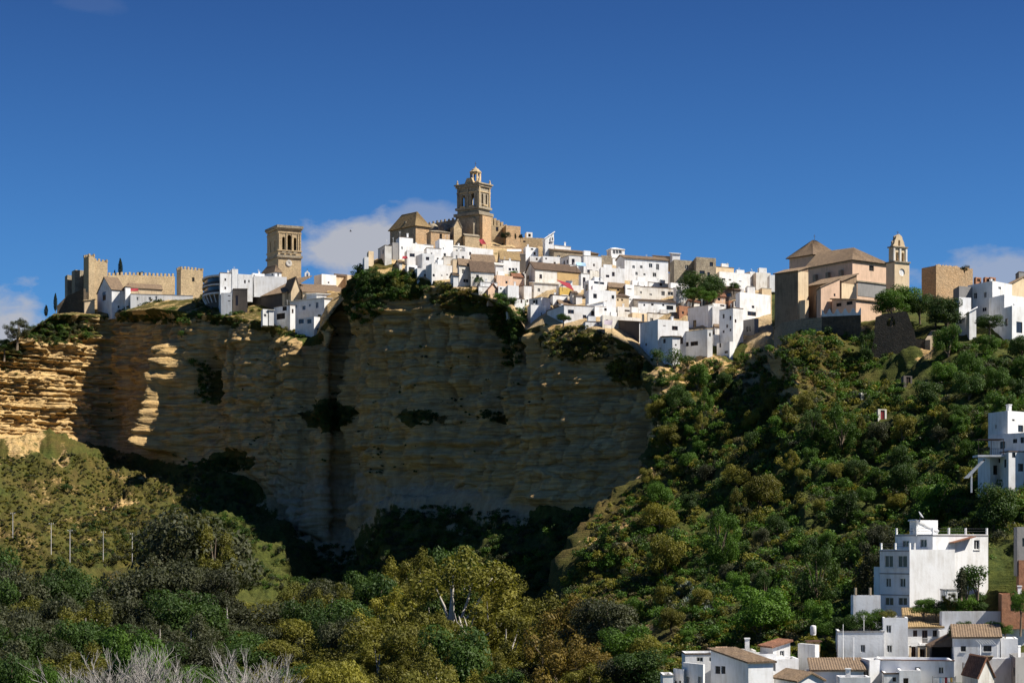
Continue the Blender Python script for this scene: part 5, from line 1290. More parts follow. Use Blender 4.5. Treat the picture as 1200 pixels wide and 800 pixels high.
z_ = b2.lz(1070, 627); b2.box('string_course', 'grey', (-.06, 0, z_ - .1), (-.004, b2.d, z_ + .08)); b2.box('string_course', 'grey', (0, -.06, z_ - .1), (b2.w, -.004, z_ + .08))
posts(b2, [(.15, b2.d - .15), (.15, b2.d * .5), (.15, .15), (b2.w * .3, .15), (b2.w * .6, .15), (b2.w - .15, .15)])
m = MB(); x0_, x1_ = b2.rx(1112), b2.rx(1138); m.hexa([b2.L(x0_, -1.1, b2.rz(1115, 636)), b2.L(x1_, -1.1, b2.rz(1130, 629)), b2.L(x1_, -.004, b2.rz(1130, 629)), b2.L(x0_, -.004, b2.rz(1115, 636))] + [b2.L(x0_, -1.1, b2.rz(1115, 635)), b2.L(x1_, -1.1, b2.rz(1130, 628)), b2.L(x1_, -.004, b2.rz(1130, 628)), b2.L(x0_, -.004, b2.rz(1115, 635))]); m.build('canopy', 'tile_r', b2.root)
b3 = B('white_house', 'small white stair house with a satellite dish on the top terrace', 'house', 1066, 1074, 1099, 609, 626, 299, 32, gv, 4, .5)
b3.walls('white', prof='none'); m = b3.slab(b3.L(-.2, -.2, b3.H + .1), b3.L(b3.w + .2, -.2, b3.H - 1.6), b3.L(b3.w + .2, b3.d + .2, b3.H - 1.6), b3.L(-.2, b3.d + .2, b3.H + .1), 'white'); m.build('roof', 'white', b3.root)
b3.dish(.6, -.3, b3.H + .1, .6)
house(1024, 1031, 1034, 664, 697, 'flat', 'white', 'narrow white side annex of the big house with a tiny balcony', th=32, group=gv, Y=300, win=[], d=5)
b = B('garden_wall', 'white garden wall with two pale posts left of the big house', 'wall', 997, 1000, 1032, 697, 712, 292, 5, None, .4, 3); b.walls('white', parapet=0.05)
for x_ in (.4, 2.6): b.box('post', 'cream', (x_ - .12, -.02, b.H), (x_ + .12, .22, b.H + 1.1))
house(1102, 1106, 1122, 690, 716, 'flat', 'white', 'low white garden shed with a pale wall right of the big house', th=20, group=gv, Y=289, win=[], d=3, extra=1)
# right: unfinished brick, grey, road wall
house(1170, 1174, 1215, 696, 716, 'flat', 'brick', 'unfinished red brick house with empty window openings', th=15, name='brick_house', group=None, Y=282, win=[(1184, 692 + 6, 1192, 704), (1184, 708, 1194, 716)], glass='void', d=8)
house(1191, 1194, 1230, 656, 716, 'flat', 'brick', 'tall red brick shell behind the unfinished brick house', th=15, name='brick_house', group=None, Y=290, win=[], d=8)
house(1188, 1192, 1230, 617, 655, 'flat', 'grey', 'grey lilac upper house at the right edge with one window', th=15, name='grey_or_shade_house', group=None, Y=291, win=[(1198, 630, 1204, 640)], d=8)
b = B('retaining_wall', 'low white wall running behind the big house', 'wall', 1158, 1160, 1192, 644, 656, 325, 8, None, 1, 3); b.walls('white', parapet=.05)
b = B('retaining_wall', 'tan stone retaining bank behind the big house', 'wall', 1158, 1162, 1190, 631, 645, 335, 8, None, 1, 3); b.walls('rubble', parapet=.05)
# long white wall and the balcony house
b = B('garden_wall', 'long white garden wall behind the tiled valley houses', 'wall', 1101, 1104, 1212, 716, 740, 284, 3, None, .5, 3); b.walls('white', parapet=.05)
b = house(1032, 1035, 1064, 723.5, 776, 'flat', 'white', 'white house with two windows left of the corrugated yellow roof', th=3, group=gv, Y=281, win=[(1038.5, 732, 1044.5, 741), (1039.5, 755.5, 1045.5, 764)], d=9, fr='frame_w')
b = house(979, 982, 1036, 739, 776, 'flat', 'white', 'long low white house with one window and a pipe on its wall', th=3, group=gv, Y=279, win=[(1008.5, 755, 1014, 764)], d=9, fr='frame_w', extras='a')
b = B('white_house', 'white balcony house with a lit yellow tiled eave and three windows', 'house', 1060, 1063, 1103, 734, 774, 283, 14, gv, 8, 3)
hR = [b.rR(1070, 738, 1075, 745.5), b.rR(1080.5, 738, 1087, 753), b.rR(1093, 738, 1098, 745.5), b.rR(1068, 757, 1073, 771), b.rR(1078, 760, 1084, 771)]
b.walls('white', hR=[rect(*q) for q in hR], prof='shed', rise=2.2); [b.window(q, 'R', 'frame_b') for q in hR]; b.roof('shed', 2.2, 'tile_y', .5)
b.box('balcony', 'white', (b.rx(1077), -1.2, b.rz(1083, 754.5)), (b.rx(1090), -.004, b.rz(1083, 753)))
m = MB(); 
for k in range(11): x_ = b.rx(1077) + k * .15; m.box((x_, -1.18, b.rz(1083, 753)), (x_ + .03, -1.15, b.rz(1083, 747)))
m.box((b.rx(1077), -1.2, b.rz(1083, 747)), (b.rx(1090), -1.14, b.rz(1083, 746.5))); m.build('railing', 'white', b.root)
for px_ in (1065, 1075, 1084.5): b.box('column', 'cream', (b.rx(px_), -1.6, b.rz(px_, 774)), (b.rx(px_) + .28, -1.3, b.rz(px_, 755.5)))
b.box('porch_roof', 'white', (b.rx(1064), -1.7, b.rz(1075, 755.3)), (b.rx(1087), -1.21, b.rz(1075, 754.6)))
house(1098, 1101, 1114, 738, 752, 'flat', 'white', 'small white outhouse right of the balcony house', th=20, group=gv, Y=282, win=[(1108, 737.5, 1110, 745)], d=3)
b = B('lean_to', 'black open lean-to with creeper between two valley houses', 'shed', 1086, 1090, 1118, 757, 776, 277, 5, None, 4, 3); q = b.rR(1092, 757.5, 1116, 774)
b.walls('darkwall', hR=[rect(*q)], prof='shedx', rise=1.6); b.roof('shedx', 1.6, 'tile_d', .2)
# front tiled house
b = B('white_house', 'white front house with a red brown tiled roof and two dark windows', 'house', 1114, 1118, 1172, 746, 776, 273, 5, gv, 8, 3)
hR = [b.rR(1126, 756.5, 1132, 763), b.rR(1152.5, 756, 1162, 763)]
b.walls('white', hR=[rect(*q) for q in hR], prof='gx', rise=1.5); [b.window(q, 'R', 'iron', sill=True) for q in hR]; b.roof('gx', 1.5, 'tile', .3)
m = MB()
for k in range(7):
    x_ = b.rx(1143) + k * .36; m.tube([(x_, -.1, b.rz(1150, 749)), (x_, -2.2, b.rz(1150, 754))], .04, 5)
for x_ in (b.rx(1143), b.rx(1163)): m.tube([(x_, -2.2, b.rz(1150, 775)), (x_, -2.2, b.rz(1150, 754))], .05, 6)
m.build('pergola', 'frame_w', b.root)
b = B('white_house', 'small white annex right of the front tiled house', 'house', 1170, 1173, 1193, 748, 766, 275, 5, gv, 6, 3); b.walls('white', parapet=.1)
b = B('terrace_wall', 'white terrace wall with a stone planter before the front house', 'wall', 1142, 1145, 1186, 771, 776, 268, 3, None, 2, 3); b.walls('white', parapet=.3)
o = empty('planter', at(1154, 775, 266.5)); tag(o, 'shallow round stone planter on the white terrace', 'planter')
m = MB(); m.lathe([(.5, 0), (.9, .35), (1.15, .75), (1.2, .8), (1.0, .8), (.8, .5), (.01, .5)], 16); m.build('bowl', 'rubble', o)
# gabled outhouse with red roof at the bottom
b = B('white_house', 'low gabled house with a bright red brown roof at the bottom edge', 'house', 1128, 1146, 1165, 792, 812, 258, 35, gv, 9, 2)
b.walls('white2', prof='gy', rise=2.4); b.roof('gy', 2.4, 'tile_r', .25)
o = empty('pergola', at(1128, 776, 266)); tag(o, 'slatted red wooden pergola beside the red brown roof', 'pergola')
m = MB()
for k in range(9): m.hexa([Vector((k * .22, 0, 0)), Vector((k * .22 + .06, 0, 0)), Vector((k * .22 + .06, .06, 0)), Vector((k * .22, .06, 0)), Vector((k * .22 + .9, -2, -1.4)), Vector((k * .22 + .96, -2, -1.4)), Vector((k * .22 + .96, -1.94, -1.4)), Vector((k * .22 + .9, -1.94, -1.4))])
m.build('slat', 'frame_b', o)
for x_ in (0, 1.8): m = MB(); m.box((x_, 0, -3), (x_ + .12, .12, .05)); m.build('post', 'frame_b', o)
house(1183, 1190, 1240, 770, 820, 'flat', 'grey', 'blue grey shaded block at the bottom right corner', th=45, name='grey_or_shade_house', group=None, Y=262, win=[], d=14)  # block's shade painted as grey wall colour
# shaded wall house with laundry
b = B('white_house', 'long shaded white house with a red coping line, laundry before it', 'house', 1027, 1031, 1118, 773, 815, 268, -14, gv, 9, 2)
hR = [b.rR(1072, 781, 1079, 791), b.rR(1100, 781, 1106, 789)]
b.walls('white', hR=[rect(*q) for q in hR], parapet=.4); [b.window(q, 'R', 'frame_w') for q in hR]; b.box('coping', 'tile_r', (-.1, -.14, b.H), (b.w + .1, .2, b.H + .12))
o = empty('clothes_line', at(1093, 793, 262)); tag(o, 'washing line with white, blue and red clothes', 'clothes line')
m = MB(); wl = 27 * 262 / F; m.tube([(0, 0, 0), (wl, 0, 0)], .015, 5); m.build('cord', 'iron', o)
for x_ in (0, wl): m = MB(); m.tube([(x_, 0, -2.5), (x_, 0, .15)], .04, 6); m.build('post', 'iron', o)
cols = ['white', 'white', 'blue', 'frame_w', 'red', 'white', 'yellow', 'white2']
for k in range(8):
    x_ = .15 + k * .36; m = MB(); hh = R.uniform(.5, .95); n_ = 6
    for i in range(n_):
        a0, a1 = i / n_, (i + 1) / n_; y0, y1 = .05 * math.sin(i * 2.1), .05 * math.sin((i + 1) * 2.1)
        m.hexa([Vector((x_ + .3 * a0, y0, -hh)), Vector((x_ + .3 * a1, y1, -hh)), Vector((x_ + .3 * a1, y1 + .02, -hh)), Vector((x_ + .3 * a0, y0 + .02, -hh)), Vector((x_ + .3 * a0, 0, 0)), Vector((x_ + .3 * a1, 0, 0)), Vector((x_ + .3 * a1, .02, 0)), Vector((x_ + .3 * a0, .02, 0))])
    m.build('garment', cols[k], o)
# bottom row
house(1051, 1054, 1079, 785, 815, 'flat', 'white', 'white plain parapet house left of the laundry', th=5, group=gv, Y=262, win=[(1058.5, 794, 1064.5, 805)], d=6)
house(1033, 1036, 1055, 788, 815, 'flat', 'white', 'small white house with one black square window at the bottom edge', th=5, group=gv, Y=263, win=[(1046, 793, 1050, 798)], d=6)
house(1009, 1019, 1037, 773, 815, 'flat', 'white', 'white tower like block with a blue shaded side', th=28, group=gv, Y=267, win=[], d=6)
house(949, 952, 1012, 785, 812, 'shed', 'white', 'low house with a broad grey brown roof at the bottom', th=3, group=gv, Y=264, ridge=774, d=10, win=[], tile='tile')
house(980, 984, 1020, 793, 815, 'flat', 'white', 'bright low white wall house under the broad grey brown roof', th=3, group=gv, Y=257, win=[], d=4)
house(907, 935, 965, 797, 815, 'gy', 'white', 'low house with a dark tan roof in the bottom row', th=30, group=gv, Y=258, ridge=786, d=9, win=[], tile='tile')
house(943, 947, 1000, 786, 800, 'flat', 'white', 'bluish low house between the two tan roofs', th=5, group=gv, Y=266, win=[], d=4)
b = house(833, 877, 906, 775.5, 815, 'shed', 'white', 'white house with a tan tiled roof and a bluish glazed window', th=25, group=gv, Y=262, rise=1.4, d=7, win=[], winL=[(838, 780, 844, 789), (845, 780, 850, 789)], tile='tile')
house(896, 902, 936, 772, 800, 'flat', 'white', 'white house with a deep square opening beside the tan roof', th=20, group=gv, Y=268, win=[(903, 776, 909, 786)], d=6, glass='grey')
house(891, 906, 926, 757.5, 774, 'shedx', 'white', 'white rooftop house with a red edge and a blue shaded side', th=28, group=gv, Y=275, rise=.7, tile='tile_r', win=[(914, 762, 919, 768)], d=5)
house(880, 884, 910, 766, 780, 'flat', 'white', 'low white wall left of the red edged rooftop house', th=10, group=gv, Y=272, win=[], d=5)
house(853, 857, 886, 762, 780, 'flat', 'white2', 'weathered whitish parapet house with a chimney', th=10, group=gv, Y=273, win=[], d=5, extras='c')
house(838, 844, 858, 759, 778, 'flat', 'pink', 'pinkish little roof house beside the weathered parapet', th=20, group=gv, Y=275, win=[], d=4, name='pink_house')
house(799, 803, 839, 765, 795, 'flat', 'white', 'white upper house with two grey shuttered windows at the foot of the slope', th=8, group=gv, Y=270, win=[(816.5, 769.5, 824, 775), (831, 769.5, 837, 775)], d=6, fr='frame_w')
house(800, 824, 826, 778, 815, 'flat', 'white', 'blue shaded white house with two faint doors at the foot of the slope', th=60, group=gv, Y=262, win=[], winL=[(804, 792, 808, 805), (818, 792, 822, 805)], d=9, fr='frame_w', glass='grey')
house(789, 801, 802, 784, 812, 'flat', 'white', 'small blue shaded house next to the lowest bright wall', th=60, group=gv, Y=265, win=[], winL=[(791, 797, 793, 803), (796, 797, 798, 803)], d=5)
house(774, 777, 789, 790, 812, 'flat', 'white', 'tiny bright white wall house, last before the wood', th=10, group=gv, Y=262, win=[], d=5)
house(935, 955, 960, 755, 778, 'flat', 'white', 'round cornered white outhouse with an orange door', th=40, group=gv, Y=275, win=[], d=5)
b = B('orange_shed', 'orange plastered shed with a thin flat roof above the valley houses', 'shed', 944, 947, 961, 752, 770, 279, 20, None, 3, 2); q = b.rR(953, 752, 955, 758); b.walls('ochre', hR=[rect(*q)]); b.box('roof', 'frame_b', (-.2, -.3, b.H + .02), (b.w + .3, b.d + .2, b.H + .14))
o = empty('water_tank', at(953, 739.5, 282)); tag(o, 'small round white water tank on the slope', 'tank')
m = MB(); m.lathe([(.35, -.5), (.42, -.3), (.42, .7), (.35, .82), (.1, .9), (.01, .9)], 16); m.build('drum', 'white', o)
# street lamps / poles among the houses
def pole(px, py0, py1, Y, label, name='utility_pole', r_=.12, group=None, mat='grey'):
    o = empty(name, at(px, py1, Y)); tag(o, label, 'pole', group); h = (py1 - py0) / F * Y
    m = MB(); m.tube([(0, 0, -1.5), (0, 0, h)], [r_ * 1.3, r_ * .8], 8); m.build('mast', mat, o)
    if name == 'aerial_mast': return
    m = MB(); m.box((-.7, -.06, h - .5), (.7, .06, h - .38)); m.build('crossarm', mat, o)
    m = MB()
    for x_ in (-.6, 0, .6): m.tube([(x_, 0, h - .38), (x_, 0, h - .1)], .05, 6)
    m.build('insulator', 'frame_w', o)
pole(988, 731, 762, 273, 'thin grey aerial mast beside the long low white house', 'aerial_mast', .035, None, 'metal')
pole(1000.5, 746, 775, 272, 'second thin mast right of the first one by the long low house', 'aerial_mast', .035, None, 'metal')
for px_, a, b_, lab in ((60, 612, 664, 'concrete pole farthest left below the sunlit slope'), (82, 620, 672, 'second concrete pole from the left, the tallest looking'), (121, 622, 672, 'third concrete pole, straight below the rock rubble'), (155, 624, 672, 'concrete pole nearest the leafy tree clump'), (15, 600, 645, 'faint pole at the left edge of the slope')):
    l_, _ = hit(px_, b_ - 14, 'c'); pole(px_, a, b_ - 12, l_.y if l_ is not None else 600, lab, r_=.10, group='concrete poles at the foot of the slope')
# bird
o = empty('bird', at(411, 271, 500)); tag(o, 'tiny dark bird flying before the cloud', 'bird')
m = MB(); m.lathe([(.01, -.35), (.08, -.2), (.12, 0), (.07, .2), (.01, .35)], 8)
for v in m.bm.verts: v.co = Vector((v.co.z, v.co.y, v.co.x))
for s_ in (-1, 1): m.hexa([Vector((-.1, s_ * .05, 0)), Vector((.12, s_ * .05, 0)), Vector((.0, s_ * .9, .25)), Vector((-.1, s_ * .9, .25)), Vector((-.1, s_ * .05, .04)), Vector((.12, s_ * .05, .04)), Vector((.0, s_ * .9, .27)), Vector((-.1, s_ * .9, .27))])
m.build('body', 'iron', o)
# ------------------------------------------------------------------ the small houses packed between the larger ones
TOWN = [(446, 304), (470, 318), (500, 330), (532, 334), (560, 342), (600, 356), (640, 372), (700, 383), (745, 398), (850, 404), (880, 388), (903, 372), (903, 338), (840, 334), (800, 330), (740, 310), (640, 290), (560, 285), (500, 292)]
def inside(px, py, P):
    c = False
    for (x0, y0), (x1, y1) in zip(P, P[1:] + P[:1]):
        if (y0 > py) != (y1 > py) and px < (x1 - x0) * (py - y0) / (y1 - y0) + x0: c = not c
    return c
rf = random.Random(21); USED = set(); nf = 0
ADJ = ['small white', 'plain white', 'little off white', 'low white', 'blank walled white', 'narrow white', 'square white', 'flat topped white', 'tiny white', 'stained white', 'bright white', 'one windowed white']
named = list(BOXES)
for py in range(402, 286, -4):
    for px in range(448, 902, 5):
        if nf >= 110 or not inside(px, py, TOWN): continue
        if 800 < px < 850 and 318 < py < 353: continue
        m = MASK[py - 4:py + 1, px - 2:px + 4]
        if (m > 0).mean() > .25: continue
        l_, _ = hit(px, py + 2)
        if l_ is None: continue
        wd = rf.uniform(8, 17); ht = rf.uniform(6, 12)
        x0 = px - rf.uniform(2, 6); pc = x0 + rf.uniform(.5, 5)
        bx, by = x0 + wd / 2, py - ht / 2
        near = min(named, key=lambda q: ((q[0] + q[1]) / 2 - bx) ** 2 + ((q[2] + q[3]) / 2 - by) ** 2)
        dx, dy = bx - (near[0] + near[1]) / 2, by - (near[2] + near[3]) / 2
        rel = ('just below' if dy > 0 else 'just above') if abs(dy) > abs(dx) * .7 else ('just right of' if dx > 0 else 'just left of')
        core = ' '.join(near[5].split()[:9])
        while core.split()[-1] in ('a', 'the', 'with', 'of', 'and', 'in', 'on', 'at', 'above', 'below', 'under', 'its', 'two', 'one', 'beside', 'before', 'behind', 'between', 'to', 'its', 'tall', 'dark', 'small', 'big', 'blue', 'long', 'brown'): core = ' '.join(core.split()[:-1])
        for adj in ADJ[nf % 12:] + ADJ[:nf % 12]:
            lab = f'{adj} house {rel} the {core}'
            if lab not in USED: break
        USED.add(lab)
        rk = rf.choice(['flat', 'flat', 'shed', 'gx', 'gx']); wall_ = rf.choice(['white', 'white', 'white', 'white', 'white2'])
        if 'stained' in lab or 'off white' in lab: wall_ = 'white2'
        if 'flat topped' in lab: rk = 'flat'
        cfg = dict(win=None, dens=.55, extra=3)
        if 'blank' in lab: cfg['win'] = []
        if 'one windowed' in lab: cfg['win'] = [(bx + 1, py - ht + 2, bx + 3.2, py - ht + 5)]
        house(x0, pc, x0 + wd, py - ht, py + 3, rk, wall_, lab, rise=1.0 if rk != 'flat' else None, tile=rf.choice(['tile', 'tile', 'white2', 'tile_d']), **cfg)
        nf += 1
print('fillers', nf)
# ------------------------------------------------------------------ trees and scrub
nrs = np.random.RandomState(5)
def leaf_quads(centers, radii, counts, leaf, tint, rs, up=.25, shell=.62):
    """many small leaf faces spread through ellipsoid clumps; returns verts, tints"""
    V = []; Tn = []
    for c, r_, n_, tt in zip(centers, radii, counts, tint):
        d = rs.normal(size=(n_, 3)); d /= np.linalg.norm(d, axis=1)[:, None] + 1e-9
        q = shell + (1.08 - shell) * rs.rand(n_, 1) ** .6
        p = np.array(c) + d * q * np.array(r_)
        nrm = d + rs.normal(scale=.55, size=(n_, 3)); nrm[:, 2] += up; nrm /= np.linalg.norm(nrm, axis=1)[:, None]
        a = np.cross(nrm, rs.normal(size=(n_, 3))); a /= np.linalg.norm(a, axis=1)[:, None]
        b_ = np.cross(nrm, a)
        s1 = leaf * rs.uniform(.6, 1.3, (n_, 1)); s2 = s1 * rs.uniform(.4, .8, (n_, 1))
        V.append(np.stack([p - a * s1, p + b_ * s2 * .9 + a * s1 * .1, p + a * s1, p - b_ * s2 * .9 - a * s1 * .1], axis=1).reshape(-1, 3))
        Tn.append(np.clip(tt + rs.uniform(-.25, .25, n_), 0, 1))
    return np.concatenate(V), np.concatenate(Tn)
def quad_mesh(name, V, Tn, mats, mi=None):
    n_ = len(V) // 4; me = bpy.data.meshes.new(name)
    me.vertices.add(len(V)); me.vertices.foreach_set('co', V.astype(np.float32).ravel())
    me.loops.add(n_ * 4); me.loops.foreach_set('vertex_index', np.arange(n_ * 4, dtype=np.int32))
    me.polygons.add(n_); me.polygons.foreach_set('loop_start', np.arange(0, n_ * 4, 4, dtype=np.int32)); me.polygons.foreach_set('loop_total', np.full(n_, 4, dtype=np.int32))
    if mi is not None: me.polygons.foreach_set('material_index', mi.astype(np.int32))
    a = me.attributes.new('tint', 'FLOAT', 'FACE'); a.data.foreach_set('value', Tn.astype(np.float32))
    for m in mats: me.materials.append(M[m])
    me.update(calc_edges=True); me.validate()
    return me
PROTO = {}
def proto(kind, var):
    """crown and trunk meshes of a tree kind, about 10 m tall (bush: 2 m)"""
    key = (kind, var)
    if key in PROTO: return PROTO[key]
    rs = np.random.RandomState(abs(hash(kind)) % 1000 if False else sum(map(ord, kind)) * 7 + var); rr = random.Random(sum(map(ord, kind)) + var * 31)
    tr = MB(); C = []; Rr = []; n_ = []; leaf = .3; sh = .55
    if kind == 'broad':
        tr.tube([(0, 0, -2), (.1, 0, 1.2), (.2, .1, 3), (.1, .2, 5.5)], [.42, .34, .26, .12], 7)
        for k in range(15):
            a = rr.uniform(0, 6.28); e = rr.uniform(-.15, 1.0); rad_ = rr.uniform(1.6, 3.3)
            c = (rad_ * math.cos(a) * (1 - .35 * max(e, 0)), rad_ * math.sin(a) * (1 - .35 * max(e, 0)), 5.2 + 3.0 * e); C.append(c)
            r_ = rr.uniform(1.1, 1.8); Rr.append((r_, r_, r_ * .75)); n_.append(int(340 * r_))
            if k < 6: tr.tube([(.15, .1, 2.6 + .3 * k), (c[0] * .5, c[1] * .5, c[2] * .65 + .8), c], [.17, .1, .04], 5)
        C.append((0, 0, 6.0)); Rr.append((2.2, 2.2, 1.9)); n_.append(760); leaf = .16
    elif kind == 'euca':
        tr.tube([(0, 0, -2), (.1, .1, 2), (.5, 0, 4.5), (.3, .2, 8)], [.34, .27, .18, .06], 7)
        for k in range(36):
            a = rr.uniform(0, 6.28); z_ = rr.uniform(3.0, 9.2); w_ = 3.1 * math.sin(math.pi * clamp((z_ - 1.6) / 8.6)) ** .7
            rad_ = w_ * rr.uniform(.45, 1.0); c = (rad_ * math.cos(a), rad_ * math.sin(a), z_); C.append(c)
            r_ = rr.uniform(.5, 1.0); Rr.append((r_, r_, r_ * rr.uniform(.8, 1.4))); n_.append(int(430 * r_))
            if k < 10: tr.tube([(.3, .05, z_ * .5), (c[0] * .6, c[1] * .6, z_ * .82), c], [.11, .07, .025], 5)
        leaf = .115; sh = .3
    elif kind == 'cypress':
        tr.tube([(0, 0, -1), (0, 0, 9)], [.2, .05], 6)
        for k in range(22):
            z_ = .6 + k * .42; w_ = .95 * math.sin(math.pi * clamp(.12 + z_ / 11.2)) ** .8; C.append((rr.uniform(-.12, .12), rr.uniform(-.12, .12), z_)); Rr.append((w_, w_, .55)); n_.append(110)
        leaf = .2; sh = .8
    elif kind == 'bush':
        for k in range(7):
            a = rr.uniform(0, 6.28); rad_ = rr.uniform(.2, .8); r_ = rr.uniform(.4, .72); C.append((rad_ * math.cos(a), rad_ * math.sin(a), rr.uniform(.45, 1.25))); Rr.append((r_, r_, r_ * .8)); n_.append(int(260 * r_))
            if k < 4: tr.tube([(0, 0, -.4), (C[-1][0] * .5, C[-1][1] * .5, C[-1][2] * .6), C[-1]], [.06, .04, .015], 5)
        leaf = .078; sh = .45
    elif kind == 'bare':
        def br(p, d, L_, r_, dep):
            q = p + d * L_; tr.tube([p, p.lerp(q, .5) + Vector((rr.uniform(-.1, .1), rr.uniform(-.1, .1), 0)) * L_, q], [r_, r_ * .8, r_ * .55], 5, False)
            if dep:
                for _ in range(3 if dep > 1 else 4):
                    dd = (d + Vector((rr.uniform(-.7, .7), rr.uniform(-.7, .7), rr.uniform(-.05, .5)))).normalized(); br(p.lerp(q, rr.uniform(.45, 1)), dd, L_ * rr.uniform(.5, .8), r_ * .5, dep - 1)
        for k in range(5): br(Vector((rr.uniform(-.5, .5), rr.uniform(-.5, .5), -1)), Vector((rr.uniform(-.3, .3), rr.uniform(-.3, .3), 1)).normalized(), rr.uniform(3, 4.2), .13, 3)
    tm = bpy.data.meshes.new('trunk'); tr.bm.to_mesh(tm); tr.bm.free()
    cm = None
    if C:
        V, Tn = leaf_quads(C, Rr, n_, leaf, [rr.random() for _ in C], rs, shell=sh); cm = (V, Tn)
    PROTO[key] = (tm, cm, {}); return PROTO[key]
def mesh_for(kind, var, lm, bark):
    tm, cm, cache = proto(kind, var)
    k = (lm, bark)
    if k not in cache:
        t2 = tm.copy(); t2.materials.append(M[bark]); t2.name = 'trunk'
        cache[k] = (t2, quad_mesh('crown', cm[0], cm[1], [lm]) if cm else None)
    return cache[k]
KH = {'broad': 9.3, 'euca': 10.2, 'cypress': 10.1, 'bush': 1.9, 'bare': 8.0}
def plant(name, label, cat, kind, var, lm, loc, h, group=None, wide=1.0, bark='bark', with_trunk=True):
    tm, cm = mesh_for(kind, var, lm, bark)
    s = h / KH[kind]
    o = empty(name, loc, R.uniform(0, 6.28)); o.scale = (s * wide, s * wide, s); tag(o, label, cat, group)
    if cm is not None:
        c = bpy.data.objects.new('crown' if kind != 'bush' else 'foliage', cm); COL.objects.link(c); c.parent = o
    if with_trunk or cm is None:
        t = bpy.data.objects.new('trunk' if kind not in ('bush',) else 'stem', tm); COL.objects.link(t); t.parent = o
    return o

# --- landmark trees
def tree_at(px, base, topy, label, kind, lm, var=0, Y=None, wide=1.0, bark='bark', cat='tree', name=None, group=None, which='both'):
    if Y is None:
        l_, _ = hit(px, base, which); l_ = l_ if l_ is not None else at(px, base, 560)
    else: l_ = at(px, base, Y)
    h = (base - topy) / F * l_.y
    if kind == 'broad': l_ = l_ - Vector((0, 0, h * .42)); h *= 1.42
    return plant(name or {'cypress': 'cypress_tree', 'bush': 'bush'}.get(kind, 'tree'), label, cat, kind, var, lm, l_, h, group, wide, bark)
tree_at(141, 325, 302, 'tallest dark cypress behind the castle wall', 'cypress', 'l_cyp', 0, 815, 1.25)
tree_at(134.5, 325, 316, 'small cypress left of the tallest one', 'cypress', 'l_cyp', 1, 815, 1.2)
tree_at(164.5, 325, 318, 'small round dark tree top showing over the castle wall', 'broad', 'l_cyp', 1, 826, 1.1)
tree_at(177, 325, 320.5, 'tiny cypress tip over the castle wall', 'cypress', 'l_cyp', 1, 828, 1.2)
tree_at(65, 364, 343, 'dark cypress on the slope left of the castle', 'cypress', 'l_cyp', 0, None, 1.1)
tree_at(54, 370, 357, 'short rounded cypress lower on the castle slope', 'cypress', 'l_cyp', 1, None, 1.9)
tree_at(20, 404, 371, 'open crowned olive tree against the cloud at the left edge', 'euca', 'l_grey', 2, 738, 1.5)
tree_at(5, 412, 396, 'low dark tree at the extreme left edge of the hill', 'broad', 'l_dark', 2, 738, 1.2)
tree_at(822, 350, 317, 'big dark green tree rising in the middle of the white houses', 'broad', 'l_dark', 0, 628, 1.35)
tree_at(836, 352, 328, 'dark green tree touching the right side of the big town tree', 'broad', 'l_dark', 1, 624, 1.2)
tree_at(812, 354, 336, 'olive green lower tree in front of the big dark town tree', 'broad', 'l_green', 2, 615, 1.5)
tree_at(829, 355, 340, 'second olive green lower tree below the big dark town tree', 'broad', 'l_green', 1, 612, 1.4)
tree_at(860, 340, 331, 'small dark tree in front of the long white terraced house', 'broad', 'l_dark', 2, 630, 1.5)
tree_at(555.5, 333, 324, 'left one of two small dark trees before the dark roofed hall', 'broad', 'l_dark', 1, 640, 1.3)
tree_at(562, 333, 323.5, 'right one of two small dark trees before the dark roofed hall', 'broad', 'l_dark', 2, 640, .9)
tree_at(603, 326, 317, 'fresh green round tree above the pink roof', 'broad', 'l_green', 0, 655, 1.5)
tree_at(592.5, 280, 271.5, 'dark bush on top of the fortress wall below the apse', 'broad', 'l_cyp', 0, 708, 1.2)
tree_at(604, 280, 273, 'narrow dark tree on the fortress wall right of the bush', 'cypress', 'l_cyp', 1, 708, 1.8)
tree_at(610, 280, 274.5, 'smallest dark tree at the end of the fortress wall', 'broad', 'l_cyp', 2, 708, .9)
tree_at(660, 377, 367, 'dark garden bush before the big bright rim house', 'broad', 'l_dark', 0, 580, 1.5)
tree_at(790, 428, 404, 'green tree at the foot of the narrow lower white house', 'bush', 'l_green', 0, 553, 1.0, cat='bush')
tree_at(770, 424, 406, 'dark bush leaning on the blue shaded flank of the plunging house', 'bush', 'l_dark', 1, 556, 1.2, cat='bush')
tree_at(806, 430, 412, 'dark bush below the covered gallery house', 'bush', 'l_dark', 2, 556, 1.3, cat='bush')
tree_at(1044, 372, 338, 'leafy green tree in front of the bell gable tower', 'broad', 'l_green', 1, 500, 1.05)
tree_at(1062, 370, 334, 'tall green tree right of the bell gable tower', 'broad', 'l_green', 2, 506, 1.05)
tree_at(1078, 372, 343, 'dark green tree left of the square stone block', 'broad', 'l_dark', 0, 503, 1.0)
tree_at(1097, 380, 350, 'broad green tree hiding the foot of the square stone block', 'broad', 'l_dark', 1, 496, 1.2)
tree_at(1110, 386, 346, 'dark tree before the dark shaded house', 'broad', 'l_dark', 2, 488, 1.0)
tree_at(1160, 387, 368, 'round dark shrub tree before the brick dormer house', 'broad', 'l_dark', 0, 476, 1.5)
tree_at(1130, 318, 309, 'tuft of dry bushes growing on top of the square stone block', 'bush', 'l_cyp', 0, 553, 1.4, cat='bush')
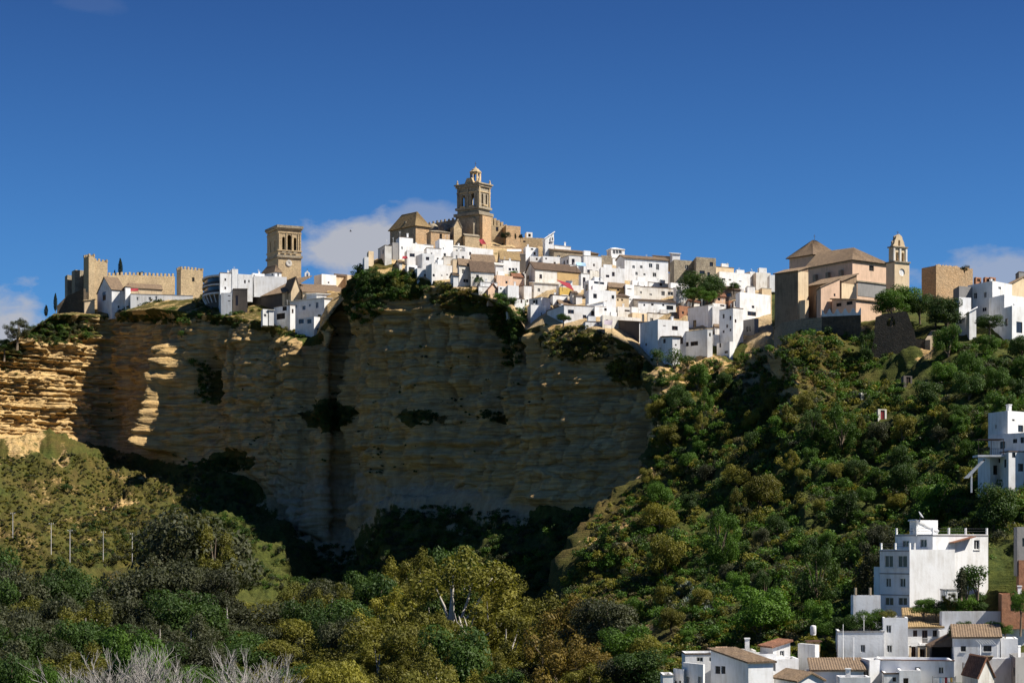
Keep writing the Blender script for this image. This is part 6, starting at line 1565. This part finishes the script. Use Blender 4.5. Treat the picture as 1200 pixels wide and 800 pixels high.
# near the valley houses
tree_at(1133, 694, 655, 'dark clipped evergreen against the blank wall of the big house', 'bush', 'l_dark', 0, 287, .75, cat='tree', name='tree')
tree_at(1146, 694, 651, 'dark evergreen at the right end of the blank wall', 'bush', 'l_dark', 2, 286, .8, cat='tree', name='tree')
tree_at(1127, 700, 664, 'bluish conifer left of the dark evergreens', 'cypress', 'l_grey', 0, 285, 1.7)
tree_at(1082, 722, 700, 'round green garden tree before the big house', 'broad', 'l_green', 2, 286, 1.3)
tree_at(1096, 722, 701, 'second round garden tree before the big house', 'broad', 'l_dark', 0, 286, 1.0)
tree_at(1112, 722, 692, 'spiky yellow green tree between the big house and the long wall', 'euca', 'l_yell', 1, 287, 1.2)
tree_at(1128, 724, 700, 'green tree behind the long white garden wall', 'broad', 'l_green', 1, 288, 1.4)
tree_at(1142, 720, 694, 'dark green tree in the shade right of the big house', 'broad', 'l_dark', 2, 290, 1.3)
tree_at(1119, 748, 731, 'dark shrub left of the front tiled roof', 'broad', 'l_dark', 0, 277, .8)
tree_at(1130, 742, 727, 'dark shrub just behind the front tiled roof', 'broad', 'l_dark', 1, 278, 1.2)
tree_at(1164, 745, 727, 'bright green shrub behind the front tiled roof', 'broad', 'l_green', 2, 279, 1.5)
tree_at(1178, 745, 731, 'bright green shrub at the end of the front tiled roof', 'broad', 'l_green', 0, 279, 1.2)
tree_at(1196, 722, 690, 'dark creeper covered tree beside the unfinished brick house', 'broad', 'l_green', 1, 277, .7)
tree_at(1005, 742, 716, 'dark bush in front of the low garden wall with two posts', 'broad', 'l_dark', 0, 286, 1.2)
tree_at(1022, 742, 713, 'green tree hiding the foot of the low garden wall', 'broad', 'l_green', 1, 286, 1.2)
tree_at(1040, 735, 714, 'olive bush at the corner of the big house', 'broad', 'l_olive', 2, 286, 1.3)
tree_at(985, 745, 722, 'dark tree above the roof of the long low white house', 'broad', 'l_dark', 1, 288, 1.3)
tree_at(968, 748, 727, 'green tree above the orange shed', 'broad', 'l_green', 0, 288, 1.3)
# big clump tree on the edge of the shadow and the pale branched eucalyptus
tree_at(225, 716, 590, 'big round grey green tree at the edge of the cliff shadow', 'broad', 'l_grey', 0, 545, .95, which='c')
tree_at(252, 716, 606, 'yellow lit leafy tree leaning out into the cliff shadow', 'euca', 'l_olive', 1, 540, .9, which='c')
tree_at(196, 720, 622, 'grey green tree left of the big round one', 'euca', 'l_grey', 2, 535, .95, which='c')

GROUND_Z = -34
def wood_top(px): return interp([(-60, 640), (0, 645), (60, 650), (110, 655), (160, 650), (200, 648), (245, 655), (275, 690), (310, 686), (345, 676), (385, 662), (420, 652), (450, 655), (485, 640), (520, 627), (560, 650), (600, 655), (640, 668), (670, 690), (700, 698), (730, 705), (745, 745)], px)
def wood_kind(px, py):
    u = R.random()
    if px < 270: pal = [('broad', 'l_grey'), ('euca', 'l_grey'), ('broad', 'l_dark'), ('euca', 'l_olive'), ('broad', 'l_dark'), ('broad', 'l_grey')]
    elif px < 420: pal = [('euca', 'l_olive'), ('broad', 'l_grey'), ('euca', 'l_yell'), ('broad', 'l_olive'), ('broad', 'l_dark'), ('euca', 'l_olive')]
    elif px < 600: pal = [('euca', 'l_olive'), ('euca', 'l_yell'), ('euca', 'l_olive'), ('broad', 'l_olive'), ('euca', 'l_olive'), ('broad', 'l_dark')]
    else: pal = [('euca', 'l_rust'), ('broad', 'l_olive'), ('euca', 'l_yell'), ('euca', 'l_olive'), ('euca', 'l_rust'), ('broad', 'l_grey')]
    return pal[int(u * len(pal))]
WLAB = {'l_grey': 'grey green', 'l_dark': 'dark green', 'l_olive': 'olive green', 'l_yell': 'yellow green', 'l_rust': 'rusty orange', 'l_green': 'fresh green'}
SHAPE = {'broad': 'rounded tree', 'euca': 'feathery eucalyptus'}
def zone(px): return 'below the sunlit slope' if px < 270 else ('below the pale marl cliff' if px < 420 else ('in the middle of the wood' if px < 600 else 'beside the sunlit spur'))
n_w = 0
for row, (Y, dy) in enumerate(((505, 0), (470, 14), (440, 30), (412, 46), (386, 64), (362, 84), (340, 104), (320, 126), (302, 148))):
    px = -50 + R.uniform(0, 30)
    while px < 765:
        sp = (38 if px > 330 else 43) + R.uniform(-8, 12)
        jx = px + R.uniform(-8, 8)
        topy = wood_top(jx) + dy + R.uniform(-3, 20) + (R.random() < .12) * -8
        lim = interp([(0, 760), (300, 735), (302, 745)], 0)
        xr = interp([(302, 752), (360, 752), (400, 730), (440, 690), (470, 665), (505, 640)], Y)
        if jx < xr and topy < 812:
            kind, lm = wood_kind(jx, topy)
            p = at(jx, topy, Y + R.uniform(-12, 12)); gz = GROUND_Z + (Y - 300) * .03; dr_ = drop(p.x, p.y); gz = max(gz, dr_.z - .5) if (dr_ is not None and jx > 640) else gz
            h = p.z - gz
            if h > (6.5 if jx > 640 else 5):
                if h < 9: kind = 'broad'
                wide = clamp((sp * 1.55) * Y / F / (h / KH[kind] * 6.4), .7, 1.9)
                lab = f'{WLAB[lm]} {SHAPE[kind]} of the valley wood {zone(jx)}'
                plant('wood_tree', lab, 'tree', kind, R.randrange(3), lm, Vector((p.x, p.y, gz)), h, lab.replace(' of the', 's of the', 1), wide, 'pale_bark' if kind == 'euca' else 'bark'); n_w += 1
        px += sp
# hero eucalyptus with pale limbs showing
hx = at(538, 800, 398); hx.z = GROUND_Z + 3
o = plant('wood_tree', 'tallest eucalyptus of the wood with bare pale limbs showing through', 'tree', 'euca', 0, 'l_olive', hx, at(0, 632, 398).z - hx.z, None, 1.15, 'pale_bark')
m = MB()
def limb(pts, r0): 
    P = [at(a, b_, c_) for a, b_, c_ in pts]; m.tube([p - hx for p in P], [r0 * (1 - .8 * i / (len(P) - 1)) for i in range(len(P))], 6)
o2 = empty('bare_limb_tree', hx); tag(o2, 'pale bare forked trunk leaning out of the olive eucalyptus wood', 'tree')
limb([(556, 775, 378), (551, 760, 377), (546, 745, 377), (541, 733, 377), (538, 722, 378)], .42); limb([(549, 755, 377), (538, 750, 376), (530, 744, 376)], .2); limb([(546, 745, 377), (547, 732, 377), (544, 722, 377)], .18); limb([(541, 735, 377), (535, 728, 376), (533, 718, 376)], .15); limb([(551, 760, 377), (540, 757, 376), (531, 752, 375)], .15)
m.build('trunk', 'pale_bark', o2)
for px_, t_, Y_, kd, lm, lab in ((648, 688, 350, 'euca', 'l_olive', 'olive eucalyptus standing where the wood meets the sunlit spur'), (664, 690, 336, 'euca', 'l_rust', 'tall rusty orange eucalyptus before the foot of the spur'), (692, 700, 326, 'broad', 'l_grey', 'rounded grey green tree at the foot of the sunlit spur'), (716, 702, 318, 'broad', 'l_grey', 'second rounded grey green tree, nearer the valley houses'), (735, 732, 310, 'broad', 'l_green', 'green tree in the hollow below the spur'), (640, 735, 318, 'euca', 'l_rust', 'rusty feathery tree low in front of the spur foot'), (672, 738, 304, 'euca', 'l_rust', 'low rusty orange tree under the grey green pair'), (704, 752, 297, 'euca', 'l_rust', 'rusty brown tree at the bottom edge right of the wood'), (730, 768, 290, 'broad', 'l_grey', 'last dark tree of the wood beside the valley houses'), (688, 775, 288, 'euca', 'l_olive', 'olive tree cut by the bottom edge below the spur'), (752, 760, 288, 'broad', 'l_dark', 'dark tree in the shaded gully above the last houses')):
    p = at(px_, t_, Y_); d_ = drop(p.x, p.y); gz = min(d_.z if d_ is not None else -30, p.z - 9) - 1; h = p.z - gz
    plant('wood_tree', lab, 'tree', kd, R.randrange(3), lm, Vector((p.x, p.y, gz)), h, None, clamp(8.5 / (h / KH[kd] * 6.4), .8, 1.5), 'bark')
# dead grey thickets at the bottom edge
for k, (px_, t_) in enumerate(((95, 772), (118, 765), (140, 758), (160, 756), (182, 758), (200, 768), (222, 775), (275, 765), (290, 758), (308, 764), (325, 772))):
    p = at(px_, t_ - 9, 282 + R.uniform(-5, 5)); z0 = -26
    plant('dead_shrub', 'leafless grey thicket tree at the foot of the wood', 'dead tree', 'bare', k % 3, 'l_grey', Vector((p.x, p.y, z0)), p.z - z0, 'leafless grey thicket trees', 1.0, 'dead')
for px_, t_, lm in ((45, 778, 'l_green'), (75, 786, 'l_green'), (150, 730, 'l_green'), (165, 745, 'l_green'), (205, 782, 'l_green'), (228, 778, 'l_green'), (375, 775, 'l_yell'), (398, 770, 'l_yell'), (345, 785, 'l_yell'), (15, 765, 'l_dark')):
    Y = 290 if t_ > 760 else 320; p = at(px_, t_, Y); z0 = -33
    lab = f'{WLAB[lm]} young tree near the bottom edge of the wood'
    plant('wood_tree', lab, 'tree', 'broad', R.randrange(3), lm, Vector((p.x, p.y, z0)), p.z - z0, WLAB[lm] + ' young trees near the bottom edge', .6)

# --- hillside bushes and small trees
HG = [(1000, 560), (1050, 620)]
def hill_pick(px, py):
    """kind, leaf material, diameter in metres"""
    u = R.random()
    dry = ell(px, py, [(715, 620, 52, 60, 1), (690, 690, 45, 42, 1), (760, 690, 30, 40, .6), (950, 430, 52, 46, 1), (985, 455, 40, 20, .8), (900, 660, 50, 22, .6), (1085, 398, 40, 12, .9), (800, 440, 30, 22, .7), (840, 745, 60, 18, .7)])
    if dry > .4:
        if R.random() < .5: return ('skip', None, 0)
        return ('bush', R.choice(['l_dry', 'l_yell', 'l_olive', 'l_dry', 'l_yell', 'l_olive']), R.uniform(.9, 2.2))
    if px > 1075 and py < 480: return ('broad', R.choice(['l_dark', 'l_dark', 'l_green']), R.uniform(5, 8))
    return (('broad' if u < .48 else 'euca') if u < .62 else 'bush', R.choice(['l_green', 'l_dark', 'l_yell', 'l_green', 'l_grey', 'l_olive', 'l_dark', 'l_green']), R.choice([R.uniform(3.0, 5), R.uniform(4.5, 7.5), R.uniform(7, 10)]) if u < .62 else R.uniform(1.6, 4.2))
pts = []
def ok(px, py, dmin):
    for (a, b_, c_) in pts:
        if (a - px) ** 2 + ((b_ - py) * 1.5) ** 2 < (dmin * .5 + c_ * .5) ** 2: return False
    return True
HP = [(650, 740), (672, 668), (705, 600), (765, 560), (768, 470), (775, 440), (900, 410), (935, 385), (1015, 395), (1100, 400), (1215, 395), (1215, 640), (1160, 660), (1030, 650), (1030, 700), (985, 740), (880, 752), (800, 765), (770, 800), (740, 800), (735, 700)]
KL = {'broad': 'leafy tree', 'euca': 'feathery tree', 'bush': 'low bush'}
n_h = 0; tries = 0; counts = {}
while n_h < 430 and tries < 14000:
    tries += 1
    px = R.uniform(648, 1215); py = R.uniform(385, 800)
    if not inside(px, py, HP): continue
    kind, lm, dm = hill_pick(px, py)
    if kind == 'skip': continue
    l_, nn = hit(px, py, 'h')
    if l_ is None: continue
    dpx = dm / l_.y * F
    if not ok(px, py, dpx * .72): continue
    h = dm * (.72 if kind == 'bush' else (1.0 if kind == 'broad' else 1.25)) * R.uniform(.85, 1.15)
    hp = h / l_.y * F
    if blocked(px - dpx * .45, px + dpx * .45, py - hp, py, l_.y) > .08: continue
    if 860 < px < 935 and py < 480 and R.random() < .8: continue
    if noise.noise(Vector((px / 48, py / 30, 9.1))) > .22 and dm > 2.4: continue
    key = (kind, lm)
    if counts.get(key, 0) > 290: continue
    where = 'on the sunlit spur' if px < 780 and py > 540 else ('under the convent' if 900 < px < 1020 and py < 500 else ('on the upper right slope' if py < 480 else ('above the valley houses' if py > 640 else ('on the middle slope' if px < 960 else 'left of the balcony house slope'))))
    lab = f'{WLAB.get(lm, "dry brown")} {KL[kind]} {where}'
    wide = clamp(dm / (h * (1 if kind == 'bush' else 1.4) / KH[kind] * (2.3 if kind == 'bush' else 7.6)), .7, 2.2)
    plant('hillside_tree' if kind != 'bush' else 'hillside_bush', lab, 'tree' if kind != 'bush' else 'bush', kind, R.randrange(3), lm, l_ - Vector((0, 0, h * (.12 if kind == 'bush' else .42))), h * (1 if kind == 'bush' else 1.4), lab.replace('tree', 'trees').replace('bush', 'bushes'), wide, 'bark', kind != 'bush')
    pts.append((px, py, dpx)); counts[key] = counts.get(key, 0) + 1; n_h += 1
print('wood', n_w, 'hill', n_h)
# agaves
m = MB(); ra = random.Random(4)
for k in range(26):
    a = k * 2.399; el_ = .25 + 1.1 * k / 26; L_ = .95; d = Vector((math.cos(a) * math.cos(el_), math.sin(a) * math.cos(el_), math.sin(el_))); s_ = Vector((-math.sin(a), math.cos(a), 0)) * .08
    m.f([s_ * .6, d * L_ * .5 + s_, d * L_, d * L_ * .5 - s_, -s_ * .6])
am = bpy.data.meshes.new('leaves'); m.bm.to_mesh(am); m.bm.free(); am.materials.append(M['l_agave'])
for k, (px_, py_) in enumerate(((800, 694), (806, 690), (814, 697), (820, 705), (826, 712), (811, 704), (818, 716), (795, 702), (829, 720), (822, 697), (804, 710))):
    l_, _ = hit(px_, py_, 'h'); o = empty('agave', l_ + Vector((0, -1.0, .5)), k * 1.1); o.scale = (1.5, 1.5, 1.5); tag(o, 'pale bluish agave rosette in the patch above the bottom left houses', 'agave', 'agaves in the patch above the valley houses')
    c = bpy.data.objects.new('leaves', am); COL.objects.link(c); c.parent = o

# --- ground cover nobody could count: scrub on the hillside, scrub hanging on the cliff
def scrub(name, label, regions, which, mats):
    Vs = []; Ts = []; Ms = []; tot = 0
    for (poly, n_, rmin, rmax, mi_w, cond) in regions:
        xs = [p[0] for p in poly]; ys = [p[1] for p in poly]; k = 0; t_ = 0
        while k < n_ and t_ < n_ * 6:
            t_ += 1
            px, py = R.uniform(min(xs), max(xs)), R.uniform(min(ys), max(ys))
            if not inside(px, py, poly): continue
            if cond and noise.noise(Vector((px / 22, py / 14, 3.3))) < cond: continue
            l_, nn = hit(px, py, which)
            if l_ is None: continue
            r_ = R.uniform(rmin, rmax)
            if blocked(px - 4, px + 4, py - r_ * 1.5 / l_.y * F, py + 2, l_.y) > .2: continue
            cs = [tuple(l_ + Vector((R.uniform(-1, 1) * r_, R.uniform(-1, 1) * r_, R.uniform(0, .7) * r_))) for _ in range(3)]
            v_, tn = leaf_quads(cs, [(r_ * .6, r_ * .6, r_ * .45)] * 3, [int(34 + 26 * r_)] * 3, .13 + .05 * r_, [R.random()] * 3, nrs, shell=.4)
            Vs.append(v_); Ts.append(tn); Ms.append(np.full(len(tn), R.choice(mi_w))); k += 1
        tot += k
    me = quad_mesh(name, np.concatenate(Vs), np.concatenate(Ts), mats, np.concatenate(Ms))
    o = bpy.data.objects.new(name, me); COL.objects.link(o); tag(o, label, None, None, 'stuff'); print(name, tot, len(me.polygons))
def E_(cx, cy, rx, ry, n_=14): return [(cx + rx * math.cos(k * 6.283 / n_), cy + ry * math.sin(k * 6.283 / n_)) for k in range(n_)]
LM = ['l_dark', 'l_green', 'l_olive', 'l_yell', 'l_dry', 'l_rust', 'l_grey']
scrub('hillside_scrub', 'low mixed scrub covering the green hillside', [
    (HP, 2600, .6, 2.0, [0, 1, 1, 1, 0, 6, 3, 2, 1], -.35),
    ([(645, 740), (668, 690), (700, 605), (758, 561), (790, 640), (760, 720), (700, 760)], 950, .3, .9, [4, 4, 3, 2, 4, 3, 1], None),
    ([(1205, 400), (1420, 405), (1440, 720), (1215, 700)], 700, .8, 2.4, [0, 1, 1, 0, 2, 6], -.3),
    ([(905, 400), (935, 385), (1015, 392), (1015, 440), (1000, 480), (930, 500)], 330, .3, .9, [4, 3, 3, 2, 2, 4, 1], None),
    ([(765, 560), (765, 430), (870, 420), (930, 450), (900, 520), (800, 560)], 330, .5, 1.3, [0, 1, 2, 4, 3], None),
    ([(770, 800), (790, 740), (985, 725), (1030, 740), (1000, 775), (880, 775), (800, 790)], 260, .4, 1.2, [3, 2, 1, 4], None)], 'h', LM)
scrub('cliff_scrub', 'dark scrub hanging from the rim and ledges of the cliff', [
    (E_(65, 388, 45, 18), 200, .6, 1.6, [0, 1, 0, 6, 4], None),
    (E_(15, 420, 20, 20), 60, .5, 1.4, [0, 6, 4, 2], None),
    (E_(425, 345, 26, 34), 190, .7, 1.9, [0, 0, 0, 1], None), (E_(470, 336, 34, 18), 150, .6, 1.7, [0, 0, 1, 2], None),
    (E_(545, 350, 40, 12), 150, .4, 1.2, [2, 4, 0, 3, 5], None), (E_(595, 374, 22, 26), 170, .6, 1.7, [1, 2, 0, 0], None),
    (E_(240, 450, 9, 28), 60, .6, 1.6, [0, 0, 1], None), (E_(390, 486, 24, 16), 110, .6, 1.5, [0, 0], None),
    (E_(575, 488, 14, 7), 30, .5, 1.2, [0, 0], None), (E_(496, 490, 16, 9), 40, .5, 1.2, [0, 0], None), (E_(262, 545, 34, 9), 90, .5, 1.4, [0, 0], None),
    (E_(680, 404, 48, 22), 210, .35, 1.1, [4, 2, 3, 0, 6, 4], None), (E_(735, 432, 24, 18), 110, .4, 1.2, [2, 3, 0, 4], None),
    (E_(600, 405, 12, 26), 70, .5, 1.6, [0, 1], None),
    (E_(180, 352, 110, 14), 260, .4, 1.1, [4, 2, 0, 6], None), (E_(250, 372, 130, 9), 240, .5, 1.3, [0, 0, 1, 2, 4], None), (E_(350, 386, 26, 10), 90, .5, 1.5, [0, 1, 2], None),
    ([(200, 530), (290, 548), (300, 640), (430, 640), (450, 600), (500, 592), (640, 608), (750, 585), (700, 660), (640, 690), (430, 690), (280, 690), (245, 600)], 1100, .6, 1.8, [0, 1, 0, 6], -.3),
    (E_(130, 470, 2, 40), 8, .5, 1, [0], None), (E_(440, 470, 200, 90), 90, .3, .9, [0, 0, 6], .25)], 'c', LM)
scrub('talus_scrub', 'dry grass tufts and bushes on the sunlit slope', [
    ([(0, 535), (130, 530), (240, 570), (260, 640), (180, 660), (0, 670)], 2000, .25, .8, [4, 2, 2, 3, 2, 0, 6], -.5),
    ([(100, 600), (240, 590), (250, 650), (60, 665)], 260, .6, 1.7, [0, 2, 6], None)], 'c', LM)
# single bushes on the rim that stand out
for px_, by, ty, lm, lab in ((520, 341, 326, 'l_olive', 'rounded olive bush mound on the rim below the broad white house'), (545, 348, 334, 'l_rust', 'rusty green bush mound on the rim'), (583, 352, 340, 'l_green', 'bright green bush at the rim by the terracotta house'), (597, 356, 345, 'l_dark', 'dark bush hanging over the black gully'), (460, 326, 312, 'l_green', 'green bush under the red awning on the cliff tip'), (213, 394, 386, 'l_green', 'green bush on the wall left of the deep hollow'), (228, 430, 418, 'l_green', 'bright green bush growing in the deep rock hollow'), (74, 575, 563, 'l_dark', 'lone dark round bush on the sunlit slope'), (720, 438, 420, 'l_yell', 'yellow green grassy bush on the right rim'), (150, 372, 360, 'l_dark', 'dark bush at the foot of the long white wing'), (200, 368, 358, 'l_green', 'green bush below the right end of the long wing')):
    tree_at(px_, by, ty, lab, 'bush', lm, R.randrange(3), None, 1.5, cat='bush', which='both')
SKYMUL = (.33, .72, 1.16); SKY0 = (.95, .9, .88); SKY1 = (.63, .60, .62); SKY2 = (.5, .5, .53); SKY3 = (.36, .34, .39)
CLOUDC = (2.9, 3.0, 3.35); SKYS = .09; SUNS = 5.0; EXPO = .8
# ------------------------------------------------------------------ sky, sun, camera
w = bpy.data.worlds.new('World'); SC.world = w; w.use_nodes = True
nt = w.node_tree; nt.nodes.clear(); n = N(nt)
out = n.node('ShaderNodeOutputWorld'); bg = n.node('ShaderNodeBackground'); n.L(bg.outputs[0], out.inputs[0])
sky = n.node('ShaderNodeTexSky', sky_type='NISHITA'); sky.sun_disc = False
sunv = Vector((math.sin(rad(SUN_AZ)) * math.cos(rad(SUN_EL)), -math.cos(rad(SUN_AZ)) * math.cos(rad(SUN_EL)), math.sin(rad(SUN_EL))))
sky.sun_elevation = rad(SUN_EL); sky.sun_rotation = math.atan2(sunv.x, sunv.y)
sky.altitude = 200; sky.air_density = 1.0; sky.dust_density = 0.2; sky.ozone_density = 3.0
# polarised, deep blue sky: same for the camera and for the light
col = n.mix(1.0, sky.outputs[0], SKYMUL, 'MULTIPLY')
g = n.coord('Generated')
sep = n.node('ShaderNodeSeparateXYZ'); n.L(g, sep.inputs[0])
deep = n.ramp(sep.outputs[2], (0.0, SKY0), (.05, SKY1), (.15, SKY2), (.26, SKY3), (.6, SKY3))
col = n.mix(1.0, col, deep, 'MULTIPLY')
# low cumulus banks far behind the hill, placed by direction
def cloud(px, py, rx, ry, amp, seed, prev):
    d = at(px, py, 1.0).normalized()
    mp = n.node('ShaderNodeMapping'); n.L(g, mp.inputs[0])
    mp.inputs['Location'].default_value = (-d.x * F / rx, 0, -d.z * F / ry); mp.inputs['Scale'].default_value = (F / rx, .0, F / ry)
    ln = n.node('ShaderNodeVectorMath', operation='LENGTH'); n.L(mp.outputs[0], ln.inputs[0])
    ns = n.noise(n.mapping(g, (1, 1, 1.9), loc=(seed, 0, seed)), 26, 7, .58)
    v = n.math('SUBTRACT', n.math('ADD', 1.0, n.math('MULTIPLY', n.math('SUBTRACT', ns, .5), 2.3)), ln.outputs['Value'])
    front = n.math('GREATER_THAN', sep.outputs[1], 0.0)
    v = n.math('MULTIPLY', n.math('MULTIPLY', n.ramp(v, (.05, 0.0), (.55, 1.0)), amp), front)
    return n.math('MAXIMUM', prev, v) if prev is not None else v
c = cloud(425, 288, 100, 52, .95, 1.3, None)
c = cloud(500, 258, 55, 22, .4, 2.1, c)
c = cloud(8, 385, 62, 46, .95, 4.7, c)
c = cloud(1165, 318, 100, 28, .6, 8.1, c)
c = cloud(110, 4, 40, 12, .05, 5.5, c)
col = n.mix(c, col, CLOUDC)
n.L(col, bg.inputs[0]); bg.inputs[1].default_value = SKYS

sl = bpy.data.lights.new('sun', 'SUN'); sl.energy = SUNS; sl.angle = rad(.53); sl.color = (1.0, .94, .84)
so = bpy.data.objects.new('sun', sl); COL.objects.link(so)
so.rotation_euler = (-sunv).to_track_quat('-Z', 'Y').to_euler(); so.location = (0, 0, 200)

cd = bpy.data.cameras.new('camera'); cam = bpy.data.objects.new('camera', cd); COL.objects.link(cam)
cam.rotation_euler = (rad(90), 0, 0); cd.sensor_width = 36; cd.sensor_fit = 'HORIZONTAL'; cd.lens = 36 * F / 1200
cd.shift_y = (HOR - 400) / 1200; cd.clip_start = 1; cd.clip_end = 20000
SC.camera = cam
vs = SC.view_settings; vs.view_transform = 'Standard'; vs.look = 'None'; vs.gamma = 1; vs.exposure = EXPO; vs.use_curve_mapping = False
SC.render.film_transparent = False
SC.cycles.max_bounces = 5; SC.cycles.diffuse_bounces = 3; SC.cycles.glossy_bounces = 2; SC.cycles.transmission_bounces = 2; SC.cycles.transparent_max_bounces = 4
